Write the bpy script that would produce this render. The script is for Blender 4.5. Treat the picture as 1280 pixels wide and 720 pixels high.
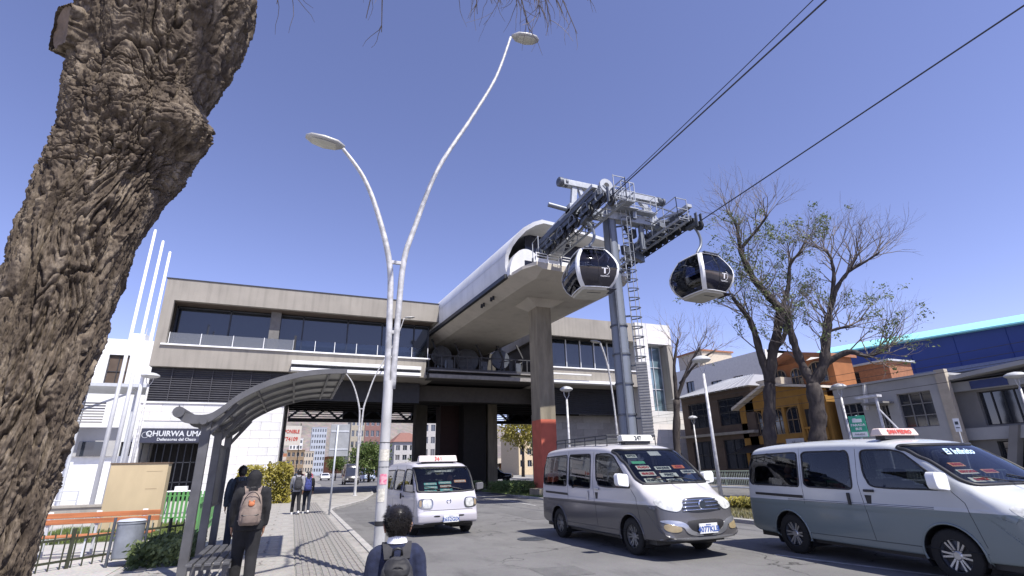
import bpy, math, random
import numpy as np
from mathutils import Vector, Matrix
from mathutils.bvhtree import BVHTree
from math import sin, cos, pi, radians, tan, sqrt, atan2, hypot

for o in list(bpy.data.objects):
    bpy.data.objects.remove(o)
SC = bpy.context.scene
COL = SC.collection
rnd = random.Random(7)

# ---------------------------------------------------------------- camera
TH, AZ, ROLL, FPX = radians(19.4), radians(22.5), radians(1.27), 638.0
F_ = Vector((sin(AZ) * cos(TH), cos(AZ) * cos(TH), sin(TH)))
R0 = Vector((cos(AZ), -sin(AZ), 0))
U0 = R0.cross(F_)
R_ = R0 * cos(ROLL) - U0 * sin(ROLL)
U_ = U0 * cos(ROLL) + R0 * sin(ROLL)
cam = bpy.data.cameras.new('camera')
cam.sensor_width = 36
cam.lens = FPX / 1280 * 36
cam.clip_start = 0.05
cam.clip_end = 6000
camo = bpy.data.objects.new('camera', cam)
COL.objects.link(camo)
camo.matrix_world = Matrix(((R_.x, U_.x, -F_.x, 0), (R_.y, U_.y, -F_.y, 0), (R_.z, U_.z, -F_.z, 1.65), (0, 0, 0, 1)))
SC.camera = camo

# ---------------------------------------------------------------- sky, sun, exposure
SUN_TO = Vector((0.24, -0.62, 1.0)).normalized()          # towards the sun: high, behind and a little right
SUN_EL = math.asin(SUN_TO.z)
SUN_AZ = atan2(SUN_TO.x, SUN_TO.y)                        # from +Y towards +X
w = bpy.data.worlds.new('World')
SC.world = w
w.use_nodes = True
nt = w.node_tree
nt.nodes.clear()
sky = nt.nodes.new('ShaderNodeTexSky')
sky.sky_type = 'NISHITA'
sky.sun_disc = False
sky.sun_elevation = SUN_EL
sky.sun_rotation = SUN_AZ
sky.altitude = 2500
sky.air_density = 1.0
sky.dust_density = 1.0
sky.ozone_density = 2.0
tint = nt.nodes.new('ShaderNodeMix'); tint.data_type = 'RGBA'; tint.blend_type = 'MULTIPLY'
tint.inputs[0].default_value = 1.0
tint.inputs[7].default_value = (1.34, 1.05, 1.20, 1)
bg = nt.nodes.new('ShaderNodeBackground')
bg.inputs[1].default_value = 0.13
wo = nt.nodes.new('ShaderNodeOutputWorld')
nt.links.new(sky.outputs[0], tint.inputs[6])
nt.links.new(tint.outputs[2], bg.inputs[0])
nt.links.new(bg.outputs[0], wo.inputs[0])
sl = bpy.data.lights.new('sun', 'SUN')
sl.energy = 5.0
sl.angle = radians(0.5)
sl.color = (1.0, 0.95, 0.87)
so = bpy.data.objects.new('sun', sl)
so.rotation_euler = (-SUN_TO).to_track_quat('-Z', 'Y').to_euler()
COL.objects.link(so)
SC.view_settings.view_transform = 'Standard'
SC.view_settings.look = 'None'
SC.view_settings.exposure = 0.6
SC.view_settings.gamma = 1.0

# ---------------------------------------------------------------- materials
MATS = {}
def M(name, col, rough=0.6, metal=0.0, var=0.12, scale=4.0, bump=0.0, bscale=60.0, spec=0.5, col2=None, detail=4.0, stretch=None, alpha=None, coat=0.0, emit=0.0):
    if name in MATS: return MATS[name]
    m = bpy.data.materials.new(name); m.use_nodes = True
    n = m.node_tree; N = n.nodes; L = n.links
    b = N['Principled BSDF']
    b.inputs['Roughness'].default_value = rough
    b.inputs['Metallic'].default_value = metal
    b.inputs['Specular IOR Level'].default_value = spec
    b.inputs['Coat Weight'].default_value = coat
    tc = N.new('ShaderNodeTexCoord')
    mp = N.new('ShaderNodeMapping')
    if stretch: mp.inputs['Scale'].default_value = stretch
    L.new(tc.outputs['Object'], mp.inputs[0])
    if var > 0 or col2:
        nz = N.new('ShaderNodeTexNoise'); nz.inputs['Scale'].default_value = scale; nz.inputs['Detail'].default_value = detail
        L.new(mp.outputs[0], nz.inputs['Vector'])
        rp = N.new('ShaderNodeValToRGB')
        c = np.array(col)
        lo = c * (1 - var); hi = np.minimum(c * (1 + var), 1.0)
        if col2: lo = np.array(col); hi = np.array(col2)
        rp.color_ramp.elements[0].position = 0.33; rp.color_ramp.elements[1].position = 0.67
        rp.color_ramp.elements[0].color = (*lo, 1); rp.color_ramp.elements[1].color = (*hi, 1)
        L.new(nz.outputs['Fac'], rp.inputs[0]); L.new(rp.outputs[0], b.inputs['Base Color'])
    else:
        b.inputs['Base Color'].default_value = (*col, 1)
    if bump > 0:
        n2 = N.new('ShaderNodeTexNoise'); n2.inputs['Scale'].default_value = bscale; n2.inputs['Detail'].default_value = 3
        L.new(mp.outputs[0], n2.inputs['Vector'])
        bp = N.new('ShaderNodeBump'); bp.inputs['Strength'].default_value = bump; bp.inputs['Distance'].default_value = 0.02
        L.new(n2.outputs['Fac'], bp.inputs['Height']); L.new(bp.outputs[0], b.inputs['Normal'])
    if alpha is not None:
        b.inputs['Alpha'].default_value = alpha
    if emit: b.inputs['Emission Strength'].default_value = emit
    MATS[name] = m
    return m

def tinted_glass(name, col, alpha, rough=0.04):
    m = bpy.data.materials.new(name); m.use_nodes = True
    n = m.node_tree; N = n.nodes; L = n.links
    N.clear()
    out = N.new('ShaderNodeOutputMaterial'); mx = N.new('ShaderNodeMixShader')
    tr = N.new('ShaderNodeBsdfTransparent'); tr.inputs[0].default_value = (*[alpha * c for c in col], 1)
    gl = N.new('ShaderNodeBsdfGlossy'); gl.inputs['Roughness'].default_value = rough; gl.inputs[0].default_value = (0.9, 0.93, 1, 1)
    fr = N.new('ShaderNodeFresnel'); fr.inputs[0].default_value = 1.5
    L.new(fr.outputs[0], mx.inputs[0]); L.new(tr.outputs[0], mx.inputs[1]); L.new(gl.outputs[0], mx.inputs[2]); L.new(mx.outputs[0], out.inputs[0])
    MATS[name] = m
    return m

# ---------------------------------------------------------------- mesh builder
def rotz(a): return Matrix.Rotation(a, 3, 'Z')
class MB:
    def __init__(s): s.v = []; s.f = []; s.m = []
    def add(s, vs, fs, mi=0):
        k = len(s.v); s.v.extend(vs)
        for f in fs: s.f.append([i + k for i in f]); s.m.append(mi)
        return s
    def box(s, x0, x1, y0, y1, z0, z1, mi=0):
        vs = [(x, y, z) for z in (z0, z1) for y in (y0, y1) for x in (x0, x1)]
        return s.add(vs, [(0, 2, 3, 1), (4, 5, 7, 6), (0, 1, 5, 4), (2, 6, 7, 3), (0, 4, 6, 2), (1, 3, 7, 5)], mi)
    def obox(s, c, sz, R=None, mi=0):
        R = R or Matrix.Identity(3); c = Vector(c)
        vs = [tuple(c + R @ Vector((x * sz[0] / 2, y * sz[1] / 2, z * sz[2] / 2))) for z in (-1, 1) for y in (-1, 1) for x in (-1, 1)]
        return s.add(vs, [(0, 2, 3, 1), (4, 5, 7, 6), (0, 1, 5, 4), (2, 6, 7, 3), (0, 4, 6, 2), (1, 3, 7, 5)], mi)
    def beam(s, a, b, wd, ht, mi=0, up=(0, 0, 1)):
        a = Vector(a); b = Vector(b); d = (b - a); l = d.length; d.normalize()
        u = Vector(up)
        if abs(d.dot(u)) > 0.98: u = Vector((0, 1, 0))
        sx = d.cross(u).normalized(); sz = sx.cross(d).normalized()
        R = Matrix((sx, d, sz)).transposed()
        return s.obox((a + b) / 2, (wd, l, ht), R, mi)
    def rings(s, rs, cap0=True, cap1=True, closed=True, mi=0):
        n = len(rs[0]); vs = [tuple(p) for r in rs for p in r]; fs = []
        for i in range(len(rs) - 1):
            for j in range(n if closed else n - 1):
                a = i * n + j; b = i * n + (j + 1) % n
                fs.append((a, b, b + n, a + n))
        if cap0: fs.append(tuple(range(n))[::-1])
        if cap1: fs.append(tuple(range((len(rs) - 1) * n, len(rs) * n)))
        return s.add(vs, fs, mi)
    def tube(s, pts, r, n=8, cap=True, mi=0):
        pts = [Vector(p) for p in pts]
        if not hasattr(r, '__len__'): r = [r] * len(pts)
        prev = None; rs = []
        for i, p in enumerate(pts):
            d = (pts[min(i + 1, len(pts) - 1)] - pts[max(i - 1, 0)]).normalized()
            if prev is None:
                u = Vector((0, 0, 1)) if abs(d.z) < 0.9 else Vector((1, 0, 0))
                prev = d.cross(u).normalized()
            a = (prev - d * prev.dot(d))
            a = a.normalized() if a.length > 1e-6 else d.orthogonal().normalized()
            b = d.cross(a); prev = a
            rs.append([p + (a * cos(2 * pi * k / n) + b * sin(2 * pi * k / n)) * r[i] for k in range(n)])
        return s.rings(rs, cap, cap, True, mi)
    def lathe(s, prof, c=(0, 0, 0), n=16, axis='Z', mi=0, cap=True):
        rs = []
        for (r, h) in prof:
            ring = []
            for k in range(n):
                a = 2 * pi * k / n
                p = (r * cos(a), r * sin(a), h)
                if axis == 'X': p = (p[2], p[0], p[1])
                if axis == 'Y': p = (p[1], p[2], p[0])
                ring.append((p[0] + c[0], p[1] + c[1], p[2] + c[2]))
            rs.append(ring)
        return s.rings(rs, cap, cap, True, mi)
    def prism(s, poly, a0, a1, axis='X', mi=0):
        def P(u, v, a): return {'X': (a, u, v), 'Y': (u, a, v), 'Z': (u, v, a)}[axis]
        return s.rings([[P(u, v, a0) for u, v in poly], [P(u, v, a1) for u, v in poly]], True, True, True, mi)
    def quad(s, a, b, c, d, mi=0): return s.add([tuple(a), tuple(b), tuple(c), tuple(d)], [(0, 1, 2, 3)], mi)
    def ell(s, c, r, nu=14, nv=9, mi=0):
        rs = []
        for i in range(nv + 1):
            t = pi * (i / nv); t = min(max(t, 0.02), pi - 0.02)
            rs.append([(c[0] + r[0] * sin(t) * cos(2 * pi * k / nu), c[1] + r[1] * sin(t) * sin(2 * pi * k / nu), c[2] - r[2] * cos(t)) for k in range(nu)])
        return s.rings(rs, True, True, True, mi)
    def build(s, name, mat, parent=None, smooth=False, bevel=0, loc=None, kind=None, fix=True, seg=2):
        me = bpy.data.meshes.new(name)
        me.from_pydata([tuple(p) for p in s.v], [], s.f)
        mats = mat if isinstance(mat, (list, tuple)) else [mat]
        for m in mats: me.materials.append(m)
        if len(mats) > 1: me.polygons.foreach_set('material_index', s.m)
        if smooth is not False:
            me.polygons.foreach_set('use_smooth', [True] * len(me.polygons))
        if fix:
            import bmesh
            bm = bmesh.new(); bm.from_mesh(me); bmesh.ops.recalc_face_normals(bm, faces=bm.faces[:]); bm.to_mesh(me); bm.free()
        if smooth is not False and smooth is not True:
            me.set_sharp_from_angle(angle=radians(smooth))
        me.update()
        o = bpy.data.objects.new(name, me); COL.objects.link(o)
        if bevel:
            b = o.modifiers.new('bevel', 'BEVEL'); b.width = bevel; b.segments = seg; b.limit_method = 'ANGLE'; b.angle_limit = radians(40)
            me.polygons.foreach_set('use_smooth', [True] * len(me.polygons))
            me.set_sharp_from_angle(angle=radians(40))
            b.harden_normals = True
        if parent is not None: o.parent = parent
        if loc is not None: o.location = loc
        if kind: o['kind'] = kind
        return o

def tag(o, label=None, cat=None, group=None, kind=None):
    if label: o['label'] = label
    if cat: o['category'] = cat
    if group: o['group'] = group
    if kind: o['kind'] = kind
    return o
def thing(name, label, cat, loc=(0, 0, 0), rz=0, group=None):
    o = bpy.data.objects.new(name, None); COL.objects.link(o)
    o.empty_display_size = 0.2
    o.location = loc; o.rotation_euler = (0, 0, rz)
    return tag(o, label, cat, group)
def copy_tree(o, parent=None):
    c = o.copy(); COL.objects.link(c)
    if parent is not None: c.parent = parent
    for ch in [x for x in o.children]: copy_tree(ch, c)
    return c
def clone(o, label, loc, rz=None, group=None):
    c = copy_tree(o); c['label'] = label; c.location = loc
    if rz is not None: c.rotation_euler = (0, 0, rz)
    if group: c['group'] = group
    return c
def inst(o, parent=None, loc=None):
    c = o.copy(); COL.objects.link(c)
    if parent is not None: c.parent = parent
    if loc is not None: c.location = loc
    return c
def text(name, s, size, mat, parent, loc, rot, align='CENTER', ext=0.002, sx=1.0, bold=0.0, shear=0.0):
    cu = bpy.data.curves.new(name, 'FONT'); cu.body = s; cu.size = size; cu.align_x = align; cu.align_y = 'CENTER'
    cu.extrude = ext; cu.offset = bold; cu.resolution_u = 2; cu.shear = shear
    t = bpy.data.objects.new('tmp', cu)
    me = bpy.data.meshes.new_from_object(t)
    bpy.data.objects.remove(t)
    me.materials.clear(); me.materials.append(mat); me.name = name
    o = bpy.data.objects.new(name, me); COL.objects.link(o)
    o.parent = parent; o.location = loc; o.rotation_euler = rot; o.scale = (sx, 1, 1)
    return o
def smoothpath(pts, n=6):
    P = [Vector(p) for p in pts]; out = []
    for i in range(len(P) - 1):
        a = P[max(i - 1, 0)]; b = P[i]; c = P[i + 1]; d = P[min(i + 2, len(P) - 1)]
        for k in range(n):
            t = k / n
            out.append(0.5 * ((2 * b) + (c - a) * t + (2 * a - 5 * b + 4 * c - d) * t * t + (3 * b - a - 3 * c + d) * t ** 3))
    out.append(P[-1]); return out

# value noise on numpy arrays, for bark and terrain
def _h(i, j, k):
    n = (i * 374761393 + j * 668265263 + k * 2147483647 + 1274126177) & 0xffffffff
    n = ((n ^ (n >> 13)) * 1274126177) & 0xffffffff
    return ((n ^ (n >> 16)) & 0xffff) / 65535.0
def vnoise(x, y, z):
    xi = np.floor(x).astype(np.int64); yi = np.floor(y).astype(np.int64); zi = np.floor(z).astype(np.int64)
    fx = x - xi; fy = y - yi; fz = z - zi
    fx = fx * fx * (3 - 2 * fx); fy = fy * fy * (3 - 2 * fy); fz = fz * fz * (3 - 2 * fz)
    r = 0
    for a in (0, 1):
        for b in (0, 1):
            for c in (0, 1):
                r = r + _h(xi + a, yi + b, zi + c) * (fx if a else 1 - fx) * (fy if b else 1 - fy) * (fz if c else 1 - fz)
    return r

def weathered(name, col, rough=.85, streak=.35, scale=1.0, bump=.15):
    """painted or bare wall with rain streaks, blotches and fine grain"""
    m = bpy.data.materials.new(name); m.use_nodes = True
    N = m.node_tree.nodes; L = m.node_tree.links; b = N['Principled BSDF']; b.inputs['Roughness'].default_value = rough
    tc = N.new('ShaderNodeTexCoord'); mp = N.new('ShaderNodeMapping'); mp.inputs['Scale'].default_value = (3 * scale, 3 * scale, .22 * scale); L.new(tc.outputs['Object'], mp.inputs[0])
    a = N.new('ShaderNodeTexNoise'); a.inputs['Scale'].default_value = 1.0; a.inputs['Detail'].default_value = 7; L.new(mp.outputs[0], a.inputs['Vector'])
    c = N.new('ShaderNodeTexNoise'); c.inputs['Scale'].default_value = .55 * scale; c.inputs['Detail'].default_value = 6; L.new(tc.outputs['Object'], c.inputs['Vector'])
    f = N.new('ShaderNodeTexNoise'); f.inputs['Scale'].default_value = 18; f.inputs['Detail'].default_value = 3; L.new(tc.outputs['Object'], f.inputs['Vector'])
    r1 = N.new('ShaderNodeMapRange'); r1.inputs[1].default_value = .48; r1.inputs[2].default_value = .75; r1.inputs[3].default_value = 0; r1.inputs[4].default_value = streak; L.new(a.outputs['Fac'], r1.inputs[0])
    r2 = N.new('ShaderNodeMapRange'); r2.inputs[1].default_value = .3; r2.inputs[2].default_value = .7; r2.inputs[3].default_value = .86; r2.inputs[4].default_value = 1.08; L.new(c.outputs['Fac'], r2.inputs[0])
    r3 = N.new('ShaderNodeMapRange'); r3.inputs[1].default_value = .3; r3.inputs[2].default_value = .7; r3.inputs[3].default_value = .94; r3.inputs[4].default_value = 1.05; L.new(f.outputs['Fac'], r3.inputs[0])
    mu = N.new('ShaderNodeMath'); mu.operation = 'MULTIPLY'; L.new(r2.outputs[0], mu.inputs[0]); L.new(r3.outputs[0], mu.inputs[1])
    mx = N.new('ShaderNodeMix'); mx.data_type = 'RGBA'; mx.inputs[6].default_value = (*col, 1); mx.inputs[7].default_value = (*[x * .45 for x in col], 1); L.new(r1.outputs[0], mx.inputs[0])
    hv = N.new('ShaderNodeHueSaturation'); L.new(mu.outputs[0], hv.inputs['Value']); L.new(mx.outputs[2], hv.inputs['Color']); L.new(hv.outputs[0], b.inputs['Base Color'])
    bp = N.new('ShaderNodeBump'); bp.inputs['Strength'].default_value = bump; bp.inputs['Distance'].default_value = .02; L.new(f.outputs['Fac'], bp.inputs['Height']); L.new(bp.outputs[0], b.inputs['Normal'])
    MATS[name] = m; return m

# common materials
WHITE = M('white_paint', (0.72, 0.73, 0.74), 0.45, var=0.05)
OFFWHITE = M('cream_wall_paint', (0.62, 0.61, 0.58), 0.8, var=0.08, bump=0.1)
CONC = weathered('smooth_concrete', (0.275, 0.255, 0.225), .85, .42)
CONC_RAW = M('board_marked_concrete', (0.20, 0.175, 0.13), 0.9, var=0.22, scale=2.5, bump=0.3, bscale=30, stretch=(1, 1, 0.25))
STONE = weathered('white_stone_cladding', (0.60, 0.60, 0.60), .6, .22, bump=.05)
DARKM = M('dark_painted_metal', (0.035, 0.038, 0.045), 0.5, metal=0.3, var=0.2)
BLACK = M('black_plastic', (0.015, 0.015, 0.017), 0.5, var=0.1)
RUBBER = M('tyre_rubber', (0.01, 0.01, 0.01), 0.85, var=0.2, scale=30)
STEEL = M('galvanised_steel', (0.42, 0.44, 0.46), 0.42, metal=0.75, var=0.12, scale=6)
STEELP = M('light_grey_steel_paint', (0.45, 0.47, 0.5), 0.5, metal=0.1, var=0.08)
GUN = M('dark_grey_machine_steel', (0.09, 0.10, 0.12), 0.5, metal=0.5, var=0.2)
ALU = M('aluminium', (0.6, 0.6, 0.62), 0.3, metal=0.9, var=0.05)
REDP = M('terracotta_red_paint', (0.42, 0.10, 0.06), 0.8, var=0.1, scale=2, bump=0.05)
GLASSD = M('dark_reflective_glass', (0.02, 0.025, 0.035), 0.06, var=0.0, spec=1.0)
ASPH = None
# ================================================================ GROUND
def ground_mat(name, c1, c2, scale, rough=0.9, bump=0.3, bs=120, cracks=0.0):
    m = bpy.data.materials.new(name); m.use_nodes = True
    n = m.node_tree; N = n.nodes; L = n.links; b = N['Principled BSDF']; b.inputs['Roughness'].default_value = rough
    tc = N.new('ShaderNodeTexCoord')
    a = N.new('ShaderNodeTexNoise'); a.inputs['Scale'].default_value = scale; a.inputs['Detail'].default_value = 6; a.inputs['Roughness'].default_value = 0.65
    L.new(tc.outputs['Object'], a.inputs['Vector'])
    r = N.new('ShaderNodeValToRGB'); r.color_ramp.elements[0].position = 0.3; r.color_ramp.elements[1].position = 0.72
    r.color_ramp.elements[0].color = (*c1, 1); r.color_ramp.elements[1].color = (*c2, 1)
    L.new(a.outputs['Fac'], r.inputs[0])
    last = r.outputs[0]
    f = N.new('ShaderNodeTexNoise'); f.inputs['Scale'].default_value = bs; f.inputs['Detail'].default_value = 3
    L.new(tc.outputs['Object'], f.inputs['Vector'])
    mx = N.new('ShaderNodeMix'); mx.data_type = 'RGBA'; mx.blend_type = 'OVERLAY'; mx.inputs[0].default_value = 0.55
    L.new(last, mx.inputs[6]); L.new(f.outputs['Color'], mx.inputs[7])
    hs = N.new('ShaderNodeHueSaturation'); hs.inputs['Saturation'].default_value = 0.55; L.new(mx.outputs[2], hs.inputs['Color'])
    if cracks:
        # dark wandering cracks and soft oily stains
        wn = N.new('ShaderNodeTexNoise'); wn.inputs['Scale'].default_value = 1.3; wn.inputs['Detail'].default_value = 5; L.new(tc.outputs['Object'], wn.inputs['Vector'])
        ad = N.new('ShaderNodeMix'); ad.data_type = 'RGBA'; ad.blend_type = 'LINEAR_LIGHT'; ad.inputs[0].default_value = .6; L.new(tc.outputs['Object'], ad.inputs[6]); L.new(wn.outputs['Color'], ad.inputs[7])
        vo = N.new('ShaderNodeTexVoronoi'); vo.feature = 'DISTANCE_TO_EDGE'; vo.inputs['Scale'].default_value = cracks; L.new(ad.outputs[2], vo.inputs['Vector'])
        cr = N.new('ShaderNodeMapRange'); cr.inputs[1].default_value = .004; cr.inputs[2].default_value = .016; cr.inputs[3].default_value = 1; cr.inputs[4].default_value = 0; L.new(vo.outputs['Distance'], cr.inputs[0])
        mk = N.new('ShaderNodeTexNoise'); mk.inputs['Scale'].default_value = .22; mk.inputs['Detail'].default_value = 3; L.new(tc.outputs['Object'], mk.inputs['Vector'])
        mr = N.new('ShaderNodeMapRange'); mr.inputs[1].default_value = .47; mr.inputs[2].default_value = .58; L.new(mk.outputs['Fac'], mr.inputs[0])
        mm_ = N.new('ShaderNodeMath'); mm_.operation = 'MULTIPLY'; L.new(cr.outputs[0], mm_.inputs[0]); L.new(mr.outputs[0], mm_.inputs[1])
        st_n = N.new('ShaderNodeTexNoise'); st_n.inputs['Scale'].default_value = .8; st_n.inputs['Detail'].default_value = 8; st_n.inputs['Roughness'].default_value = .7
        mpp = N.new('ShaderNodeMapping'); mpp.inputs['Scale'].default_value = (1.6, .45, 1); L.new(tc.outputs['Object'], mpp.inputs[0]); L.new(mpp.outputs[0], st_n.inputs['Vector'])
        sr = N.new('ShaderNodeMapRange'); sr.inputs[1].default_value = .52; sr.inputs[2].default_value = .72; sr.inputs[4].default_value = .62; L.new(st_n.outputs['Fac'], sr.inputs[0])
        mxx = N.new('ShaderNodeMath'); mxx.operation = 'MAXIMUM'; L.new(mm_.outputs[0], mxx.inputs[0]); L.new(sr.outputs[0], mxx.inputs[1])
        fm = N.new('ShaderNodeMix'); fm.data_type = 'RGBA'; L.new(mxx.outputs[0], fm.inputs[0]); L.new(hs.outputs[0], fm.inputs[6]); fm.inputs[7].default_value = (*[x * .42 for x in c1], 1); L.new(fm.outputs[2], b.inputs['Base Color'])
    else: L.new(hs.outputs[0], b.inputs['Base Color'])
    bp = N.new('ShaderNodeBump'); bp.inputs['Strength'].default_value = bump; bp.inputs['Distance'].default_value = 0.01
    L.new(f.outputs['Fac'], bp.inputs['Height']); L.new(bp.outputs[0], b.inputs['Normal'])
    MATS[name] = m; return m
ASPH = ground_mat('worn_asphalt', (0.105, 0.102, 0.104), (0.16, 0.156, 0.152), 0.55, bs=45, bump=0.5, cracks=.5)
PAVE = ground_mat('sidewalk_cement', (0.23, 0.21, 0.18), (0.34, 0.315, 0.28), 0.9, bs=30, cracks=.9)
TILEM = ground_mat('ribbed_tile_cement', (0.17, 0.155, 0.14), (0.27, 0.25, 0.22), 1.4, bs=30, cracks=1.2)
KERBM = ground_mat('kerb_stone', (0.26, 0.25, 0.23), (0.38, 0.36, 0.33), 1.5, bs=25)
PLAZA = ground_mat('plaza_cement', (0.30, 0.28, 0.25), (0.42, 0.39, 0.35), 0.6, bs=20)
DIRT = ground_mat('median_soil', (0.11, 0.10, 0.075), (0.20, 0.18, 0.14), 0.8, bs=14)
TURF = ground_mat('grass_soil', (0.05, 0.075, 0.02), (0.11, 0.13, 0.05), 1.2, bs=30)
EARTH = ground_mat('city_ground', (0.16, 0.15, 0.13), (0.25, 0.23, 0.20), 0.05, bs=2)

m = MB(); m.quad((-1500, -300, -0.02), (1500, -300, -0.02), (1500, 2500, -0.02), (-1500, 2500, -0.02))
m.build('ground', EARTH, kind='structure')

def sheet(name, poly, z, mat):
    mm = MB(); mm.add([(x, y, z) for x, y in poly], [tuple(range(len(poly)))]); return mm.build(name, mat, kind='structure')
# main carriageway: straight towards the bridge, bending right at the far side
sheet('road', [(1.5, -30), (12.2, -30), (12.2, 22), (12.6, 30), (14.5, 44), (19, 62), (30, 90), (60, 140), (150, 260),
               (140, 300), (22, 170), (4, 110), (4.0, 60), (3.2, 36), (1.5, 27)], 0.0, ASPH)
sheet('far_road', [(17, -30), (29, -30), (29, 60), (40, 120), (33, 120), (17, 60)], 0.004, ASPH)
sheet('side_street', [(3.0, 60), (14, 60), (22, 170), (30, 400), (14, 400), (8, 170)], -0.004, ASPH)

m = MB()   # slab of the near sidewalk with its widening corner
sw = [(-2.6, -10), (1.62, -10), (1.62, 25.5), (1.9, 27), (2.7, 29), (4.0, 33), (5.4, 40), (6.6, 50), (6.2, 56), (4, 62), (2, 75), (1.2, 120), (-3, 120), (-2.6, 44)]
m.prism(sw, -0.05, 0.08, 'Z')
sidewalk = m.build('sidewalk', PAVE, kind='structure')
# kerb stones, one by one
edge = [(1.62, -2), (1.62, 25.5), (1.9, 27), (2.7, 29), (4.0, 33), (5.4, 40), (6.6, 50)]
def kerb_run(parent, pts, step, wd=0.16, h=0.105, side=1, mat=None):
    cur = 0.0; segs = []
    for a, b in zip(pts[:-1], pts[1:]):
        a = Vector((*a, 0)); b = Vector((*b, 0)); l = (b - a).length; n = max(1, round(l / step)); d = (b - a) / n
        for i in range(n):
            p = a + d * i; q = a + d * (i + 1); g = (q - p).normalized() * 0.006
            segs.append((p + g, q - g))
    for p, q in segs:
        mm = MB(); nrm = Vector((q - p).normalized().cross(Vector((0, 0, 1)))) * wd / 2 * side
        c = (p + q) / 2 + nrm
        R = rotz(atan2((q - p).y, (q - p).x))
        mm.obox((0, 0, 0), ((q - p).length, wd, h + 0.03 + rnd.uniform(0, 0.006)), R)
        mm.build('kerb_stone', mat or KERBM, parent, bevel=0.012, loc=(c.x, c.y, (h - 0.03) / 2), seg=1)
kerb_run(sidewalk, edge, 1.0)
# ribbed guidance tiles: X 0.45..1.45, rows of 0.4 m
m = MB()
m.box(-0.196, 0.196, -0.196, 0.196, 0, 0.006)
for k in range(4):
    x = -0.147 + 0.098 * k
    m.prism([(x - 0.038, 0.004), (x - 0.026, 0.020), (x + 0.026, 0.020), (x + 0.038, 0.004)], -0.19, 0.19, 'Y')
proto = None
for j in range(75):
    for i in range(3):
        x = 0.42 + 0.4 * i; y = 2.2 + 0.4 * j
        if proto is None: proto = m.build('paving_tile', TILEM, sidewalk); o = proto
        else: o = inst(proto, sidewalk)
        o.location = (x + rnd.uniform(-.003, .003), y, 0.08 + rnd.uniform(0, 0.004)); 
# cement slabs of the walking strip, with open joints
m = MB(); m.box(-0.595, 0.595, -0.795, 0.795, 0, 0.012)
proto = None
for j in range(24):
    for i in range(2):
        if proto is None: proto = m.build('paving_slab', PAVE, sidewalk); o = proto
        else: o = inst(proto, sidewalk)
        o.location = (-0.385 - 1.2 * i, 2.4 + 1.6 * j, 0.08 + rnd.uniform(0, 0.003))
# plaza to the left of the shelter
m = MB(); m.prism([(-60, -10), (-2.606, -10), (-2.606, 44), (-60, 44)], -0.05, 0.075, 'Z')
plaza = m.build('plaza', PLAZA, kind='structure')
m = MB(); m.box(-0.99, 0.99, -0.99, 0.99, 0, 0.012)
proto = None
for j in range(16):
    for i in range(6):
        if proto is None: proto = m.build('paving_slab', PLAZA, plaza); o = proto
        else: o = inst(proto, plaza)
        o.location = (-3.7 - 2.0 * i, 8 + 2.0 * j, 0.075 + rnd.uniform(0, 0.004))
# worn white lane dashes
WLINE = ground_mat('worn_road_paint', (0.20, 0.20, 0.20), (0.50, 0.50, 0.48), 3.0, bs=20)
m = MB()
def strip(m, pts, wd, z):
    for a, b in zip(pts[:-1], pts[1:]):
        a = Vector((*a, z)); b = Vector((*b, z)); n = (b - a).normalized().cross(Vector((0, 0, 1))) * wd / 2
        m.quad(a - n, a + n, b + n, b - n)
strip(m, [(9.6, 3.0), (9.1, 5.6), (8.6, 8.1)], 0.1, 0.004)
strip(m, [(9.9, 17), (10.1, 20)], 0.1, 0.004)
strip(m, [(10.45, 23), (10.9, 28), (11.24, 33), (12.2, 38)], 0.1, 0.004)
m.build('lane_marking', WLINE, kind='structure')

# tar patches and a manhole cover on the carriageway
TAR = ground_mat('tar_patch', (0.085, 0.083, 0.085), (0.13, 0.127, 0.125), 2.0, bs=40)
for i_, pl_ in enumerate(([(3.9, 8.2), (4.7, 8.1), (4.8, 9.0), (4.0, 9.1)], [(2.3, 18), (4.2, 18.2), (4.0, 24.5), (2.2, 24)], [(7.6, 17), (8.9, 16.8), (9.1, 20.5), (7.8, 20.4)])):
    m = MB(); m.add([(x + rnd.uniform(-.05, .05), y + rnd.uniform(-.05, .05), 0.004) for x, y in pl_], [(0, 1, 2, 3)]); m.build('road_patch', TAR, kind='structure')
mh = MB(); mh.lathe([(.36, .0), (.36, .010), (.30, .010), (.295, .006), (.02, .006)], n=28)
mh = mh.build('cover_frame', GUN, loc=(5.6, 12.6, .002)); 
mt_ = MB(); [mt_.box(-.22 + k * .09, -.18 + k * .09, -.2, .2, .006, .012) for k in range(5)]; mt_.build('cover_rib', GUN, mh); mh.name = 'manhole_cover'
tag(mh, 'round cast iron manhole cover in the asphalt between the two front vans', 'manhole cover')

# median between the carriageways: kerb, soil, grass
m = MB(); m.prism([(12.36, -30), (16.8, -30), (16.8, 60), (18.5, 60), (14.7, 44), (12.8, 30), (12.36, 22)], -0.05, 0.10, 'Z')
median = m.build('median', DIRT, kind='structure')
kerb_run(median, [(12.2, -2), (12.2, 22), (12.64, 30), (14.5, 44), (16, 50)], 1.0, side=1)
m = MB(); m.prism([(29, -30), (33.0, -30), (33.0, 60), (42, 120), (40, 120), (29, 60)], -0.05, 0.12, 'Z')
m.build('far_pavement', PAVE, kind='structure')

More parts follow.
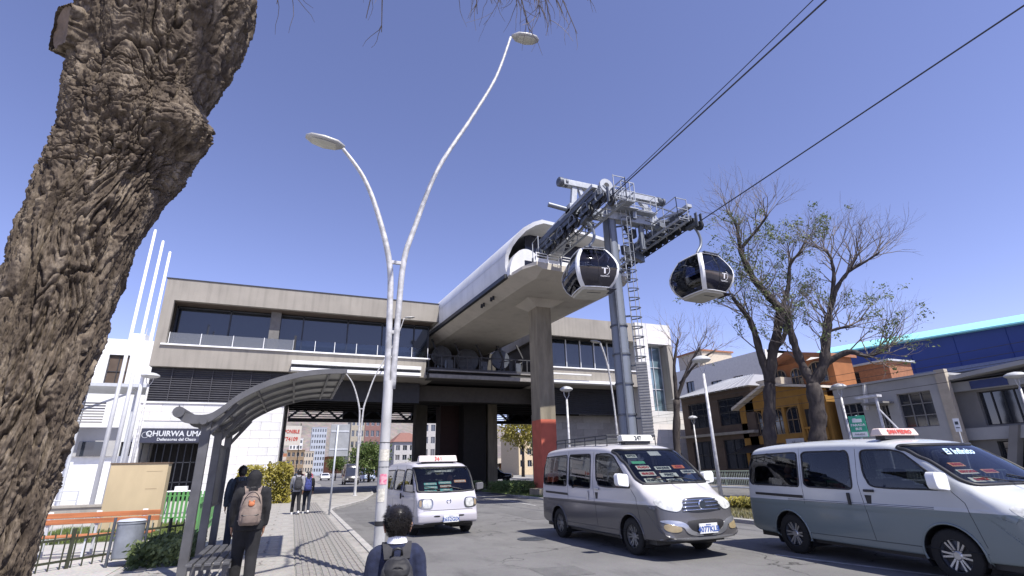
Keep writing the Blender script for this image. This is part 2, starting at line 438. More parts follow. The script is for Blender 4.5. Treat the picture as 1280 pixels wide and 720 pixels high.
def grass(name, poly_fn, n, z, h=0.08, seed=3, kind='stuff', label=None, col=None, wid=0.012):
    r = random.Random(seed); mm = MB()
    for _ in range(n):
        x, y = poly_fn(r); a = r.uniform(0, 2 * pi); hh = h * r.uniform(0.5, 1.3); wd = wid * r.uniform(0.7, 1.3)
        dx, dy = cos(a) * wd, sin(a) * wd; lx, ly = r.uniform(-.5, .5) * hh, r.uniform(-.5, .5) * hh
        mm.add([(x - dx, y - dy, z), (x + dx, y + dy, z), (x + lx, y + ly, z + hh)], [(0, 1, 2)])
    o = mm.build(name, col or GRASSM, fix=False)
    return tag(o, label, 'grass', None, 'stuff')
GRASSM = M('grass_blades', (0.075, 0.12, 0.025), 0.7, var=0, col2=(0.16, 0.19, 0.05), scale=2.0)
DRYG = M('dry_grass_blades', (0.12, 0.12, 0.04), 0.8, var=0, col2=(0.26, 0.22, 0.11), scale=1.0)
# ================================================================ STATION BRIDGING THE AVENUE
st = thing('cable_car_station', 'large grey concrete cable car station bridging the avenue under a white curved roof', 'station', (12, 40, 0))
def S(o):          # station children are modelled in world metres, then parented to the Empty
    o.location = Vector(o.location) - Vector((12, 40, 0)); return o
def part(m, name, mat, parent=None, **k):
    o = m.build(name, mat, **k)
    if parent is None: o.parent = st; S(o)
    else: o.parent = parent
    return o
Y0 = 40.0
# upper left wing: fascia, side, sill band, soffit, back wall
m = MB()
m.box(-9.5, 9.9, Y0, 40.35, 13.15, 14.68)                 # fascia
m.box(-9.5, -8.85, Y0, 40.35, 10.0, 13.15)                # left pier
m.box(-9.5, 9.0, Y0, 40.35, 8.52, 10.0)                   # lower band
m.box(-9.5, -9.15, 40.35, 56, 8.52, 14.68)                # left end wall
m.box(-9.15, 9.9, 40.35, 56, 14.35, 14.6)                 # roof slab
m.box(-9.15, 9.9, 40.35, 56, 8.56, 8.8)                   # floor slab
m.box(9.6, 9.9, 40.35, 56, 13.15, 14.35)
m.box(9.0, 9.6, 54, 56, 8.8, 13.15)
wl = part(m, 'wall', CONC)
m = MB(); m.box(-9.56, 9.95, 39.95, 40.4, 14.68, 14.74); part(m, 'roof_coping', DARKM)
m = MB(); m.box(-9.1, 9.3, 39.86, 40.5, 9.96, 10.06); sill = part(m, 'window_sill', WHITE)
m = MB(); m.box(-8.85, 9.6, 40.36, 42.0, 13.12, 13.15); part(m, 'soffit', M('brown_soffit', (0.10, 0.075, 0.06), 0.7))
# glazing set back behind the balustrade
m = MB(); m.box(-8.85, 9.5, 41.4, 41.44, 10.06, 13.12)
GLF = tinted_glass('station_glass', (0.35, 0.4, 0.45), 0.5, 0.02)
part(m, 'window_glazing', M('deep_station_glass', (0.012, 0.016, 0.022), 0.05, var=0, spec=0.9))
m = MB()
for x in (-8.8, -5.4, -2.2, -0.4, 2.9, 5.6, 8.2, 9.4): m.box(x - 0.05, x + 0.05, 41.3, 41.4, 10.06, 13.12)
m.box(-8.85, 9.5, 41.3, 41.4, 12.95, 13.05)
part(m, 'window_frame', DARKM)
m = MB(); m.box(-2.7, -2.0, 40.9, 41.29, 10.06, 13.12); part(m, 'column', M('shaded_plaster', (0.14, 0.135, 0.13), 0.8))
BALG = tinted_glass('balustrade_glass', (0.78, 0.82, 0.85), 0.85, 0.05)
BALG2 = M('frosted_balustrade', (0.13, 0.14, 0.16), 0.25, var=0.03, alpha=0.7)
xs = [-8.8, -6.9, -4.9, -2.9, -0.9]
for i, (a, b) in enumerate(zip(xs[:-1], xs[1:])):
    m = MB(); m.box(a + 0.03, b - 0.03, 40.44, 40.455, 10.08, 10.95); part(m, 'balustrade_pane', BALG2)
xs2 = [-0.9, 0.6, 2.0, 3.6, 5.2, 6.4, 7.9, 9.2]
for a, b in zip(xs2[:-1], xs2[1:]):
    m = MB(); m.box(a + 0.03, b - 0.03, 40.44, 40.455, 10.08, 10.95); part(m, 'balustrade_pane', BALG)
for x in xs + xs2[1:]:
    m = MB(); m.box(x - 0.02, x + 0.02, 40.42, 40.48, 10.06, 10.98); part(m, 'balustrade_post', WHITE)
m = MB(); m.box(-0.9, -0.75, 40.42, 40.9, 10.06, 11.3); part(m, 'column', BLACK)
# white double canopy strips under the band
for z0, z1, x0, x1 in ((8.98, 9.22, -0.85, 8.45), (8.5, 8.72, -0.85, 8.45)):
    m = MB(); m.box(x0, x1, 39.2, 39.995, z0, z1); part(m, 'canopy_strip', WHITE)
m = MB(); m.box(-0.85, 8.45, 39.5, 39.99, 8.72, 8.98); part(m, 'canopy_web', DARKM)
# right wing
m = MB()
m.box(19.4, 29.4, Y0, 40.35, 12.85, 14.66)
m.box(19.4, 29.4, Y0, 40.35, 8.52, 9.9)
m.box(19.4, 29.4, 40.35, 56, 14.3, 14.6)
m.box(19.4, 29.4, 40.35, 56, 8.56, 8.8)
m.box(19.4, 19.75, 40.35, 56, 12.85, 14.3)
part(m, 'wall', CONC)
m = MB(); m.box(19.3, 29.4, 39.86, 40.5, 9.9, 10.0); part(m, 'window_sill', WHITE)
m = MB(); m.box(19.5, 29.4, 41.4, 41.44, 10.0, 12.85); part(m, 'window_glazing', MATS['deep_station_glass'])
m = MB()
for x in (20.9, 22.4, 23.9, 25.4, 26.9, 28.3): m.box(x - 0.05, x + 0.05, 41.28, 41.4, 10.0, 12.85)
part(m, 'window_frame', STEELP)
m = MB(); m.box(19.5, 27.5, 39.2, 39.995, 8.5, 8.74); part(m, 'canopy_strip', WHITE)
m = MB(); m.box(19.5, 23.5, 38.9, 39.19, 9.15, 9.25); part(m, 'canopy_strip', WHITE)
# recessed dark louvres and lower grey wall under the right wing
LOUV = M('dark_louvre_metal', (0.03, 0.032, 0.04), 0.6, metal=0.2, var=0.15)
m = MB(); m.box(19.4, 29.3, 42.5, 42.7, 6.2, 8.55)
part(m, 'louvre_panel', LOUV)
m = MB()
for k in range(12): m.obox((24.3, 42.46, 6.35 + k * 0.185), (9.8, 0.09, 0.03), Matrix.Rotation(radians(35), 3, 'X'))
part(m, 'louvre_slat', LOUV, kind='stuff')
gw = MB(); gw.box(20.0, 29.3, 44.0, 44.3, 0, 6.2); gwo = part(gw, 'ground_floor_wall', CONC)
GSTONE = M('grey_stone_cladding', (0.30, 0.29, 0.275), 0.75, var=0.1, scale=1.5)
def panels(parent, x0, x1, y, z0, z1, w_, h_, mats, holes=(), off=0.0, seed=5, nx=False):
    r = random.Random(seed); protos = {}
    nz = max(1, round((z1 - z0) / h_)); h_ = (z1 - z0) / nz
    cnt = 0
    for j in range(nz):
        xa = x0 - (off * (j % 2)) ; 
        while xa < x1 - 0.05:
            a = max(xa, x0); b = min(xa + w_, x1); xa += w_
            segs = [(a, b)]
            zc0 = z0 + j * h_; zc1 = zc0 + h_
            for (hx0, hx1, hz0, hz1) in holes:
                if zc1 <= hz0 + 0.02 or zc0 >= hz1 - 0.02: continue
                ns = []
                for (p, q) in segs:
                    if q <= hx0 or p >= hx1: ns.append((p, q)); continue
                    if p < hx0: ns.append((p, hx0))
                    if q > hx1: ns.append((hx1, q))
                segs = ns
            for (p, q) in segs:
                if q - p < 0.06: continue
                mt = r.choice(mats); key = (round(q - p, 2), mt.name)
                loc = Vector(((p + q) / 2, y, (zc0 + zc1) / 2))
                pl = loc
                if key not in protos:
                    mm = MB(); hw = (q - p) / 2 - 0.008; hh = h_ / 2 - 0.008
                    mm.box(-hw, hw, -0.03, 0.0, -hh, hh)
                    o = mm.build('stone_panel', mt, parent); protos[key] = o
                else: o = inst(protos[key], parent)
                o.location = pl + Vector((0, r.uniform(-0.003, 0.003), 0)); cnt += 1
    return cnt
W2 = M('white_stone_shade_b', (0.60, 0.59, 0.58), 0.6, var=0.05, scale=1.5)
W3 = M('white_stone_shade_c', (0.66, 0.63, 0.61), 0.6, var=0.05, scale=1.5)
G2 = M('grey_stone_b', (0.25, 0.24, 0.23), 0.75, var=0.1)
panels(gwo, 20.0, 29.3, 44.0, 0, 6.2, 1.5, 0.62, [GSTONE, GSTONE, G2], off=0.7)
# right end block, white stone with tall glazed slot
m = MB()
m.box(29.4, 30.7, 40.0, 52, 6.35, 14.8); m.box(30.7, 33.55, 40.0, 52, 12.75, 14.8); m.box(30.7, 33.55, 41.2, 52, 6.35, 12.75)
m.box(29.4, 34.0, 39.9, 52, 0, 6.35)
blk = part(m, 'end_block_wall', STONE)
panels(blk, 29.4, 30.68, 39.99, 6.37, 14.8, 1.28, 0.6, [STONE, W2, W3])
panels(blk, 30.7, 33.55, 39.99, 12.77, 14.8, 1.43, 0.6, [STONE, W2, W3])
panels(blk, 29.4, 34.0, 39.89, 0, 6.35, 1.55, 0.6, [STONE, W2, W3], off=0.7)
m = MB(); m.box(30.72, 32.7, 40.9, 40.95, 6.4, 12.72); part(m, 'window_glazing', M('pale_stair_glass', (0.10, 0.15, 0.18), 0.08, var=0.5, scale=0.9, spec=1.0))
m = MB()
for z in (6.42, 8.5, 10.6, 12.7): m.box(30.72, 32.7, 40.82, 40.9, z - 0.03, z + 0.03)
for x in (30.75, 31.7, 32.66): m.box(x - 0.03, x + 0.03, 40.8, 40.9, 6.4, 12.72)
part(m, 'window_frame', STEELP)
m = MB(); m.box(32.72, 33.35, 39.7, 41.19, 6.37, 12.6); part(m, 'window_fin', CONC)
m = MB(); m.box(31.6, 33.0, 39.78, 39.86, 0, 2.6); dr = part(m, 'door', GUN)
m = MB(); m.box(31.8, 32.8, 39.70, 39.77, 2.1, 2.55); part(m, 'door_sign', M('teal_sign', (0.05, 0.22, 0.2), 0.5))
# left ground floor: white stone wall with the dark entrance
m = MB()
m.box(-9.5, -9.1, 40.0, 44, 0, 6.1); m.box(-9.1, -5.8, 40.0, 40.3, 4.52, 6.1); m.box(-5.8, -1.0, 40.0, 44, 0, 6.1)
lw = part(m, 'ground_floor_wall', STONE)
panels(lw, -9.5, -1.0, 39.99, 0, 6.1, 1.2, 0.55, [STONE, STONE, W2, W3], holes=[(-9.1, -5.8, 0, 4.52)], off=0.6)
m = MB(); m.box(-9.6, -0.95, 39.88, 40.1, 6.1, 6.2); part(m, 'cornice', WHITE)
m = MB(); m.box(-9.1, -5.8, 43.5, 43.6, 0, 4.5); m.box(-9.1, -5.8, 40.3, 43.5, 4.4, 4.51); part(m, 'entrance_recess', M('dark_interior', (0.02, 0.02, 0.022), 0.8))
m = MB()
for k in range(9): m.box(-9.05 + k * 0.4, -9.0 + k * 0.4, 40.5, 40.56, 0, 3.6)
for z in (0.1, 1.2, 2.4, 3.58): m.box(-9.1, -5.8, 40.5, 40.55, z, z + 0.05)
part(m, 'entrance_gate', DARKM)
m = MB(); m.box(-9.1, -5.85, 39.80, 39.95, 3.62, 4.5); sg = part(m, 'entrance_sign', M('navy_sign_board', (0.03, 0.033, 0.055), 0.5))
text('lettering', 'QHUIRWA UMA', 0.46, M('sign_letter_white', (0.5, 0.52, 0.55), 0.5), sg, (-7.25, 39.79, 4.17), (pi / 2, 0, 0), bold=0.012, sx=0.95)
text('lettering', 'Defensores del Chaco', 0.24, MATS['sign_letter_white'], sg, (-7.1, 39.79, 3.82), (pi / 2, 0, 0), bold=0.006)
m = MB(); m.lathe([(0.19, 0), (0.19, 0.01), (0.16, 0.01), (0.16, 0)], (-8.86, 39.785, 4.1), 16, 'Y', cap=False); 
m.build('sign_emblem', MATS['sign_letter_white'], sg)
# dark louvre floor between stone wall and upper wing
m = MB(); m.box(-9.4, -1.0, 40.5, 40.7, 6.2, 8.52); m.box(-1.0, 9.2, 43.0, 43.2, 6.9, 8.5); part(m, 'louvre_panel', LOUV)
m = MB()
for k in range(15): m.obox((-5.2, 40.45, 6.3 + k * 0.15), (8.4, 0.08, 0.025), Matrix.Rotation(radians(35), 3, 'X'))
for k in range(8): m.box(-9.4 + k * 1.2, -9.36 + k * 1.2, 40.36, 40.42, 6.2, 8.5)
part(m, 'louvre_slat', M('grey_louvre_slat', (0.055, 0.055, 0.065), 0.6), kind='stuff')
# underside and the far truss girder
m = MB(); m.box(-1.0, 34.0, 44.4, 60.3, 8.46, 8.55)
part(m, 'bridge_underside', M('dark_underside', (0.022, 0.02, 0.02), 0.9))  # colour lowered to near black to deepen the shade below the bridge
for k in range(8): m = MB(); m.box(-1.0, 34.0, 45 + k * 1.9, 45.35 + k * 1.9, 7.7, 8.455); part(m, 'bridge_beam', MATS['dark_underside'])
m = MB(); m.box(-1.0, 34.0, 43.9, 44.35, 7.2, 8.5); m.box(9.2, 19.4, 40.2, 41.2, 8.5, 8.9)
part(m, 'edge_girder', M('brown_grey_girder', (0.05, 0.045, 0.04), 0.8))  # girder colour darkened as well, adding to the shade under the station
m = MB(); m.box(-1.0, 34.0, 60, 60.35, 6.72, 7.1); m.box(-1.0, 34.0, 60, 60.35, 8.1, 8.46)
tg_ = part(m, 'truss_girder', GUN)
for k in range(14):
    x = -1 + k * 2.5
    m = MB(); m.beam((x, 60.15, 7.1), (x + 1.25, 60.15, 8.15), 0.25, 0.22); m.build('truss_diagonal', GUN, tg_)
    m = MB(); m.beam((x + 1.25, 60.15, 8.15), (x + 2.5, 60.15, 7.1), 0.25, 0.22); m.build('truss_diagonal', GUN, tg_)
for x0, x1 in ((-1, 4.5), (9, 12), (22, 24)):
    m = MB()
    for z in (7.2, 7.45, 7.7, 7.95): m.box(x0, x1, 59.8, 59.9, z, z + 0.09)
    for x in (x0, x1 - .06): m.box(x, x + .06, 59.78, 59.92, 7.15, 8.1)
    part(m, 'truss_louvre', STEELP)
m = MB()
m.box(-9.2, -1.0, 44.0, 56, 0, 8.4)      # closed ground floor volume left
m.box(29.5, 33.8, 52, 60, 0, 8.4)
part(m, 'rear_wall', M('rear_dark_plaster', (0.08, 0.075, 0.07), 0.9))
for x0, x1 in ((4.5, 9.0), (12.0, 22.0), (24.0, 34.0)):
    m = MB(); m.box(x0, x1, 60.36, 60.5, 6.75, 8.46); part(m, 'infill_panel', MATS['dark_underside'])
# supports under the bridge
SHADED_CONC = M('shaded_concrete', (0.055, 0.05, 0.04), 0.9, var=0.25, scale=2, stretch=(1, 1, .3))  # darker copy of the pillar concrete; shade under the bridge put into the colour
for (x, y, a, b, mt) in ((11.3, 52, 1.15, 1.3, SHADED_CONC), (18.4, 51, 1.0, 1.3, CONC_RAW), (23.9, 50, 1.2, 1.4, SHADED_CONC), (27.4, 57, 1.2, 1.2, SHADED_CONC)):
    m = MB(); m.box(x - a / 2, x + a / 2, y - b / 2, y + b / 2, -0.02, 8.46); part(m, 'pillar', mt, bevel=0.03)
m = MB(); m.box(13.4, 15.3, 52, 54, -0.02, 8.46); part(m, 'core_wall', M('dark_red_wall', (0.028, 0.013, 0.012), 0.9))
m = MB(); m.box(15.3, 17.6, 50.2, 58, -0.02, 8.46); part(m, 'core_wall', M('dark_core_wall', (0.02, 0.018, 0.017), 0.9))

# terminal hall: shell roof, slab, railing; its axis is turned a few degrees
AX = radians(-4.07)
def T3(u, v, z): return (13.9 + u * cos(AX) * 1.0 + v * 0.071, 41.0 - v * 0.9975 + u * 0.071, z)
prof = [(-3.9, 12.85), (-4.02, 13.4), (-4.02, 14.2), (-3.88, 14.75), (-3.6, 15.25), (-3.15, 15.8), (-2.55, 16.2), (-2.0, 16.42), (-1.0, 16.4), (0.5, 16.3), (2.0, 16.2), (3.2, 16.1), (3.8, 15.6), (4.0, 15.0), (4.02, 14.2), (4.02, 13.4), (3.9, 12.85)]
def vend(z): return 13.5 + max(0, z - 14.0) * 0.55
def shell(off, v0, dv=0.0, mi=0):
    rs = []
    for k in range(13):
        t = k / 12
        ring = []
        for (u, z) in prof:
            s_ = 1 - off / 4.0
            zz = 12.85 + (z - 12.85) * (1 - off / 3.4)
            ring.append(T3(u * s_, v0 + (vend(z) + dv - v0) * t, zz))
        rs.append(ring)
    return rs
m = MB()
outer = shell(0, -8); inner = shell(0.22, -8)
m.rings(outer, False, False, False); m.rings(inner, False, False, False)
n = len(prof)
m.add([tuple(p) for p in outer[-1]] + [tuple(p) for p in inner[-1]], [(j, j + 1, n + j + 1, n + j) for j in range(n - 1)])
m.add([tuple(outer[0][0]), tuple(outer[-1][0]), tuple(inner[-1][0]), tuple(inner[0][0]), tuple(outer[0][-1]), tuple(outer[-1][-1]), tuple(inner[-1][-1]), tuple(inner[0][-1])], [(0, 1, 2, 3), (4, 5, 6, 7)])
SHELLW = weathered('white_metal_roof', (0.60, 0.61, 0.63), .5, .18, .7, .03)
part(m, 'roof_shell', SHELLW, smooth=35)
m = MB()
for k in range(9):
    v = -5 + k * 2.2
    m.add([T3(-4.045, v, 12.9), T3(-4.045, v + 0.03, 12.9), T3(-4.045, v + 0.03, 14.2), T3(-4.045, v, 14.2)], [(0, 1, 2, 3)])
m.add([T3(-4.04, -8, 14.16), T3(-4.04, 13.9, 14.16), T3(-4.035, 13.9, 14.2), T3(-4.035, -8, 14.2)], [(0, 1, 2, 3)])
part(m, 'roof_seam', STEELP)
# dark glazed end wall, set back in the shell
m = MB()
pr = [(max(u * 0.93, -2.3), 12.85 + (z - 12.85) * 0.925) for u, z in prof]
m.rings([[T3(u, 12.9, z) for u, z in pr], [T3(u, 13.0, z) for u, z in pr]], True, True, True)
part(m, 'end_glazing', M('navy_glass', (0.018, 0.02, 0.035), 0.12, var=0))
m = MB()
ring = []
for k in range(15):
    t = pi * k / 14
    ring.append((-3.9 + 1.2 - cos(t) * 1.25, 12.7 + sin(t) * 1.9))
m.rings([[T3(u, 11.8, z) for u, z in ring], [T3(u, 14.0, z) for u, z in ring]], True, True, True)
part(m, 'inner_portal', SHELLW, smooth=35)
m = MB(); m.rings([[T3(u, v, z) for u, z in ((-2.9, 12.8), (-2.0, 12.8), (-2.0, 13.8), (-2.9, 13.8))] for v in (13.9, 14.04)], True, True); part(m, 'portal_window', MATS['navy_glass'])
# deck slab
m = MB()
dp = [(-3.85, 12.84), (-3.9, 12.62), (-2.9, 12.2), (2.9, 12.2), (3.9, 12.62), (3.85, 12.84)]
m.rings([[T3(u, v, z) for u, z in dp] for v in (-8, 13.7)] + [[T3(u * 0.96, 15.2, z) for u, z in dp]] + [[T3(-3.3 if u < 0 else 3.3, 16.2, z) if abs(u) > 3 else T3(u, 16.2, 12.45) for u, z in dp]], True, True)
part(m, 'deck', weathered('cream_deck_plaster', (0.42, 0.39, 0.34), .8, .30, .5, .1))
m = MB()
m.rings([[T3(u, v, z) for u, z in ((-4.1, 12.6), (-3.85, 12.6), (-3.85, 12.86), (-4.1, 12.86))] for v in (-8, 13.6)], True, True); part(m, 'eave_gutter', DARKM)
for v in (10.2, 8.6):
    for dv in (0, 0.35):
        m = MB(); m.lathe([(0.07, 0), (0.1, -0.25), (0.02, -0.27)], T3(-3.5, v + dv, 12.45), 8); part(m, 'spotlight', BLACK)
RAILW = WHITE
for u0, u1 in ((-3.3, -1.7), (-1.6, 0.0), (0.1, 1.7), (1.8, 3.3)):
    m = MB()
    m.rings([[T3(u, v, z) for u, z in ((u0, 12.84), (u1, 12.84), (u1, 13.1), (u0, 13.1))] for v in (16.1, 16.16)], True, True)
    for z in (13.25, 13.42): m.tube([T3(u0, 16.13, z), T3(u1, 16.13, z)], 0.03, 6)
    for u in (u0 + 0.04, (u0 + u1) / 2, u1 - 0.04): m.tube([T3(u, 16.13, 12.84), T3(u, 16.13, 13.45)], 0.035, 6)
    part(m, 'deck_railing', RAILW)
# slanted white guide horn where the rope enters
for u in (-1.9, 1.9):
    m = MB()
    m.rings([[T3(u + a, v, z0 + b) for a, b in ((-0.3, 0), (0.3, 0), (0.3, 0.35), (-0.3, 0.35))] for v, z0 in ((12.2, 13.0), (16.4, 13.5), (17.0, 14.2))], True, True)
    part(m, 'rope_guide', STEELP)
# machinery and beams seen in the dark gap under the roof
m = MB()
m.box(9.2, 19.5, 40.9, 41.3, 9.3, 9.55)
for k in range(10): m.box(9.4 + k * 1.1, 9.48 + k * 1.1, 40.95, 41.05, 9.55, 10.6)
m.box(9.2, 19.5, 40.95, 41.03, 10.55, 10.63)
part(m, 'platform_beam', M('dark_platform_steel', (0.06, 0.06, 0.065), 0.6, metal=0.3))
for k in range(6): m = MB(); m.box(9.6, 19.4, 42 + k * 1.0, 42.3 + k * 1.0, 9.0, 9.35); part(m, 'platform_joist', MATS['dark_platform_steel'])
for k in range(5): m = MB(); m.tube([(10.2 + k * 2, 42.5, 9.4), (10.6 + k * 2, 42.6, 11.0), (10.1 + k * 2, 43.0, 12.4)], .09, 8); m.tube([(10.2 + k * 2, 42.5, 10.6), (11.6 + k * 2, 42.6, 10.9)], .05, 6); part(m, 'machine_strut', MATS['dark_platform_steel'])
for x in (11.5, 14.6, 17.8): m = MB(); m.box(x - .3, x + .3, 42.0, 42.5, 9.4, 10.5); m.box(x - .2, x + .2, 41.9, 42.0, 9.6, 10.1); part(m, 'control_cabinet', GUN)
m = MB(); m.box(9.3, 19.4, 39.95, 40.19, 8.55, 8.85); m.box(9.3, 19.4, 40.0, 40.8, 9.12, 9.22); part(m, 'platform_edge', M('grey_concrete_edge', (0.22, 0.21, 0.2), 0.8))
m = MB()
for (x, y, r) in ((11.3, 44, 0.9), (14.0, 45, 1.1), (16.9, 44, 0.9)):
    m = MB(); m.lathe([(r, 0), (r, 0.18), (r * 0.8, 0.18), (r * 0.8, 0.02), (r * 0.2, 0.02), (r * 0.2, 0.2)], (x, y, 11.2), 20, 'Y')
    part(m, 'drive_sheave', GUN, smooth=40); m = MB(); m.box(x - 0.2, x + 0.2, y + 0.2, y + 0.8, 9.4, 12.6); part(m, 'sheave_stand', GUN); m = MB()
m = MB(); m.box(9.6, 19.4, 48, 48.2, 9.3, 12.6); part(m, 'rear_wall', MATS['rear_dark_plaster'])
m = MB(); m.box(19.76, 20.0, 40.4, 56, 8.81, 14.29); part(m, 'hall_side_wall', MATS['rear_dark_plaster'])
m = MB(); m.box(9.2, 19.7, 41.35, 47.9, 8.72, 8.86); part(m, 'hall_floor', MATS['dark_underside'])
# big support column under the deck, its foot painted terracotta red
m = MB(); m.box(13.9, 14.95, 29.4, 30.7, 4.45, 11.75)
for x in (14.25, 14.6): m.box(x - 0.01, x + 0.01, 29.392, 29.4, 4.45, 11.75)
col = part(m, 'pillar', CONC_RAW, bevel=0.02)
m = MB(); m.box(13.896, 14.954, 29.396, 30.704, -0.02, 4.45); part(m, 'painted_pillar_base', REDP, bevel=0.02)
m = MB(); m.rings([[(x, y, 11.75) for x, y in ((13.9, 29.4), (14.95, 29.4), (14.95, 30.7), (13.9, 30.7))], [(x, y, 12.19) for x, y in ((13.1, 28.9), (15.8, 28.9), (15.8, 31.2), (13.1, 31.2))]], True, True); part(m, 'pillar_cap', MATS['cream_deck_plaster'])
# ================================================================ TOWER
TX, TY = 15.4, 21.6
RZ = 13.55; SLP = 0.0485; SKX = 0.0202
tw = thing('ropeway_tower', 'tall grey steel cable car tower with roller trains and a caged ladder', 'tower', (TX, TY, 0))
TSTEEL = M('tower_grey_paint', (0.17, 0.19, 0.225), 0.45, metal=0.25, var=0.1, scale=0.8, stretch=(1, 1, 0.3))
TLIGHT = M('tower_light_galvanised', (0.33, 0.35, 0.38), 0.5, metal=0.3, var=0.12, scale=5)
m = MB(); prof_t = []
def rad(z): return 0.46 - 0.10 * (z / 15.0)
SO = Vector((-.40, .16, 0))
for a, b in ((2.2, 4.0), (4.0, 5.5), (5.5, 7.0), (7.0, 8.5), (8.5, 11.5), (11.5, 15.1)):
    mm = MB(); mm.lathe([(rad(a), a + 0.02), (rad(b), b - 0.02)], SO, n=28); mm.build('shaft_section', TSTEEL, tw, smooth=40)
    mm = MB(); mm.lathe([(rad(b) + 0.06, b - 0.05), (rad(b) + 0.05, b + 0.03)], SO, n=28); mm.build('flange', GUN, tw, smooth=40)
mm = MB(); mm.lathe([(.75, -0.02), (.75, 0.5), (0.42, 0.52), (0.41, 2.2)], SO, n=28); mm.build('shaft_foot', TSTEEL, tw, smooth=40)
# ladder with safety cage
lad = MB(); D = Vector((0.80, -0.60, 0)); Tn = Vector((0.60, 0.80, 0))
base = SO + D * 0.68
for s_ in (-1, 1): lad.tube([base + Tn * 0.23 * s_ + Vector((0, 0, 3.0)), base + Tn * 0.23 * s_ + Vector((0, 0, 15.6))], 0.03, 6)
lad.build('ladder_rail', TLIGHT, tw)
lr = MB(); lr.tube([base - Tn * 0.23, base + Tn * 0.23], 0.02, 5); pr0 = lr.build('ladder_rung', TLIGHT, tw, loc=(0, 0, 3.1))
for k in range(1, 41): inst(pr0, tw, (0, 0, 3.1 + k * 0.31))
hp = MB(); pts = [base + D * (0.0) + Tn * 0.3 * cos(a) + D * 0.52 * sin(a) for a in np.linspace(0, pi, 9)]
hp.tube(pts, 0.036, 5); hp0 = hp.build('cage_hoop', GUN, tw, loc=(0, 0, 6.8))
for k in range(1, 17): inst(hp0, tw, (0, 0, 6.8 + k * 0.52))
cb = MB()
for a in (0.6, 1.2, 1.95, 2.55):
    p = base + Tn * 0.3 * cos(a) + D * 0.52 * sin(a)
    cb.tube([p + Vector((0, 0, 6.6)), p + Vector((0, 0, 15.2))], 0.018, 5)
cb.build('cage_bar', TLIGHT, tw)
for k in range(5):
    z = 3.8 + k * 2.6; b_ = MB(); b_.beam(SO + D * (rad(z) - .02) + Vector((0, 0, z)), base + Vector((0, 0, z)), .08, .08); b_.build('ladder_bracket', GUN, tw)
# perforated ladder guard, ribbed
gd = MB(); c0 = base + D * 0.25
R = Matrix((Tn, -D, Vector((0, 0, 1)))).transposed()
gd.obox(c0 + Vector((0, 0, 4.7)), (0.66, 0.5, 3.6), R)
for k in range(26): gd.obox(c0 + D * 0.255 + Vector((0, 0, 3.0 + k * 0.137)), (0.68, 0.03, 0.07), R); 
for k in range(26): gd.obox(c0 - Tn * 0.335 + Vector((0, 0, 3.0 + k * 0.137)), (0.03, 0.5, 0.07), R)
gd.build('ladder_guard', M('guard_mesh_grey', (0.22, 0.22, 0.22), 0.6, metal=0.2), tw)
# slim conduit pipe
m = MB(); m.tube([(-0.70, -0.25, 2), (-0.66, -0.2, 15)], 0.06, 8); m.build('conduit', GUN, tw)

m = MB(); m.box(-3.1, 4.15, -0.28, 0.28, 14.55, 15.05); m.build('crossarm', TLIGHT, tw, bevel=0.03)
m = MB(); m.box(-3.3, 3.05, -0.2, 0.2, 16.2, 16.55); ga = m.build('maintenance_gantry', TLIGHT, tw, bevel=0.03)
for sx in (-1, 1):
    m = MB(); m.beam((sx * 2.75, 0, 15.05), (sx * 2.2 - 0.4, 0, 16.2), 0.3, 0.22, up=(0, 1, 0)); m.beam((sx * 1.9, 0, 15.05), (sx * 2.2 - 0.1, 0, 16.2), 0.2, 0.2, up=(0, 1, 0)); m.build('gantry_leg', TLIGHT, tw)
    m = MB(); m.lathe([(0.2, -0.25), (0.27, -0.2), (0.27, 0.0), (0.2, 0.02), (0.2, 0.14), (0.25, 0.16), (0.25, 0.3), (0.12, 0.34)], (sx * 3.25 - 0.1, 0, 16.4), 14, 'X'); m.build('gantry_hoist', GUN, tw, smooth=40)
m = MB(); m.lathe([(0.36, -0.08), (0.42, -0.08), (0.42, 0.08), (0.36, 0.08), (0.34, 0.03), (0.16, 0.03), (0.16, 0.1), (0.06, 0.1)], (-0.75, -0.35, 16.5), 24, 'Y'); m.build('pulley_wheel', TLIGHT, tw, smooth=40)
m = MB(); m.lathe([(0.16, -0.11), (0.16, 0.11)], (-0.75, -0.36, 16.5), 12, 'Y'); m.build('pulley_hub', BLACK, tw)
for s_ in (-1, 1):      # counterweight arms, junction boxes and hose loops round the head
    for q, (x, y, z, a, b_, c_) in enumerate(((s_ * 2.2, -.9, 14.2, .35, .5, .3), (s_ * 1.4, .5, 14.25, .3, .3, .5), (s_ * .8, -.55, 14.9, .25, .2, .6), (s_ * 2.6, 1.2, 14.5, .3, .4, .35))):
        m = MB(); m.box(x - a / 2, x + a / 2, y - b_ / 2, y + b_ / 2, z - c_ / 2, z + c_ / 2); m.build('junction_box', GUN if q % 2 else TSTEEL, tw, bevel=.02)
    for q in range(4):
        y = -1.6 + q * .95; m = MB(); m.tube(smoothpath([(s_ * 2.75, y, 14.3), (s_ * 2.4, y + .2, 13.6), (s_ * 1.9, y + .3, 14.0), (s_ * 1.6, y * .3, 14.7)], 4), .025, 5); m.build('hose', BLACK, tw, smooth=True)
    for y in (-2.2, -1.1, 1.1, 2.2): m = MB(); m.beam((s_ * 2.85, y, RZ + 1.0 - SLP * y), (s_ * 2.3, y * .35, 14.75), .09, .12); m.build('strut', TLIGHT, tw)
    m = MB(); m.beam((s_ * 2.95, -2.6, RZ + 1.25), (s_ * 2.95, 2.6, RZ + 1.0), .3, .18); m.build('top_chord', TLIGHT, tw)
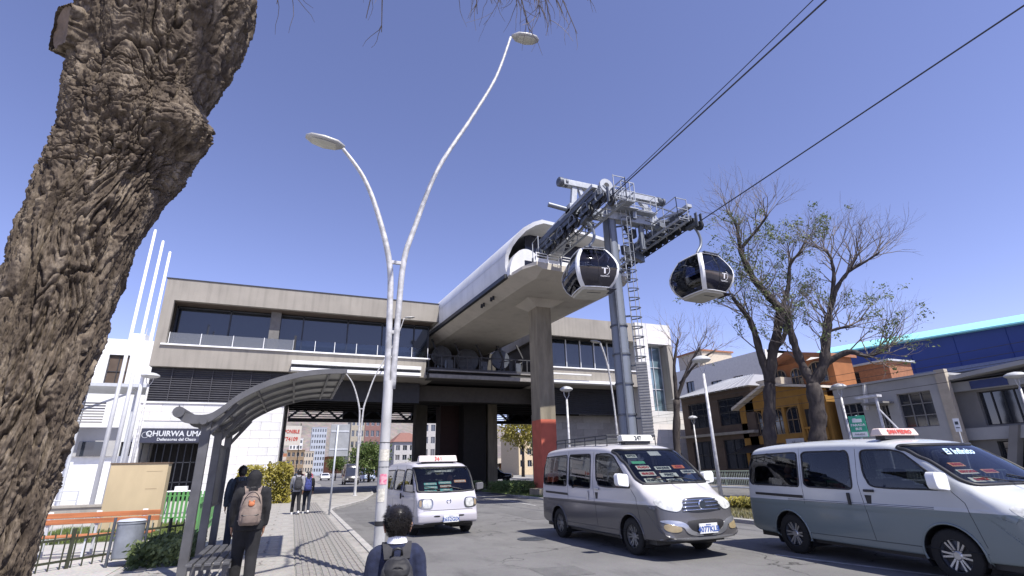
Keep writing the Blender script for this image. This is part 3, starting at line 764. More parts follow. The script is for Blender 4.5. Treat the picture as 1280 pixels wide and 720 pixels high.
# small maintenance cages hung on the gantry
def cage(x0, x1, y0, y1, z0, z1, name='maintenance_cage', n=2):
    m = MB()
    for z in (z0, (z0 + z1) / 2, z1):
        m.tube([(x0, y0, z), (x1, y0, z), (x1, y1, z), (x0, y1, z), (x0, y0, z)], 0.03, 5)
    for k in range(n + 1):
        x = x0 + (x1 - x0) * k / n
        m.tube([(x, y0, z0), (x, y0, z1)], 0.03, 5); m.tube([(x, y1, z0), (x, y1, z1)], 0.03, 5)
    m.box(x0, x1, y0, y1, z0 - 0.06, z0)
    return m.build(name, TLIGHT, tw)
cage(-0.5, 0.35, -1.4, -0.4, 15.2, 16.3, n=3)
cage(0.8, 2.3, -0.7, -0.22, 15.15, 16.2, n=1)
m = MB(); m.box(-0.9, 0.9, -0.9, 0.9, 15.06, 15.12); m.build('head_platform', TLIGHT, tw)
m = MB(); m.tube([(-4.1, 0.3, 15.05), (-2.9, 0.1, 14.8)], 0.13, 12); m.build('hydraulic_tube', TSTEEL, tw, smooth=40)

# roller trains
def rz(x, y): return RZ - SLP * (y)            # rope height at tower-local y
def train(xc, y0, y1, side, rail_near):
    tr = MB(); ln = 0
    # rocker beams
    npair = 12; ys = [y0 + (y1 - y0) * (k + 0.5) / npair for k in range(npair)]
    xx = lambda y: xc - SKX * y
    for k in range(0, npair, 2):
        ya, yb = ys[k] - 0.15, ys[k + 1] + 0.15
        for s_ in (-0.16, 0.16):
            tr.beam((xx(ya) + s_, ya, rz(0, ya) + 0.34), (xx(yb) + s_, yb, rz(0, yb) + 0.34), 0.05, 0.2)
        yc = (ys[k] + ys[k + 1]) / 2
        tr.beam((xx(yc), yc, rz(0, yc) + 0.34), (xx(yc), yc, rz(0, yc) + 0.66), 0.24, 0.2)
    for k in range(0, npair, 4):
        ya = (ys[k] + ys[k + 1]) / 2; yb = (ys[k + 2] + ys[k + 3]) / 2
        for s_ in (-0.2, 0.2): tr.beam((xx(ya) + s_, ya - .1, rz(0, ya) + 0.66), (xx(yb) + s_, yb + .1, rz(0, yb) + 0.66), 0.06, 0.26)
    for s_ in (-0.24, 0.24): tr.beam((xx(y0 + 1) + s_, y0 + 1, rz(0, y0 + 1) + 0.95), (xx(y1 - 1) + s_, y1 - 1, rz(0, y1 - 1) + 0.95), 0.08, 0.34)
    t = tr.build('roller_train', GUN, tw)
    sh = MB(); sh.lathe([(0.1, -0.11), (0.1, -0.07), (0.24, -0.07), (0.24, -0.05), (0.2, -0.02), (0.2, 0.02), (0.24, 0.05), (0.24, 0.07), (0.1, 0.07), (0.1, 0.11)], n=18, axis='X')
    s0 = sh.build('sheave', M('sheave_dark', (0.03, 0.032, 0.036), 0.55, metal=0.3), t, smooth=40)
    for k, y in enumerate(ys):
        o = s0 if k == 0 else inst(s0, t)
        o.location = (xx(y), y, rz(0, y) + 0.235)
    # lower pressure rollers at both ends
    for y in (ys[0] - 0.5, ys[-1] + 0.5):
        o = inst(s0, t); o.location = (xx(y), y, rz(0, y) - 0.24)
        b = MB(); b.beam((xx(y) + 0.16, y, rz(0, y) - 0.3), (xx(y) + 0.16, y, rz(0, y) + 0.5), 0.06, 0.16); b.beam((xx(y) - 0.16, y, rz(0, y) - 0.3), (xx(y) - 0.16, y, rz(0, y) + 0.5), 0.06, 0.16)
        b.build('roller_fork', GUN, t)
    # rope catcher bows
    bw = MB(); a = np.linspace(-0.4 * pi, 1.1 * pi, 10)
    bw.tube([(0.0, 0.3 * cos(q), 0.3 * sin(q)) for q in a], 0.03, 6)
    b0 = bw.build('catcher_bow', TSTEEL, t)
    for k in range(0, npair, 2):
        o = b0 if k == 0 else inst(b0, t); y = ys[k] + 0.1
        o.location = (xx(y) - 0.3, y, rz(0, y) + 0.4)
    # catwalk
    xw = xc + side * 0.75
    cw = MB()
    for s_ in (-0.3, 0.3): cw.beam((xw + s_ - SKX * y0, y0, rz(0, y0) + 0.15), (xw + s_ - SKX * y1, y1, rz(0, y1) + 0.15), 0.06, 0.12)
    cwo = cw.build('catwalk', TLIGHT, tw)
    st_ = MB(); st_.box(-0.3, 0.3, -0.11, 0.11, -0.02, 0.02); s1 = st_.build('catwalk_tread', TLIGHT, cwo)
    nt_ = int((y1 - y0) / 0.5)
    for k in range(nt_):
        y = y0 + 0.25 + k * 0.5; o = s1 if k == 0 else inst(s1, cwo); o.location = (xw - SKX * y, y, rz(0, y) + 0.24); o.rotation_euler = (radians(25), 0, 0)
    for k in range(0, nt_, 3):
        y = y0 + 0.3 + k * 0.5; b = MB(); b.beam((xw, y, rz(0, y) + 0.15), (xc, y, rz(0, y) + 0.9), 0.06, 0.08); b.build('catwalk_bracket', TSTEEL, cwo)
    # hand rails
    for (ra, rb) in rail_near:
        r_ = MB()
        for hh in (0.65, 1.2):
            r_.tube([(xw + side * 0.34, ra, rz(0, ra) + 0.2 + hh), (xw + side * 0.34, rb, rz(0, rb) + 0.2 + hh)], 0.025, 5)
        n_ = max(2, int((rb - ra) / 0.9))
        for k in range(n_ + 1):
            y = ra + (rb - ra) * k / n_
            r_.tube([(xw + side * 0.34, y, rz(0, y) + 0.15), (xw + side * 0.34, y, rz(0, y) + 1.4)], 0.025, 5)
        if ra <= y0 + 0.3:
            for hh in (0.2, 0.75, 1.35): r_.tube([(xw + 0.34, ra, rz(0, ra) + hh), (xw - 0.34, ra, rz(0, ra) + hh)], 0.025, 5)
            for xx_ in (xw - 0.34, xw + 0.34): r_.tube([(xx_, ra, rz(0, ra) + 0.15), (xx_, ra, rz(0, ra) + 1.4)], 0.025, 5)
        r_.build('catwalk_railing', TLIGHT, cwo)
    return t
XL, XR = 12.6 - TX, 18.45 - TX
train(XL, -3.4, 4.6, 1, [(-3.4, -1.6), (0.6, 2.4)])
train(XR, -2.7, 4.0, -1, [(-2.7, 0.6)])
for x in (XL, XR):
    m = MB(); m.box(x - 0.16, x + 0.16, -0.25, 0.25, RZ + 0.9, 14.6); m.beam((x, -1.1, RZ + 1.2), (x, 0, 14.6), .16, .16); m.beam((x, 1.1, RZ + 0.9), (x, 0, 14.6), .16, .16); m.build('train_hanger', TSTEEL, tw)
# dark underslung frame of the right train and its diagonal stays
m = MB(); m.beam((0.4, 0.2, 13.0), (2.7, 1.6, 13.3), 0.3, 0.5); m.beam((0.5, 0, 14.4), (2.6, 2.0, 13.9), .14, .14); m.beam((0.4, 0, 11.2), (2.7, 3.0, 13.1), .2, .3)
m.build('side_brace', GUN, tw)
m = MB(); m.tube([(2.6, 0, 16.1), (3.1, -2.2, 14.3)], 0.05, 6); m.beam((1.6, 0.0, 14.6), (1.6, 0.0, 13.1), .25, .2); m.build('diagonal_stay', TSTEEL, tw)
m = MB()
for s_ in (-0.2, 0.2): m.tube([(0.9 + s_, 0.5, 12.2), (0.9 + s_, 0.5, 15.0)], 0.025, 5)
for k in range(9): m.tube([(0.7, 0.5, 12.3 + k * 0.31), (1.1, 0.5, 12.3 + k * 0.31)], 0.02, 5)
m.build('short_ladder', TLIGHT, tw)
# second short catwalk treads on the station side of the left train
m = MB(); m.tube([(XL - 0.5, 3.4, RZ), (XL - 0.5, 3.4, RZ + 1.1), (XL - 0.5, 4.2, RZ + 1.0), (XL - 0.5, 4.2, RZ - 0.1)], 0.03, 5); m.build('end_railing', TLIGHT, tw)

# ropes: rising over the viewer, descending into the station
def rope(x, sag=0.0, r=0.028, dz=0.0, y_from=-30.0, y_to=31.0, name='haul_rope'):
    m = MB(); pts = []
    for k in range(41):
        y = y_from + (y_to - y_from) * k / 40
        pts.append((x - SKX * (y - TY), y, RZ + dz - SLP * (y - TY)))
    m.tube(pts, r, 8); return m
RSTEEL = M('rope_steel', (0.05, 0.05, 0.06), 0.5, metal=0.5)
o = rope(12.6).build('haul_rope', RSTEEL, smooth=True); tag(o, 'left steel haul rope carrying the gondola beside the tower ladder', 'rope', 'haul ropes')
o = rope(18.45).build('haul_rope', RSTEEL, smooth=True); tag(o, 'right steel haul rope running over the farther gondola by the trees', 'rope', 'haul ropes')
m = MB(); a = Vector((TX - 1.5, TY + 0.2, 16.45)); b = Vector((12.9 + 0.65, -8, 17.2))
m.tube([(15.25, TY - 0.2, 16.3), (15.3, 12, 16.8), (15.6, -10, 18.6)], 0.02, 6)
o = m.build('signal_cable', RSTEEL, smooth=True); tag(o, 'thinner signal cable leaving the top of the tower above the haul rope', 'cable')

# ================================================================ GONDOLAS
CABG = tinted_glass('cabin_tinted_glass', (0.28, 0.30, 0.40), 0.8, 0.03)
CABD = M('cabin_dark_panel', (0.014, 0.014, 0.024), 0.12, var=0.0, spec=0.8)
CABW = M('cabin_white_frame', (0.68, 0.69, 0.70), 0.35, var=0.03)
CABB = M('cabin_floor_grey', (0.42, 0.41, 0.37), 0.7, var=0.1, scale=3)
levels = [(0.12, .74, .84), (0.38, .93, 1.02), (0.68, 1.04, 1.14), (0.98, 1.09, 1.2), (1.22, 1.08, 1.19), (1.5, 1.0, 1.1), (1.8, .86, .97), (2.08, .70, .82)]
def cabin(label, loc, rz_):
    g = thing('gondola', label, 'gondola', loc, rz_, 'gondolas of the cable car')
    CH = 0.125
    def side(i, a, b, inset, t0, t1, off=0.0):   # corner positions on side i between levels a..b, t across
        pass
    def pt(lv, sx, sy, along, axis, off=0.0):
        z, hx, hy = lv
        if axis == 'y': return (along * (hx - CH), sy * (hy + off), z)
        return (sx * (hx + off), along * (hy - CH), z)
    NS = 7
    for axis, s_ in (('y', -1), ('y', 1), ('x', -1), ('x', 1)):
        for nm, l0, l1, mt in (('lower_panel', 0, 3, CABD), ('window_pane', 3, 7, CABG)):
            if nm == 'lower_panel' and axis == 'x': mt = CABG if True else mt
            m = MB(); rs = []
            for lv in levels[l0:l1 + 1]:
                row = []
                for k in range(NS):
                    t = -1 + 2 * k / (NS - 1)
                    bul = 0.05 * (1 - t * t)
                    row.append(pt(lv, s_, s_, t, axis, bul))
                rs.append(row)
            m.rings(rs, False, False, False); m.build(nm, mt, g, smooth=True)
        # seam down the middle (doors) and rim at mid height
        m = MB()
        m.tube([pt(lv, s_, s_, 0.0, axis, 0.055) for lv in levels], 0.012, 5)
        m.tube([pt(levels[3], s_, s_, -1 + k / 5, axis, 0.05 * (1 - (-1 + k / 5) ** 2) + .004) for k in range(11)], 0.014, 5)
        m.build('window_seam', BLACK, g)
        m = MB()   # rounded window lip along the top
        m.tube([pt(levels[7], s_, s_, -1 + k / 5, axis, 0.05 * (1 - (-1 + k / 5) ** 2) + .01) for k in range(11)], 0.028, 6)
        m.tube([pt(levels[0], s_, s_, -1 + k / 5, axis, 0.05 * (1 - (-1 + k / 5) ** 2) + .01) for k in range(11)], 0.03, 6)
        m.build('rim', CABW, g, smooth=True)
    for sx in (-1, 1):
        for sy in (-1, 1):
            m = MB(); rs = []
            for (z, hx, hy) in levels:
                e = 0.014
                p1 = Vector((sx * (hx + e), sy * (hy - CH - .02), z)); p2 = Vector((sx * (hx - CH - .02), sy * (hy + e), z)); mid = Vector((sx * (hx - CH * .28 + e), sy * (hy - CH * .28 + e), z))
                c = Vector((sx * (hx - CH - .03), sy * (hy - CH - .03), z))
                rs.append([p1, mid, p2, c])
            m.rings(rs, True, True, True); m.build('corner_rib', CABW, g, smooth=45)
    m = MB()
    m.rings([[(x, y, 0.13) for x, y in ((-.74, -.7), (-.6, -.84), (.6, -.84), (.74, -.7), (.74, .7), (.6, .84), (-.6, .84), (-.74, .7))],
             [(x, y, 0.0) for x, y in ((-.68, -.66), (-.56, -.78), (.56, -.78), (.68, -.66), (.68, .66), (.56, .78), (-.56, .78), (-.68, .66))]], True, True)
    fl = m.build('floor_pan', CABB, g, bevel=0.02)
    m = MB(); m.box(-.35, .35, -.40, -.34, -0.012, 0.0); m.build('floor_rib', GUN, fl)
    m = MB(); m.box(0.5, 0.95, -0.95, -0.2, 0.02, 0.07); m.build('door_bumper', CABD, g, bevel=0.02)
    m = MB()
    m.rings([[(x, y, z) for x, y in ((-a, -b + .12), (-a + .12, -b), (a - .12, -b), (a, -b + .12), (a, b - .12), (a - .12, b), (-a + .12, b), (-a, b - .12))] for z, a, b in ((2.08, .7, .82), (2.16, .66, .78), (2.2, .5, .6))], True, True)
    m.box(-.5, .5, -.95, -.75, 2.1, 2.17); m.build('roof', GUN, g, bevel=0.01)
    # seats
    m = MB(); m.box(-.85, -.45, -.85, .85, .5, .58); m.box(.45, .85, -.85, .85, .5, .58); m.box(-.86, -.8, -.85, .85, .58, 1.0); m.box(.8, .86, -.85, .85, .58, 1.0); m.build('bench_seat', DARKM, g)
    # hanger arm with grip
    m = MB()
    m.tube(smoothpath([(0, 0, 2.16), (0.02, 0, 2.5), (0.34, 0, 2.95), (0.42, 0, 3.35), (0.30, 0, 3.75), (0.06, 0, 4.05)], 5), 0.075, 10); m.box(-.25, .25, -.35, .35, 2.18, 2.26)
    m.build('hanger_arm', TSTEEL, g, smooth=40)
    m = MB(); m.box(-.13, .2, -.42, .42, 3.98, 4.16); m.box(-.05, .05, -.6, .6, 4.05, 4.12); m.build('grip', GUN, g, bevel=0.02)
    # emblem: T in a broken ring, on the two end faces
    LW = M('emblem_white', (0.75, 0.75, 0.78), 0.4, var=0)
    for sg_ in (-1, 1):
        em = MB(); yy = -(1.175 + .052) if sg_ < 0 else 1.227
        cx, cz = 0.30 * (1 if sg_ < 0 else -1), 0.86
        sq = lambda x, z: (cx + x * 1.0, yy + sg_ * 0.012 - sg_ * (0.98 - z) * 0.30 * 1.0 if z < 0.98 else yy, z)
        def yat(x, z):
            t = abs(x) / 0.9; 
            for (za, _, ha), (zb, _, hb) in zip(levels[:-1], levels[1:]):
                if za <= z <= zb: h = ha + (hb - ha) * (z - za) / (zb - za); break
            return sg_ * (h + 0.05 * (1 - t * t) + 0.012)
        def put(poly):
            em.add([(x, yat(x, z), z) for x, z in poly], [tuple(range(len(poly)))])
        put([(cx - .16, cz + .13), (cx + .16, cz + .13), (cx + .16, cz + .07), (cx - .16, cz + .07)])
        put([(cx - .04, cz + .07), (cx + .04, cz + .07), (cx + .04, cz - .17), (cx - .04, cz - .17)])
        for a0 in np.arange(-1.2, 1.0, 0.2):
            a1 = a0 + 0.2
            put([(cx + .26 * cos(a0), cz + .26 * sin(a0)), (cx + .26 * cos(a1), cz + .26 * sin(a1)), (cx + .235 * cos(a1), cz + .235 * sin(a1)), (cx + .235 * cos(a0), cz + .235 * sin(a0))])
        em.build('emblem', LW, g, fix=False)
        if sg_ < 0:
            text('lettering', 'TELEFÉRICO', 0.085, LW, g, (cx, yat(cx, 0.56) - 0.03, 0.56), (radians(90 - 16 + 26), 0, 0))
    return g
def at_rope(x0, y, lab, rz_, dz=0):
    z = RZ - SLP * (y - TY) - 4.07 - dz
    return cabin(lab, (x0 - SKX * (y - TY), y, z), rz_)
at_rope(12.6, 20.4, 'dark white framed gondola in front of the station roof, left of the tower', radians(-10))
at_rope(18.45, 19.15, 'dark glass gondola with white frame hanging against the sky, nearer the bare trees', radians(3))
# ================================================================ VEHICLES
def paint2(name, top, bot, zline, rough=0.25, slope=0.0, coat=0.4):
    m = bpy.data.materials.new(name); m.use_nodes = True
    N = m.node_tree.nodes; L = m.node_tree.links; b = N['Principled BSDF']
    b.inputs['Roughness'].default_value = rough; b.inputs['Coat Weight'].default_value = coat; b.inputs['Coat Roughness'].default_value = 0.08
    tc = N.new('ShaderNodeTexCoord'); sp = N.new('ShaderNodeSeparateXYZ'); L.new(tc.outputs['Object'], sp.inputs[0])
    mt = N.new('ShaderNodeMath'); mt.operation = 'MULTIPLY_ADD'; mt.inputs[1].default_value = slope; L.new(sp.outputs['Y'], mt.inputs[0]); L.new(sp.outputs['Z'], mt.inputs[2])
    gt = N.new('ShaderNodeMath'); gt.operation = 'GREATER_THAN'; gt.inputs[1].default_value = zline; L.new(mt.outputs[0], gt.inputs[0])
    nz = N.new('ShaderNodeTexNoise'); nz.inputs['Scale'].default_value = 2.5; nz.inputs['Detail'].default_value = 6; L.new(tc.outputs['Object'], nz.inputs['Vector'])
    # road dirt, denser low down on the body
    d = N.new('ShaderNodeMapRange'); d.inputs[1].default_value = 0.25; d.inputs[2].default_value = 1.1; d.inputs[3].default_value = 0.28; d.inputs[4].default_value = 0.04; L.new(sp.outputs['Z'], d.inputs[0])
    dm = N.new('ShaderNodeMath'); dm.operation = 'MULTIPLY'; L.new(d.outputs[0], dm.inputs[0]); L.new(nz.outputs['Fac'], dm.inputs[1])
    mx = N.new('ShaderNodeMix'); mx.data_type = 'RGBA'; mx.inputs[6].default_value = (*bot, 1); mx.inputs[7].default_value = (*top, 1); L.new(gt.outputs[0], mx.inputs[0])
    m2 = N.new('ShaderNodeMix'); m2.data_type = 'RGBA'; m2.inputs[7].default_value = (0.16, 0.14, 0.12, 1); L.new(dm.outputs[0], m2.inputs[0]); L.new(mx.outputs[2], m2.inputs[6])
    L.new(m2.outputs[2], b.inputs['Base Color'])
    MATS[name] = m; return m
VGLASS = tinted_glass('vehicle_glass', (0.42, 0.45, 0.47), 0.8, 0.02)
WSGLASS = tinted_glass('windscreen_glass', (0.62, 0.66, 0.67), 0.85, 0.02)
CHROME = M('chrome', (0.7, 0.71, 0.73), 0.12, metal=1.0, var=0)
LAMPG = M('lamp_glass', (0.50, 0.51, 0.50), 0.1, var=0.3, scale=9, spec=0.9)
LAMPD = M('lamp_reflector', (0.28, 0.28, 0.27), 0.15, metal=0.8, var=0.2)
AMBER = M('amber_lens', (0.5, 0.25, 0.08), 0.2, var=0)
INTR = M('grey_seat_cloth', (0.06, 0.06, 0.065), 0.9, var=0.2)
ALLOY = M('alloy_wheel', (0.5, 0.5, 0.5), 0.3, metal=0.7, var=0.1)
HUBC = M('steel_wheel', (0.22, 0.22, 0.22), 0.45, metal=0.6, var=0.2)
PLATE = M('plate_white', (0.62, 0.63, 0.63), 0.5, var=0.03)
INKD = M('ink_dark', (0.03, 0.04, 0.05), 0.6, var=0)
INKB = M('ink_blue', (0.03, 0.08, 0.3), 0.6, var=0)
INKR = M('ink_red', (0.45, 0.05, 0.04), 0.6, var=0)

def densify(pts, step):
    out = []
    for i in range(len(pts)):
        a = Vector(pts[i]); b = Vector(pts[(i + 1) % len(pts)]); n = max(1, int(round((b - a).length / step)))
        for k in range(n): out.append(a + (b - a) * k / n)
    return out
def chaikin(pts, n=2, closed=True):
    for _ in range(n):
        o = []
        for i in range(len(pts)):
            a = Vector(pts[i]); b = Vector(pts[(i + 1) % len(pts)])
            o += [a * .75 + b * .25, a * .25 + b * .75]
        pts = o
    return pts
def roundpoly(pts, r):
    out = []; n = len(pts)
    for i in range(n):
        a, b, c = Vector(pts[i - 1]), Vector(pts[i]), Vector(pts[(i + 1) % n])
        u = (a - b); v = (c - b); ru = min(r, u.length * .45); rv = min(r, v.length * .45); p0 = b + u.normalized() * ru; p1 = b + v.normalized() * rv
        for t in (0, .25, .5, .75, 1): out.append(p0 * (1 - t) ** 2 + b * 2 * t * (1 - t) + p1 * t * t)
    return out
def inpoly(p, poly):
    x, y = p; c = False; j = len(poly) - 1
    for i in range(len(poly)):
        xi, yi = poly[i]; xj, yj = poly[j]
        if (yi > y) != (yj > y) and x < (xj - xi) * (y - yi) / (yj - yi) + xi: c = not c
        j = i
    return c
def closest_on(p, poly):
    best = None; bd = 1e9
    for i in range(len(poly)):
        a = poly[i]; b = poly[(i + 1) % len(poly)]
        ax, ay = a; dx, dy = b[0] - ax, b[1] - ay; l2 = dx * dx + dy * dy or 1e-9
        t = max(0, min(1, ((p[0] - ax) * dx + (p[1] - ay) * dy) / l2)); qx, qy = ax + dx * t, ay + dy * t
        d = (p[0] - qx) ** 2 + (p[1] - qy) ** 2
        if d < bd: bd = d; best = (qx, qy)
    return best, sqrt(bd)

def van(name, label, loc, rz_, S, group=None, cat='van'):
    """local frame: front faces -Y at y=0, body runs to +Y; x across; z up from the road"""
    g = thing(name, label, cat, loc, rz_, group)
    Lb, Wd = S['L'], S['W'] / 2
    sil = [Vector(p) for p in chaikin(S['sil'], 2)]
    sil = densify(sil, 0.035)
    # orientation: make it counter-clockwise in (y,z)
    area = sum(sil[i].x * sil[(i + 1) % len(sil)].y - sil[(i + 1) % len(sil)].x * sil[i].y for i in range(len(sil)))
    if area < 0: sil.reverse()
    n = len(sil)
    nor = []
    for i in range(n):
        t = (sil[(i + 2) % n] - sil[i - 2]).normalized(); nor.append(Vector((-t.y, t.x)))
    ztop = max(p.y for p in sil)
    def rr(p):
        y, z = p
        front = S.get('rf', .30); rear = S.get('rr', .14); roof = S.get('rt', .15); bot = 0.05
        if z < 0.36: return bot
        if y < 0.5 and z < S['ws'][0][1] + .05: return front
        if y < S['ws'][1][0] and z >= S['ws'][0][1]: return front * 0.62
        if y > Lb - 0.3 and z < ztop - 0.3: return rear
        return roof
    R = [rr((p.x, p.y)) for p in sil]
    R = [sum(R[(i + k) % n] for k in range(-5, 6)) / 11 for i in range(n)]
    def wz(y, z):
        zb = S['belt']
        if z > zb: w_ = Wd * (1 - S['tumble'] * ((z - zb) / (ztop - zb)) ** 1.25)
        elif z < .75: w_ = Wd * (1 - 0.035 * ((.75 - z) / .5) ** 2)
        else: w_ = Wd
        if abs(z - S.get('crease', 0.92)) < 0.05: w_ += 0.006
        if y < 1.2: w_ *= 1 - 0.055 * ((1.2 - y) / 1.2) ** 2
        if y > Lb - .8: w_ *= 1 - 0.03 * ((y - Lb + .8) / .8) ** 2
        return w_
    PW = S.get('pw', 2.7); NR = 12; NS_ = 26
    sp0, sp1, spz = 0.75, Lb - 0.6, 0.98
    rings_ = []
    for k in range(NR + 1):
        f = k / NR; ph = f * pi / 2
        fr = sin(ph) ** (2 / PW) if ph > 0 else 0
        if k == 0: fr = 0
        row = []
        for i in range(n):
            d = R[i] * (1 - cos(ph) ** (2 / PW)) if k < NR else R[i]
            q = sil[i] + nor[i] * d
            row.append((wz(q.x, q.y) * fr, q.x, q.y))
        rings_.append(row)
    q0 = [Vector((r[1], r[2])) for r in rings_[-1]]
    for k in range(1, NS_ + 1):
        f = k / NS_; row = []
        for i in range(n):
            a = q0[i]; mcl = Vector((min(max(a.x, sp0), sp1), spz)); p = a.lerp(mcl, f)
            row.append([wz(p.x, p.y), p.x, p.y])
        rings_.append(row)
    # holes
    wheels = S['wheels']; RA = S.get('arch', 0.40); WR = S['wr']
    polys = [roundpoly(p, .06) for p in S['side_windows']]; polys = [[(v[0], v[1]) for v in p] for p in polys]
    total = len(rings_)
    # snap side vertices to hole borders
    for k in range(NR - 3, total):
        for i in range(n):
            x, y, z = rings_[k][i]
            for wy in wheels:
                dy, dz = y - wy, z - WR; d = hypot(dy, dz)
                if abs(d - RA) < 0.019 and d > 0.01: y = wy + dy / d * RA; z = WR + dz / d * RA
            for pl in polys:
                if min(v[0] for v in pl) - .05 < y < max(v[0] for v in pl) + .05 and min(v[1] for v in pl) - .05 < z < max(v[1] for v in pl) + .05:
                    (qx, qy), d = closest_on((y, z), pl)
                    if d < 0.017: y, z = qx, qy
            w_ = wz(y, z) if k >= NR else x
            rings_[k][i] = (w_, y, z)
    body = MB(); glassm = [MB() for _ in polys * 2] ; wsm = MB()
    idx = {}
    wsb, wst = S['ws']
    def is_ws(y, z, fr):   # windscreen area on the front skin
        return wsb[1] + .03 < z < wst[1] - .02 and y < wst[0] + .25 and fr < S.get('wsfr', .90)
    def is_rw(y, z, fr): return y > Lb - 0.35 and S['belt'] + .12 < z < ztop - .28 and fr < .86
    for sgn in (1, -1):
        V = [[(sgn * p[0], p[1], p[2]) for p in row] for row in rings_]
        for k in range(total - 1):
            for i in range(n):
                j = (i + 1) % n
                quad = [V[k][i], V[k][j], V[k + 1][j], V[k + 1][i]]
                cy = sum(q[1] for q in quad) / 4; cz = sum(q[2] for q in quad) / 4
                if sgn < 0: quad = quad[::-1]
                if k >= NR - 3 and any(hypot(cy - wy, cz - WR) < RA for wy in wheels): continue
                if k < NR:
                    fr = abs(quad[0][0] + quad[2][0]) / 2 / Wd
                    if is_ws(cy, cz, fr): wsm.add(quad, [(0, 1, 2, 3)], 0); continue
                    if is_rw(cy, cz, fr): wsm.add(quad, [(0, 1, 2, 3)], 1); continue
                hit = False
                if k >= NR - 4:
                    for pi_, pl in enumerate(polys):
                        if inpoly((cy, cz), pl): glassm[pi_ + (len(polys) if sgn < 0 else 0)].add(quad, [(0, 1, 2, 3)], 0); hit = True; break
                if hit: continue
                body.add(quad, [(0, 1, 2, 3)], 0)
    def weld(o):
        import bmesh
        bm = bmesh.new(); bm.from_mesh(o.data); bmesh.ops.remove_doubles(bm, verts=bm.verts[:], dist=0.0008); bmesh.ops.recalc_face_normals(bm, faces=bm.faces[:]); bm.to_mesh(o.data); bm.free()
        o.data.polygons.foreach_set('use_smooth', [True] * len(o.data.polygons)); o.data.update()
    bo = body.build('body', S['paint'], g, fix=False); weld(bo)
    bvh = BVHTree.FromPolygons([tuple(v) for v in body.v], body.f)
    gl = []
    for gm in glassm:
        o = gm.build('window', VGLASS, g, fix=False); weld(o); gl.append(o)
    wo_ = MB(); wo_.v = wsm.v; wo_.f = [f for f, mm_ in zip(wsm.f, wsm.m) if mm_ == 0]; wo_.m = [0] * len(wo_.f)
    ws = wo_.build('windscreen', WSGLASS, g, fix=False)
    import bmesh
    def clean(o):
        bm = bmesh.new(); bm.from_mesh(o.data); bmesh.ops.remove_doubles(bm, verts=bm.verts[:], dist=0.0008)
        loose = [v for v in bm.verts if not v.link_faces]; bmesh.ops.delete(bm, geom=loose, context='VERTS'); bm.to_mesh(o.data); bm.free()
        o.data.polygons.foreach_set('use_smooth', [True] * len(o.data.polygons)); o.data.update()
    clean(ws)
    wr_ = MB(); wr_.v = wsm.v; wr_.f = [f for f, mm_ in zip(wsm.f, wsm.m) if mm_ == 1]; wr_.m = [0] * len(wr_.f)
    if wr_.f:
        o = wr_.build('rear_window', VGLASS, g, fix=False); clean(o)
    wsbvh = BVHTree.FromPolygons([tuple(v) for v in wsm.v], wsm.f)
    # rubber seals round each opening = boundary loops of the glass meshes
    def seal(o, r, mat, nm='window_seal'):
        bm = bmesh.new(); bm.from_mesh(o.data)
        mm = MB()
        es = [e for e in bm.edges if len(e.link_faces) == 1]
        adj = {}
        for e in es:
            for v in e.verts: adj.setdefault(v.index, []).append(e)
        vs = {v.index: v.co.copy() for v in bm.verts}; used = set()
        for e in es:
            if e.index in used: continue
            loop = [e.verts[0].index, e.verts[1].index]; used.add(e.index)
            while True:
                nx = [x for x in adj[loop[-1]] if x.index not in used]
                if not nx: break
                used.add(nx[0].index); loop.append(nx[0].other_vert([v for v in nx[0].verts if v.index == loop[-1]][0]).index)
            pts = [vs[q] for q in loop]
            if len(pts) > 6:
                sm = list(pts)
                for _ in range(7 if nm != 'window_seal' else 2): sm = [(sm[q - 1] + sm[q] * 2 + sm[(q + 1) % len(sm)]) / 4 if 0 < q < len(sm) - 1 else sm[q] for q in range(len(sm))]
                mm.tube(sm, r, 5)
        bm.free()
        if mm.v: mm.build(nm, mat, o, smooth=True)
    for o in gl: seal(o, 0.016, BLACK)
    seal(ws, 0.032, BLACK, 'windscreen_seal')
    def side_x(y, z, sgn, off=0.0):
        h = bvh.ray_cast(Vector((sgn * 3, y, z)), Vector((-sgn, 0, 0)))
        if h[0] is None: return sgn * (wz(y, z) + off)
        return h[0].x + sgn * off
    def front_y(x, z, off=0.0, tree=None):
        h = (tree or bvh).ray_cast(Vector((x, -3, z)), Vector((0, 1, 0)))
        if h[0] is None: return 0.3 + off
        return h[0].y - off
    def fpatch(nm, poly, mat, off=0.006, parent=g, tree=None, sub=5, ch=2):
        """patch that follows the front skin; poly in (x,z)"""
        P = chaikin(poly, ch) if ch else [Vector(p) for p in poly]; P = densify(P, 0.05)
        c = sum(P, Vector((0, 0))) / len(P); m_ = MB(); rs = []
        for k in range(sub + 1):
            f = 1 - k / sub * 0.98
            rs.append([(q.x, front_y(q.x, q.y, off, tree), q.y) for q in [c + (p - c) * f for p in P]])
        m_.rings(rs, False, True)
        m_.rings([[(p[0], p[1] + .03, p[2]) for p in rs[0]], rs[0]], False, False)
        return m_.build(nm, mat, parent, smooth=50)
    def spatch(nm, poly, mat, sgn, off=0.004, parent=g, ch=2, sub=3):
        P = chaikin(poly, ch) if ch else [Vector(p) for p in poly]; P = densify(P, 0.05)
        c = sum(P, Vector((0, 0))) / len(P); m_ = MB(); rs = []
        for k in range(sub + 1):
            f = 1 - k / sub * 0.98
            rs.append([(side_x(q.x, q.y, sgn, off), q.x, q.y) for q in [c + (p - c) * f for p in P]])
        m_.rings(rs, False, True)
        m_.rings([[(p[0] - sgn * .02, p[1], p[2]) for p in rs[0]], rs[0]], False, False)
        return m_.build(nm, mat, parent, smooth=50)
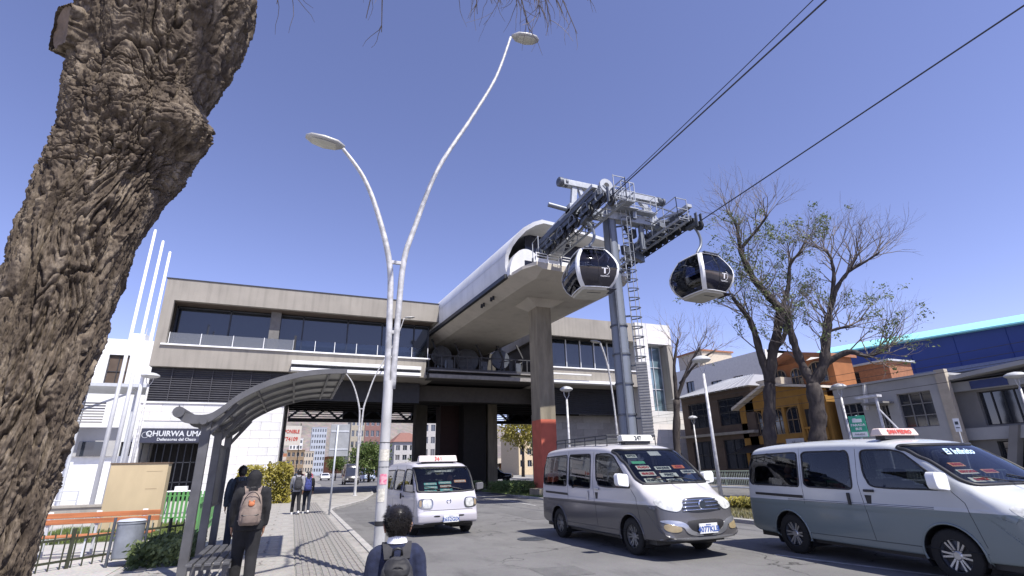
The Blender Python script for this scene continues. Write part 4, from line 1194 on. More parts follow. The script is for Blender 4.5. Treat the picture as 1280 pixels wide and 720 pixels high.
    def sline(pts, r, mat, sgn, nm='panel_gap', off=0.0):
        m_ = MB(); P = []
        for a, b in zip(pts[:-1], pts[1:]):
            for k in range(8): t = k / 8; P.append((a[0] + (b[0] - a[0]) * t, a[1] + (b[1] - a[1]) * t))
        P.append(pts[-1])
        m_.tube([(side_x(y, z, sgn, off), y, z) for y, z in P], r, 4); return m_.build(nm, mat, g)
    # wheels with arches
    for wy in wheels:
        for sgn in (1, -1):
            xo = sgn * (Wd - 0.13)
            a = np.linspace(-0.12 * pi, 1.12 * pi, 22); m_ = MB()
            m_.tube([(side_x(wy + (RA + .012) * cos(q), max(WR + (RA + .012) * sin(q), .3), sgn, 0.002), wy + RA * cos(q), max(WR + RA * sin(q), .27)) for q in a], 0.017, 6)
            m_.build('wheel_arch', S.get('archmat', S['paint']), g, smooth=True)
            m_ = MB()
            m_.lathe([(0.02, -.30 * sgn), (RA + .010, -.30 * sgn), (RA + .010, .29 * sgn)], (sgn * (Wd - .33), wy, WR), 24, 'X', cap=False); m_.v = [(v[0], v[1], max(v[2], .16)) for v in m_.v]
            m_.build('wheel_well', BLACK, g)
            T = WR; m_ = MB()
            pr = [(T * .62, -.1), (T * .9, -.105), (T * .985, -.085), (T, -.05), (T, .05), (T * .985, .085), (T * .9, .105), (T * .64, .1), (T * .62, .06)]
            m_.lathe(pr, n=36, axis='X', cap=False)
            w_ = m_.build('wheel', RUBBER, g, smooth=50, loc=(xo, wy, WR))
            m_ = MB()
            for q in range(40):
                ang = 2 * pi * q / 40
                m_.obox((0, (T + .001) * cos(ang), (T + .001) * sin(ang)), (0.15, .012, .008), Matrix.Rotation(ang, 3, 'X'))
            m_.build('tyre_tread', RUBBER, w_)
            m_ = MB(); m_.lathe([(T * .64, .02), (T * .66, .075), (T * .6, .08), (T * .57, .03), (T * .5, -.02), (T * .1, -.03)], n=32, axis='X')
            if sgn < 0: m_.v = [(-v[0], v[1], v[2]) for v in m_.v]
            m_.build('rim', HUBC if S.get('hub') == 'steel' else GUN, w_, smooth=40)
            m_ = MB(); ns = S.get('spokes', 9)
            for q in range(ns):
                ang = 2 * pi * q / ns
                R3 = Matrix.Rotation(ang, 3, 'X'); u = R3 @ Vector((0, 1, 0)); v = R3 @ Vector((0, 0, 1))
                for sd in ((-1, 1) if S.get('twin') else (0,)):
                    a_ = u * T * .12 + v * sd * .012; b_ = u * T * .6 + v * sd * T * .10
                    m_.beam(Vector((sgn * .045, 0, 0)) + a_, Vector((sgn * .06, 0, 0)) + b_, 0.026 if S.get('twin') else .05, .022, up=(1, 0, 0))
            m_.lathe([(T * .2, .02), (T * .2, .055), (T * .14, .07), (0.01, .07)], n=16, axis='X') if sgn > 0 else m_.lathe([(T * .2, -.02), (T * .2, -.055), (T * .14, -.07), (0.01, -.07)], n=16, axis='X')
            m_.build('wheel_spokes', HUBC if S.get('hub') == 'steel' else ALLOY, w_)
    # underbody and floor
    m_ = MB(); m_.box(-Wd + .1, Wd - .1, .45, Lb - .25, .24, .44); m_.build('chassis', BLACK, g)
    # interior: rows of seats, dashboard, wheel
    m_ = MB(); m_.box(-Wd + .14, Wd - .14, S['ws'][0][0] + .02, S['ws'][0][0] + .42, S['belt'] - .3, S['belt'] - .02); m_.build('dashboard', INTR, g, bevel=.04)
    for row, y in enumerate(S['rows']):
        for x in ((-.48, 0, .48) if row else (-.45, .45)):
            m_ = MB(); m_.box(x - .22, x + .22, y, y + .48, .62, .78); m_.box(x - .21, x + .21, y + .42, y + .54, .78, 1.32); m_.box(x - .13, x + .13, y + .44, y + .53, 1.34, 1.5); m_.build('seat', INTR, g, bevel=.04)
    # side details
    for sgn in (-1, 1):
        for ln in S['gaps']: sline(ln, 0.0045, BLACK, sgn)
        for poly, mt in S['sidepatch']:
            spatch('door_trim' if mt is BLACK else 'side_moulding', poly, mt, sgn, off=.006, ch=0)
        for (y, z, ln) in S['handles']:
            m_ = MB(); x = side_x(y, z, sgn); m_.box(min(x, x + sgn * .035), max(x, x + sgn * .035), y - ln[0] / 2, y + ln[0] / 2, z - ln[1] / 2, z + ln[1] / 2); m_.build('door_handle', S.get('handlemat', BLACK), g, bevel=.01)
        mx = S['mirror']; x = side_x(mx[0] + .1, mx[1] - .1, sgn)
        m_ = MB(); ms = S.get('msize', 1.0)
        m_.rings([[(x + sgn * (.06 + a * .26 * ms), mx[0] + yy, mx[1] + zz) for a, zz in ((0, -.1 * ms), (.08, -.12 * ms), (.9, -.09 * ms), (1, -.04 * ms), (1, .1 * ms), (.88, .14 * ms), (.1, .12 * ms), (0, .08 * ms))] for yy in (-.07, .07)], True, True)
        mo = m_.build('wing_mirror', S.get('mirrormat', WHITE), g, bevel=.025)
        m_ = MB(); m_.beam((x - sgn * .02, mx[0] + .05, mx[1] - .1), (x + sgn * .12, mx[0], mx[1] - .04), .05, .04); m_.build('mirror_arm', BLACK, mo)
        m_ = MB(); m_.box(*sorted((x + sgn * .1, x + sgn * (.05 + .23 * ms))), mx[0] + .072, mx[0] + .08, mx[1] - .06 * ms, mx[1] + .09 * ms); m_.build('mirror_glass', CHROME, mo)
    # front details
    for nm, poly, mt, off, both in S['front']:
        fpatch(nm, poly, mt, off)
        if both: fpatch(nm, [(-x, z) for x, z in poly], mt, off)
    for (z, x0, x1, r) in S.get('grille_bars', []):
        m_ = MB(); m_.tube([(x0 + (x1 - x0) * k / 10, front_y(x0 + (x1 - x0) * k / 10, z, .012), z) for k in range(11)], r, 6); m_.build('grille_bar', CHROME, g, smooth=True)
    # number plate
    px, pz, pt_ = S['plate']
    y = front_y(px, pz, .03); m_ = MB(); m_.box(-.21, .21, -.01, .01, -.085, .085); pl = m_.build('number_plate', PLATE, g, loc=(px, y, pz), bevel=.006)
    text('plate_number', pt_, .13, INKB, pl, (0, -.012, -.015), (pi / 2, 0, 0), bold=.003)
    text('plate_country', 'BOLIVIA', .032, INKB, pl, (0, -.012, .062), (pi / 2, 0, 0))
    # wipers
    for x0, x1 in ((-.1, -.62), (.52, .02)):
        m_ = MB(); P = []
        for k in range(7):
            t = k / 6; x = x0 + (x1 - x0) * t; z = wsb[1] + .06 + .10 * t; P.append((x, front_y(x, z, .022, wsbvh if t > .1 else None), z))
        m_.tube(P, .010, 5); m_.build('wiper', BLACK, g)
    # placards behind the windscreen
    for (x, z, w_, h_, colr, ink, s) in S['placards']:
        y = front_y(x, z, -.05, wsbvh); tl = atan2(wst[0] - wsb[0], wst[1] - wsb[1])
        m_ = MB(); m_.box(-w_ / 2, w_ / 2, 0, .004, -h_ / 2, h_ / 2); o = m_.build('route_placard', colr, g, loc=(x, y, z)); o.rotation_euler = (-tl, 0, rnd.uniform(-.05, .05))
        if s: text('lettering', s, h_ * .78, ink, o, (0, -.006, -.005), (pi / 2, 0, 0), bold=.003, sx=min(1.0, w_ / (h_ * .55 * max(len(s), 1))))
    return g, side_x, front_y, fpatch, bvh, wsbvh, bo

PW_ = M('placard_white', (0.62, 0.62, 0.58), 0.6, var=0.05)
PO_ = M('placard_orange', (0.65, 0.18, 0.05), 0.6, var=0.05)
PG_ = M('placard_green', (0.08, 0.38, 0.22), 0.6, var=0.05)
PT_ = M('placard_teal', (0.10, 0.40, 0.38), 0.6, var=0.05)
PP_ = M('placard_pale_orange', (0.68, 0.33, 0.18), 0.6, var=0.05)
HI = dict(L=5.25, W=1.80, belt=1.15, tumble=.125, wr=.335, wheels=[1.12, 4.22], arch=.405,
    sil=[(0.03, .30), (-.02, .42), (-.03, .60), (0.02, .72), (0.05, .92), (.12, 1.06), (.42, 1.19), (.62, 1.27), (1.00, 1.62), (1.42, 1.95), (1.62, 2.04), (2.1, 2.12), (3.4, 2.17), (4.8, 2.13), (5.02, 2.05), (5.14, 1.7), (5.22, 1.15), (5.25, .8), (5.25, .42), (5.16, .30), (4.2, .27), (2.6, .26), (1.1, .27)],
    ws=[(.60, 1.26), (1.48, 1.98)], side_windows=[
        [(1.00, 1.22), (1.12, 1.36), (1.62, 1.84), (1.82, 1.90), (2.30, 1.91), (2.36, 1.86), (2.33, 1.40), (2.22, 1.24), (1.9, 1.22)],
        [(2.58, 1.22), (2.58, 1.86), (2.62, 1.91), (3.56, 1.92), (3.60, 1.87), (3.60, 1.24), (3.56, 1.20), (2.62, 1.18)],
        [(3.72, 1.24), (3.72, 1.87), (3.76, 1.92), (4.98, 1.89), (5.03, 1.83), (5.05, 1.3), (5.0, 1.22), (3.76, 1.20)]],
    rows=[1.55, 2.45, 3.25, 4.1],
    gaps=[[(2.44, 2.02), (2.47, 1.3), (2.40, .8), (2.36, .42)], [(3.66, 2.0), (3.66, .9)], [(1.0, 1.2), (0.86, 1.05), (.82, .85), (.74, .5)], [(.75, .42), (4.6, .40)]],
    sidepatch=[([(3.68, 1.045), (4.92, 1.065), (4.92, 1.02), (3.68, .995)], BLACK), ([(2.26, 1.10), (2.38, 1.10), (2.36, .97), (2.29, .97)], BLACK)],
    handles=[(2.28, 1.17, (.18, .04)), (2.68, 1.03, (.05, .19))], mirror=(1.02, 1.36), plate=(0.0, .53, '4077KLB'),
    front=[], placards=[])
GRL = M('grille_dark', (0.05, 0.055, 0.065), 0.3, metal=0.5, var=0)
SV = M('silver_trim', (0.45, 0.46, 0.48), 0.3, metal=0.8, var=0.05)
import copy
A = copy.copy(HI)
A['paint'] = paint2('white_over_grey_paint', (0.50, 0.49, 0.50), (0.075, 0.075, 0.082), 0.93, slope=0.006)
A['spokes'] = 6; A['twin'] = True; A['hub'] = 'steel'; A['handlemat'] = SV
A['front'] = [
    ('headlight', [(.38, .99), (.52, 1.03), (.72, 1.05), (.84, 1.02), (.86, .90), (.70, .84), (.50, .82)], LAMPG, .014, True),
    ('grille', [(-.48, .80), (.48, .80), (.40, 1.02), (.2, 1.05), (-.2, 1.05), (-.40, 1.02)], GRL, .010, False),
    ('bumper_trim', [(.36, .50), (.46, .66), (.84, .70), (.86, .64), (.52, .60), (.44, .44), (.1, .40), (.1, .43)], SV, .014, True),
    ('fog_light', [(.54, .50), (.56, .60), (.82, .64), (.84, .52), (.70, .48)], M('fog_lamp_bezel', (0.30, 0.24, 0.14), 0.25, var=.2), .012, True),
    ('lower_intake', [(-.38, .42), (.38, .42), (.44, .62), (.36, .68), (-.36, .68), (-.44, .62)], BLACK, .006, False),
    ('bumper_lip', [(-.86, .33), (.86, .33), (.84, .39), (-.84, .39)], SV, .02, False)]
A['grille_bars'] = [(.84, -.44, .44, .014), (.90, -.44, .44, .014), (.96, -.42, .42, .014), (1.01, -.38, .38, .014)]
A['plate'] = (.0, .53, '4077KLB')
A['placards'] = [(-.56, 1.83, .26, .10, PW_, INKD, 'DPTO'), (-.52, 1.70, .32, .08, PG_, INKD, ''), (-.5, 1.60, .34, .11, PW_, INKR, 'PRADO'), (-.5, 1.48, .36, .12, PW_, INKR, 'MIRAFLORES'), (-.48, 1.355, .40, .12, PW_, INKD, 'HOSPITAL'),
    (-.05, 1.58, .38, .10, PW_, INKD, 'SAN JORGE'), (-.02, 1.45, .42, .11, PW_, INKD, 'PEREZ'), (.02, 1.34, .40, .10, PW_, INKD, 'CENTRO'), (.38, 1.60, .30, .10, PO_, INKR, 'CINE'), (.55, 1.50, .36, .10, PW_, INKD, 'OBELISCO'), (.05, 1.88, .3, .14, M('frosted_strip', (.5, .5, .5), .5), INKD, '')]
gA, sxA, fyA, fpA, bvA, wbA, boA = van('minibus_van', 'white and dark grey minibus with a roof rack and many placards in its windscreen', (7.19, 8.25, 0), radians(0.0), A)
# emblem, roof rack, route sign
m = MB(); m.lathe([(.07, -.01), (.085, 0), (.07, .01)], (0, fyA(0, .93, .03), .93), 16, 'Y'); m.build('emblem', CHROME, gA)
rk = MB()
def rack(g, x0, x1, y0, y1, z0, z1):
    m = MB()
    for z in (z0 + .08, z1):
        m.tube([(x0, y0, z), (x1, y0, z), (x1, y1, z), (x0, y1, z), (x0, y0, z)], .014, 6)
    r = m.build('roof_rack', DARKM, g)
    for k in range(6):
        y = y0 + (y1 - y0) * k / 5; m = MB(); m.tube([(x0 - .02, y, z0 - .14), (x0, y, z0 + .0), (x0, y, z1)], .012, 5); m.tube([(x1 + .02, y, z0 - .14), (x1, y, z0), (x1, y, z1)], .012, 5); m.tube([(x0, y, z0 + .08), (x1, y, z0 + .08)], .012, 5); m.build('rack_bar', DARKM, r)
rack(gA, -.66, .66, 2.1, 4.6, 2.14, 2.30)
def roof_sign(g, loc, w_, d_, h_, mat, s, ink, sz, rx=0.0):
    m = MB(); a, b = w_ / 2, d_ / 2
    m.rings([[(-a, -b, 0), (a, -b, 0), (a, b, 0), (-a, b, 0)], [(-a * .96, -b * .55, h_), (a * .96, -b * .55, h_), (a * .96, b * .55, h_), (-a * .96, b * .55, h_)]], True, True)
    o = m.build('route_sign', mat, g, loc=loc, bevel=.02)
    tl = atan2(b * .45, h_)
    text('lettering', s, sz, ink, o, (0, -b * .78 - .012, h_ / 2), (pi / 2 - tl, 0, 0), bold=.004)
    m = MB(); m.box(-a * .8, a * .8, -b * .7, b * .7, -.06, -.001); m.build('sign_bracket', BLACK, o)
    return o
roof_sign(gA, (.0, 1.95, 2.16), .85, .24, .14, M('route_sign_white', (.6, .6, .56), .4, var=.06), '247', INKD, .13)

B = copy.deepcopy({k: v for k, v in HI.items() if k not in ('sidepatch',)}); B['sidepatch'] = HI['sidepatch']
B['paint'] = paint2('white_over_green_grey_paint', (0.48, 0.50, 0.51), (0.16, 0.20, 0.205), 0.93, slope=-0.004)
B['wheels'] = [1.20, 4.10]; B['spokes'] = 6; B['twin'] = True; B['wr'] = .345; B['arch'] = .42
def low(z): return z if z < 1.2 else 1.2 + (z - 1.2) * .86
B['sil'] = [(y, low(z)) for y, z in B['sil']]; B['ws'] = [(y, low(z)) for y, z in B['ws']]; B['side_windows'] = [[(y, low(z)) for y, z in w_] for w_ in B['side_windows']]
B['gaps'] = [[(y, low(z)) for y, z in w_] for w_ in B['gaps']]; B['mirror'] = (1.02, 1.33)
B['front'] = [('headlight', [(.38, .99), (.52, 1.03), (.72, 1.05), (.84, 1.02), (.86, .88), (.70, .82), (.50, .80)], LAMPG, .014, True),
    ('grille', [(-.42, .78), (.42, .78), (.38, .98), (-.38, .98)], GRL, .010, False), ('lower_intake', [(-.5, .42), (.5, .42), (.5, .60), (-.5, .60)], BLACK, .006, False)]
B['grille_bars'] = [(.83, -.4, .4, .014), (.9, -.4, .4, .014)]; B['plate'] = (0, .5, '2915HXT')
B['placards'] = [(-.50, 1.56, .30, .09, PP_, INKR, 'PRADO'), (-.52, 1.46, .36, .10, PW_, INKR, 'SOPOCACHI'), (-.5, 1.355, .40, .10, PW_, INKR, 'GARITA'), (-.1, 1.46, .3, .09, PP_, INKR, 'CEMENTERIO')]
gB, sxB, fyB, fpB, bvB, wbB, boB = van('minibus_van', 'white minibus with grey green lower body and pink roof sign, at the right edge', (9.56, 3.84, 0), radians(-5.2), B)
roof_sign(gB, (-.25, 2.1, 2.03), .85, .24, .12, M('route_sign_pink', (.62, .42, .38), .4, col2=(.68, .58, .52), scale=6, var=.1), 'SAN PEDRO', INKR, .10)
tl = radians(38)
text('windscreen_lettering', 'El Infinito', .165, M('decal_pale_blue', (.45, .6, .75), .5, var=0), gB, (-.12, fyB(-.1, 1.74, .012, wbB) , 1.745), (pi / 2 - tl - .12, 0, 0), bold=.004, shear=.3)
m = MB()
for dz in (0, .022): m.tube([(sxB(1.3 + k * .25, .97 - dz - .0 * k, -1, .002), 1.3 + k * .25, .97 - dz) for k in range(12)], .004, 4)
m.build('pinstripe', GUN, gB)

C = dict(msize=.75, L=4.5, W=1.76, belt=1.02, tumble=.13, wr=.29, wheels=[.78, 3.2], arch=.35, rf=.17, rt=.12, rr=.12, pw=3.4,
    sil=[(0.06, .27), (-.03, .32), (-.06, .40), (-.06, .55), (-.01, .60), (.0, .78), (.03, .92), (.10, 1.02), (.16, 1.06), (.34, 1.32), (.62, 1.66), (.82, 1.80), (1.2, 1.87), (2.4, 1.9), (3.9, 1.88), (4.25, 1.78), (4.4, 1.3), (4.45, .9), (4.47, .5), (4.4, .3), (3.2, .25), (2.2, .24), (.9, .25)],
    ws=[(.17, 1.05), (.70, 1.72)], wsfr=.91, side_windows=[
        [(.46, 1.08), (.52, 1.2), (.80, 1.62), (1.0, 1.66), (1.46, 1.68), (1.5, 1.63), (1.5, 1.08)],
        [(1.66, 1.10), (1.66, 1.64), (2.7, 1.67), (2.7, 1.10)], [(2.84, 1.10), (2.84, 1.66), (4.0, 1.64), (4.08, 1.2), (4.0, 1.10)]],
    rows=[.95, 1.8, 2.6, 3.3], gaps=[[(1.58, 1.78), (1.58, .5)], [(.36, 1.02), (.34, .7), (.42, .5)], [(2.77, 1.78), (2.77, .5)]],
    sidepatch=[([(.6, .58), (3.9, .58), (3.9, .52), (.6, .52)], BLACK)], handles=[(1.46, .95, (.16, .04)), (1.72, .95, (.05, .15))],
    mirror=(.36, 1.18), plate=(.04, .42, '2652GIX'), spokes=10, hub='steel',
    paint=paint2('silver_paint', (0.50, 0.49, 0.55), (0.42, 0.41, 0.46), 0.5, rough=.3, coat=.5), mirrormat=M('dark_mirror_shell', (.12, .12, .13), .4),
    front=[('headlight', [(.46, .67), (.42, .80), (.46, .93), (.6, .935), (.78, .92), (.83, .84), (.82, .70), (.6, .665)], LAMPD, .012, True),
        ('headlight_glass', [(.49, .70), (.47, .8), (.49, .905), (.60, .91), (.71, .90), (.71, .70), (.60, .695)], LAMPG, .018, True), ('indicator', [(.735, .72), (.735, .89), (.79, .88), (.80, .73)], M('amber_pale_lens', (.30, .23, .15), .2, var=0), .016, True),
        ('bumper_recess', [(-.42, .47), (-.25, .47), (-.25, .51), (-.42, .51)], BLACK, .004, True),
        ('lower_intake', [(-.7, .28), (.7, .28), (.66, .345), (-.66, .345)], BLACK, .006, False)],
    placards=[(-.42, 1.28, .36, .075, PT_, PW_, 'CINE 6 AGOSTO'), (-.42, 1.19, .36, .075, PT_, PW_, 'PLAZA ABAROA'), (-.44, 1.10, .34, .07, PT_, PW_, 'PRADO'),
        (.0, 1.30, .36, .075, PT_, PW_, 'SAN JORGE'), (.0, 1.21, .32, .075, M('placard_rust', (.4, .16, .08), .6), PW_, 'CALACOTO'), (.0, 1.12, .36, .07, PT_, PW_, 'OBRAJES'),
        (.45, 1.33, .34, .08, PP_, PW_, 'SAN MIGUEL'), (.0, 1.60, .62, .07, INKD, PW_, 'TRANSPORTE LIBRE')])
gC, sxC, fyC, fpC, bvC, wbC, boC = van('minivan', 'silver minivan facing the viewer, white route sign on its roof, beside the lamp post', (3.98, 14.35, 0), radians(3), C)
roof_sign(gC, (-.05, .98, 1.86), 1.15, .24, .17, M('route_sign_cream', (.62, .56, .54), .4, var=.05), '361', INKR, .16)
m = MB(); m.lathe([(.055, -.006), (.065, 0), (.055, .006), (.045, 0)], (0, fyC(0, .84, .012), .84), 16, 'Y', cap=False); m.build('emblem', CHROME, gC)
for dx in (-.48, .30):
    pass
m = MB(); m.tube([(-.84 + k * .168, fyC(-.84 + k * .168, .635, .003), .635) for k in range(11)], .006, 5); m.build('panel_gap', BLACK, gC)

# people inside: heads and shoulders seen through the glass
SKIN = M('skin_tan', (0.30, 0.16, 0.10), 0.55, var=0.08, scale=8)
HAIR = M('black_hair', (0.012, 0.010, 0.010), 0.45, var=0.2, scale=30)
def passenger(g_parent, loc, rz_, shirt, label, group=None):
    W_ = g_parent
    t = thing('person', label, 'person', loc, rz_, group)
    b = MB(); b.rings([[(x * s, y * s2, z) for x, y in ((.2, 0), (.14, .11), (0, .13), (-.14, .11), (-.2, 0), (-.14, -.11), (0, -.13), (.14, -.11))] for z, s, s2 in ((0, .85, .9), (.2, .95, 1), (.40, 1.1, 1), (.50, 1.0, .85), (.55, .4, .5), (.62, .27, .45))], True, False)
    b.ell((0, -.01, .74), (.078, .098, .115)); b.build('body', [SKIN], t, smooth=True)
    j = MB(); j.rings([[(x * s, y * s2, z) for x, y in ((.2, 0), (.14, .11), (0, .13), (-.14, .11), (-.2, 0), (-.14, -.11), (0, -.13), (.14, -.11))] for z, s, s2 in ((-.02, .92, .98), (.2, 1.02, 1.08), (.41, 1.16, 1.08), (.51, 1.05, .92), (.56, .45, .6))], True, False)
    for sx in (-1, 1): j.tube([(sx * .2, 0, .46), (sx * .27, -.03, .25), (sx * .24, -.28, .14)], [.06, .055, .045], 8)
    j.build('jacket', shirt, t, smooth=True)
    h = MB(); h.ell((0, .015, .765), (.086, .10, .105)); h.build('hair', HAIR, t, smooth=True)
    return t
def in_van(g, x, y, z):
    a = g.rotation_euler[2]; return (g.location.x + x * cos(a) - y * sin(a), g.location.y + x * sin(a) + y * cos(a), z)
SH1 = M('shirt_dark_blue', (.04, .06, .14), .9); SH2 = M('shirt_pale', (.4, .38, .36), .9); SH3 = M('shirt_maroon', (.16, .04, .05), .9); SH4 = M('jacket_black', (.015, .015, .02), .9)
passenger(gA, in_van(gA, .42, 1.85, .78), 0, SH1, 'driver in dark blue at the wheel of the white and dark grey minibus')
passenger(gA, in_van(gA, -.42, 1.85, .78), 0, SH3, 'front passenger in maroon behind the side window of the white and dark grey minibus')
passenger(gB, in_van(gB, .42, 1.85, .78), radians(-5), SH4, 'driver in black inside the minibus at the right edge')
passenger(gB, in_van(gB, -.46, 2.85, .78), radians(-5), SH2, 'passenger in pale top behind the middle side window of the minibus at the right edge')
passenger(gB, in_van(gB, -.46, 4.4, .78), radians(-5), SH4, 'passenger in black behind the rear side window of the minibus at the right edge')
passenger(gC, in_van(gC, .40, 1.2, .66), radians(3), SH1, 'driver in dark blue behind the windscreen of the silver minivan')

# ---- far vehicles, simpler bodies built the same way
def simple_vehicle(name, label, loc, rz_, L_, W_, H_, paintm, kind, group=None, cat='car', glass=VGLASS):
    g = thing(name, label, cat, loc, rz_, group)
    w2 = W_ / 2
    if kind == 'van': P = [(0, .3), (0, .8), (.15, 1.0), (.7, H_ - .15), (1.1, H_), (L_ - .2, H_), (L_, H_ - .4), (L_, .3)]
    elif kind == 'suv': P = [(0, .35), (0, .85), (.2, 1.0), (1.2, 1.1), (1.8, H_ - .05), (2.3, H_), (L_ - .4, H_ - .05), (L_, 1.1), (L_, .35)]
    else: P = [(0, .3), (0, .65), (.25, .85), (1.2, .95), (1.9, H_ - .04), (2.6, H_), (L_ - 1.2, H_ - .08), (L_ - .4, 1.0), (L_, .9), (L_, .3)]
    P = chaikin(P, 2); b = MB()
    def tw_(z, x): return x * (1 - .16 * max(0, (z - 1.0)) / max(.3, H_ - 1.0))
    rs = [[(tw_(p.y, -w2 + .0) * k2 if abs(k2) < 1.01 else 0, p.x + (dx), p.y - dz) for p in P] for k2, dx, dz in ((1, 0, 0), (.94, -.0, -.0))]
    ring = lambda s_, ins: [(s_ * (w2 * (1 - .16 * max(0, (p.y - 1.0)) / max(.3, H_ - 1.0)) - ins), p.x + (.06 * ins / .08 if p.x < L_ / 2 else -.06 * ins / .08), p.y + (.05 * ins / .08 if p.y < .8 else -.05 * ins / .08)) for p in P]
    b.rings([ring(-1, 0), [(x * .93 + 0, y, z) for x, y, z in ring(-1, -.0)]], False, False) if False else None
    def rg(f, ins): return [(f * w2 * (1 - .16 * max(0, (p.y - 1.0)) / max(.3, H_ - 1.0)), p.x + (ins if p.x < L_ / 2 else -ins), p.y + (ins if p.y < .8 else -ins)) for p in P]
    b.rings([rg(-1, .08), rg(-.96, .02), rg(-.85, 0), rg(.85, 0), rg(.96, .02), rg(1, .08)], True, True)
    bo = b.build('body', paintm, g, smooth=45)
    bv = BVHTree.FromPolygons([tuple(v) for v in b.v], b.f)
    def sx(y, z, s_):
        h = bv.ray_cast(Vector((s_ * 3, y, z)), Vector((-s_, 0, 0))); return (h[0].x if h[0] else s_ * w2) + s_ * .008
    def fy(x, z, back=False):
        h = bv.ray_cast(Vector((x, -3 if not back else L_ + 3, z)), Vector((0, 1 if not back else -1, 0))); return (h[0].y if h[0] else .3) + (-.008 if not back else .008)
    z0, z1 = (1.05, H_ - .16) if kind != 'car' else (.93, H_ - .12)
    ws_ = {'van': [(1.0, 1.9), (2.0, 3.0), (3.1, L_ - .3)], 'suv': [(1.75, 2.5), (2.6, 3.4), (3.5, L_ - .5)], 'car': [(1.75, 2.5), (2.6, L_ - 1.1)]}[kind]
    for s_ in (-1, 1):
        for (ya, yb) in ws_:
            m = MB(); m.add([(sx(y, z, s_), y, z) for y, z in ((ya, z0), (yb, z0), (yb - .05, z1), (ya + .12, z1))], [(0, 1, 2, 3)]); m.build('window', GLASSD, g)
        for wy in (.8, L_ - .85):
            m = MB(); m.lathe([(.2, -.1), (.31, -.1), (.33, -.05), (.33, .05), (.31, .1), (.2, .1)], (0, 0, 0), 20, 'X'); wlo = m.build('wheel', RUBBER, g, smooth=40, loc=(s_ * (w2 - .09), wy, .33))
            m = MB(); m.lathe([(.2, -.105), (.2, .105), (.05, .11)], (0, 0, 0), 12, 'X'); m.build('rim', HUBC, wlo)
        m = MB(); m.box(*sorted((s_ * (w2 + .02), s_ * (w2 + .2))), 1.0 if kind == 'van' else 1.6, 1.12 if kind == 'van' else 1.7, 1.05, 1.2); m.build('wing_mirror', BLACK, g)
        m = MB(); x = s_ * w2 * .72; m.add([(x + dx, fy(x + dx, z), z) for dx, z in ((-.16, .62), (.16, .62), (.16, .8), (-.16, .8))], [(0, 1, 2, 3)]); m.build('headlight', LAMPG, g)
        m = MB(); m.add([(x + dx, fy(x + dx, z, True), z) for dx, z in ((-.12, .7), (.12, .7), (.12, .95), (-.12, .95))], [(0, 1, 2, 3)]); m.build('tail_light', M('tail_lens_red', (.3, .02, .02), .2, var=0), g)
    for back, nm in ((False, 'windscreen'), (True, 'rear_window')):
        za, zb = z0 + .02, z1 - .02
        m = MB(); rows = [[(w2 * .78 * (-1 + k / 3), fy(w2 * .78 * (-1 + k / 3), z, back), z) for k in range(7)] for z in np.linspace(za, zb, 5)]
        m.rings(rows, False, False, False); m.build(nm, GLASSD, g)
    m = MB(); m.add([(dx, fy(0, z) - .01, z) for dx, z in ((-.22, .42), (.22, .42), (.22, .54), (-.22, .54))], [(0, 1, 2, 3)]); m.build('number_plate', PLATE, g)
    m = MB(); m.add([(dx, fy(0, z), z) for dx, z in ((-.5, .6), (.5, .6), (.5, .75), (-.5, .75))], [(0, 1, 2, 3)]); m.build('grille', BLACK, g)
    return g
CB = M('car_black_paint', (.02, .02, .024), .2, coat=.6); CBL = M('car_pale_blue_paint', (.25, .32, .5), .3, coat=.4); CWH = M('car_white_paint', (.6, .6, .6), .3, coat=.4); CRD = M('car_red_paint', (.3, .04, .04), .3, coat=.4)
simple_vehicle('parked_suv', 'black SUV parked in the shade under the station', (25.2, 62, 0), radians(60), 4.6, 1.85, 1.8, CB, 'suv')
simple_vehicle('parked_van', 'dark van standing beyond the white double lamp post', (7.3, 73, 0), radians(0), 4.8, 1.8, 2.6, CB, 'van', cat='van')
simple_vehicle('distant_van', 'pale blue van coming down the far street', (12.0, 92, 0), radians(4), 4.5, 1.8, 2.1, CBL, 'van', cat='van')
simple_vehicle('parked_car', 'white car behind the silver minivan, left half of the far street', (15.6, 75, 0), radians(-5), 4.3, 1.75, 1.45, CWH, 'car')
simple_vehicle('parked_car', 'grey car in the shade just beyond the dark van', (12.2, 66, 0), radians(0), 4.3, 1.75, 1.45, M('car_grey_paint', (.2, .2, .22), .3), 'car')
simple_vehicle('distant_car', 'white car far up the street, small beside the round green tree', (6.5, 118, 0), radians(0), 4.3, 1.75, 1.45, CWH, 'car')
simple_vehicle('distant_car', 'red car far up the street, behind the pedestrians', (3.0, 110, 0), radians(0), 4.3, 1.75, 1.45, CRD, 'car')
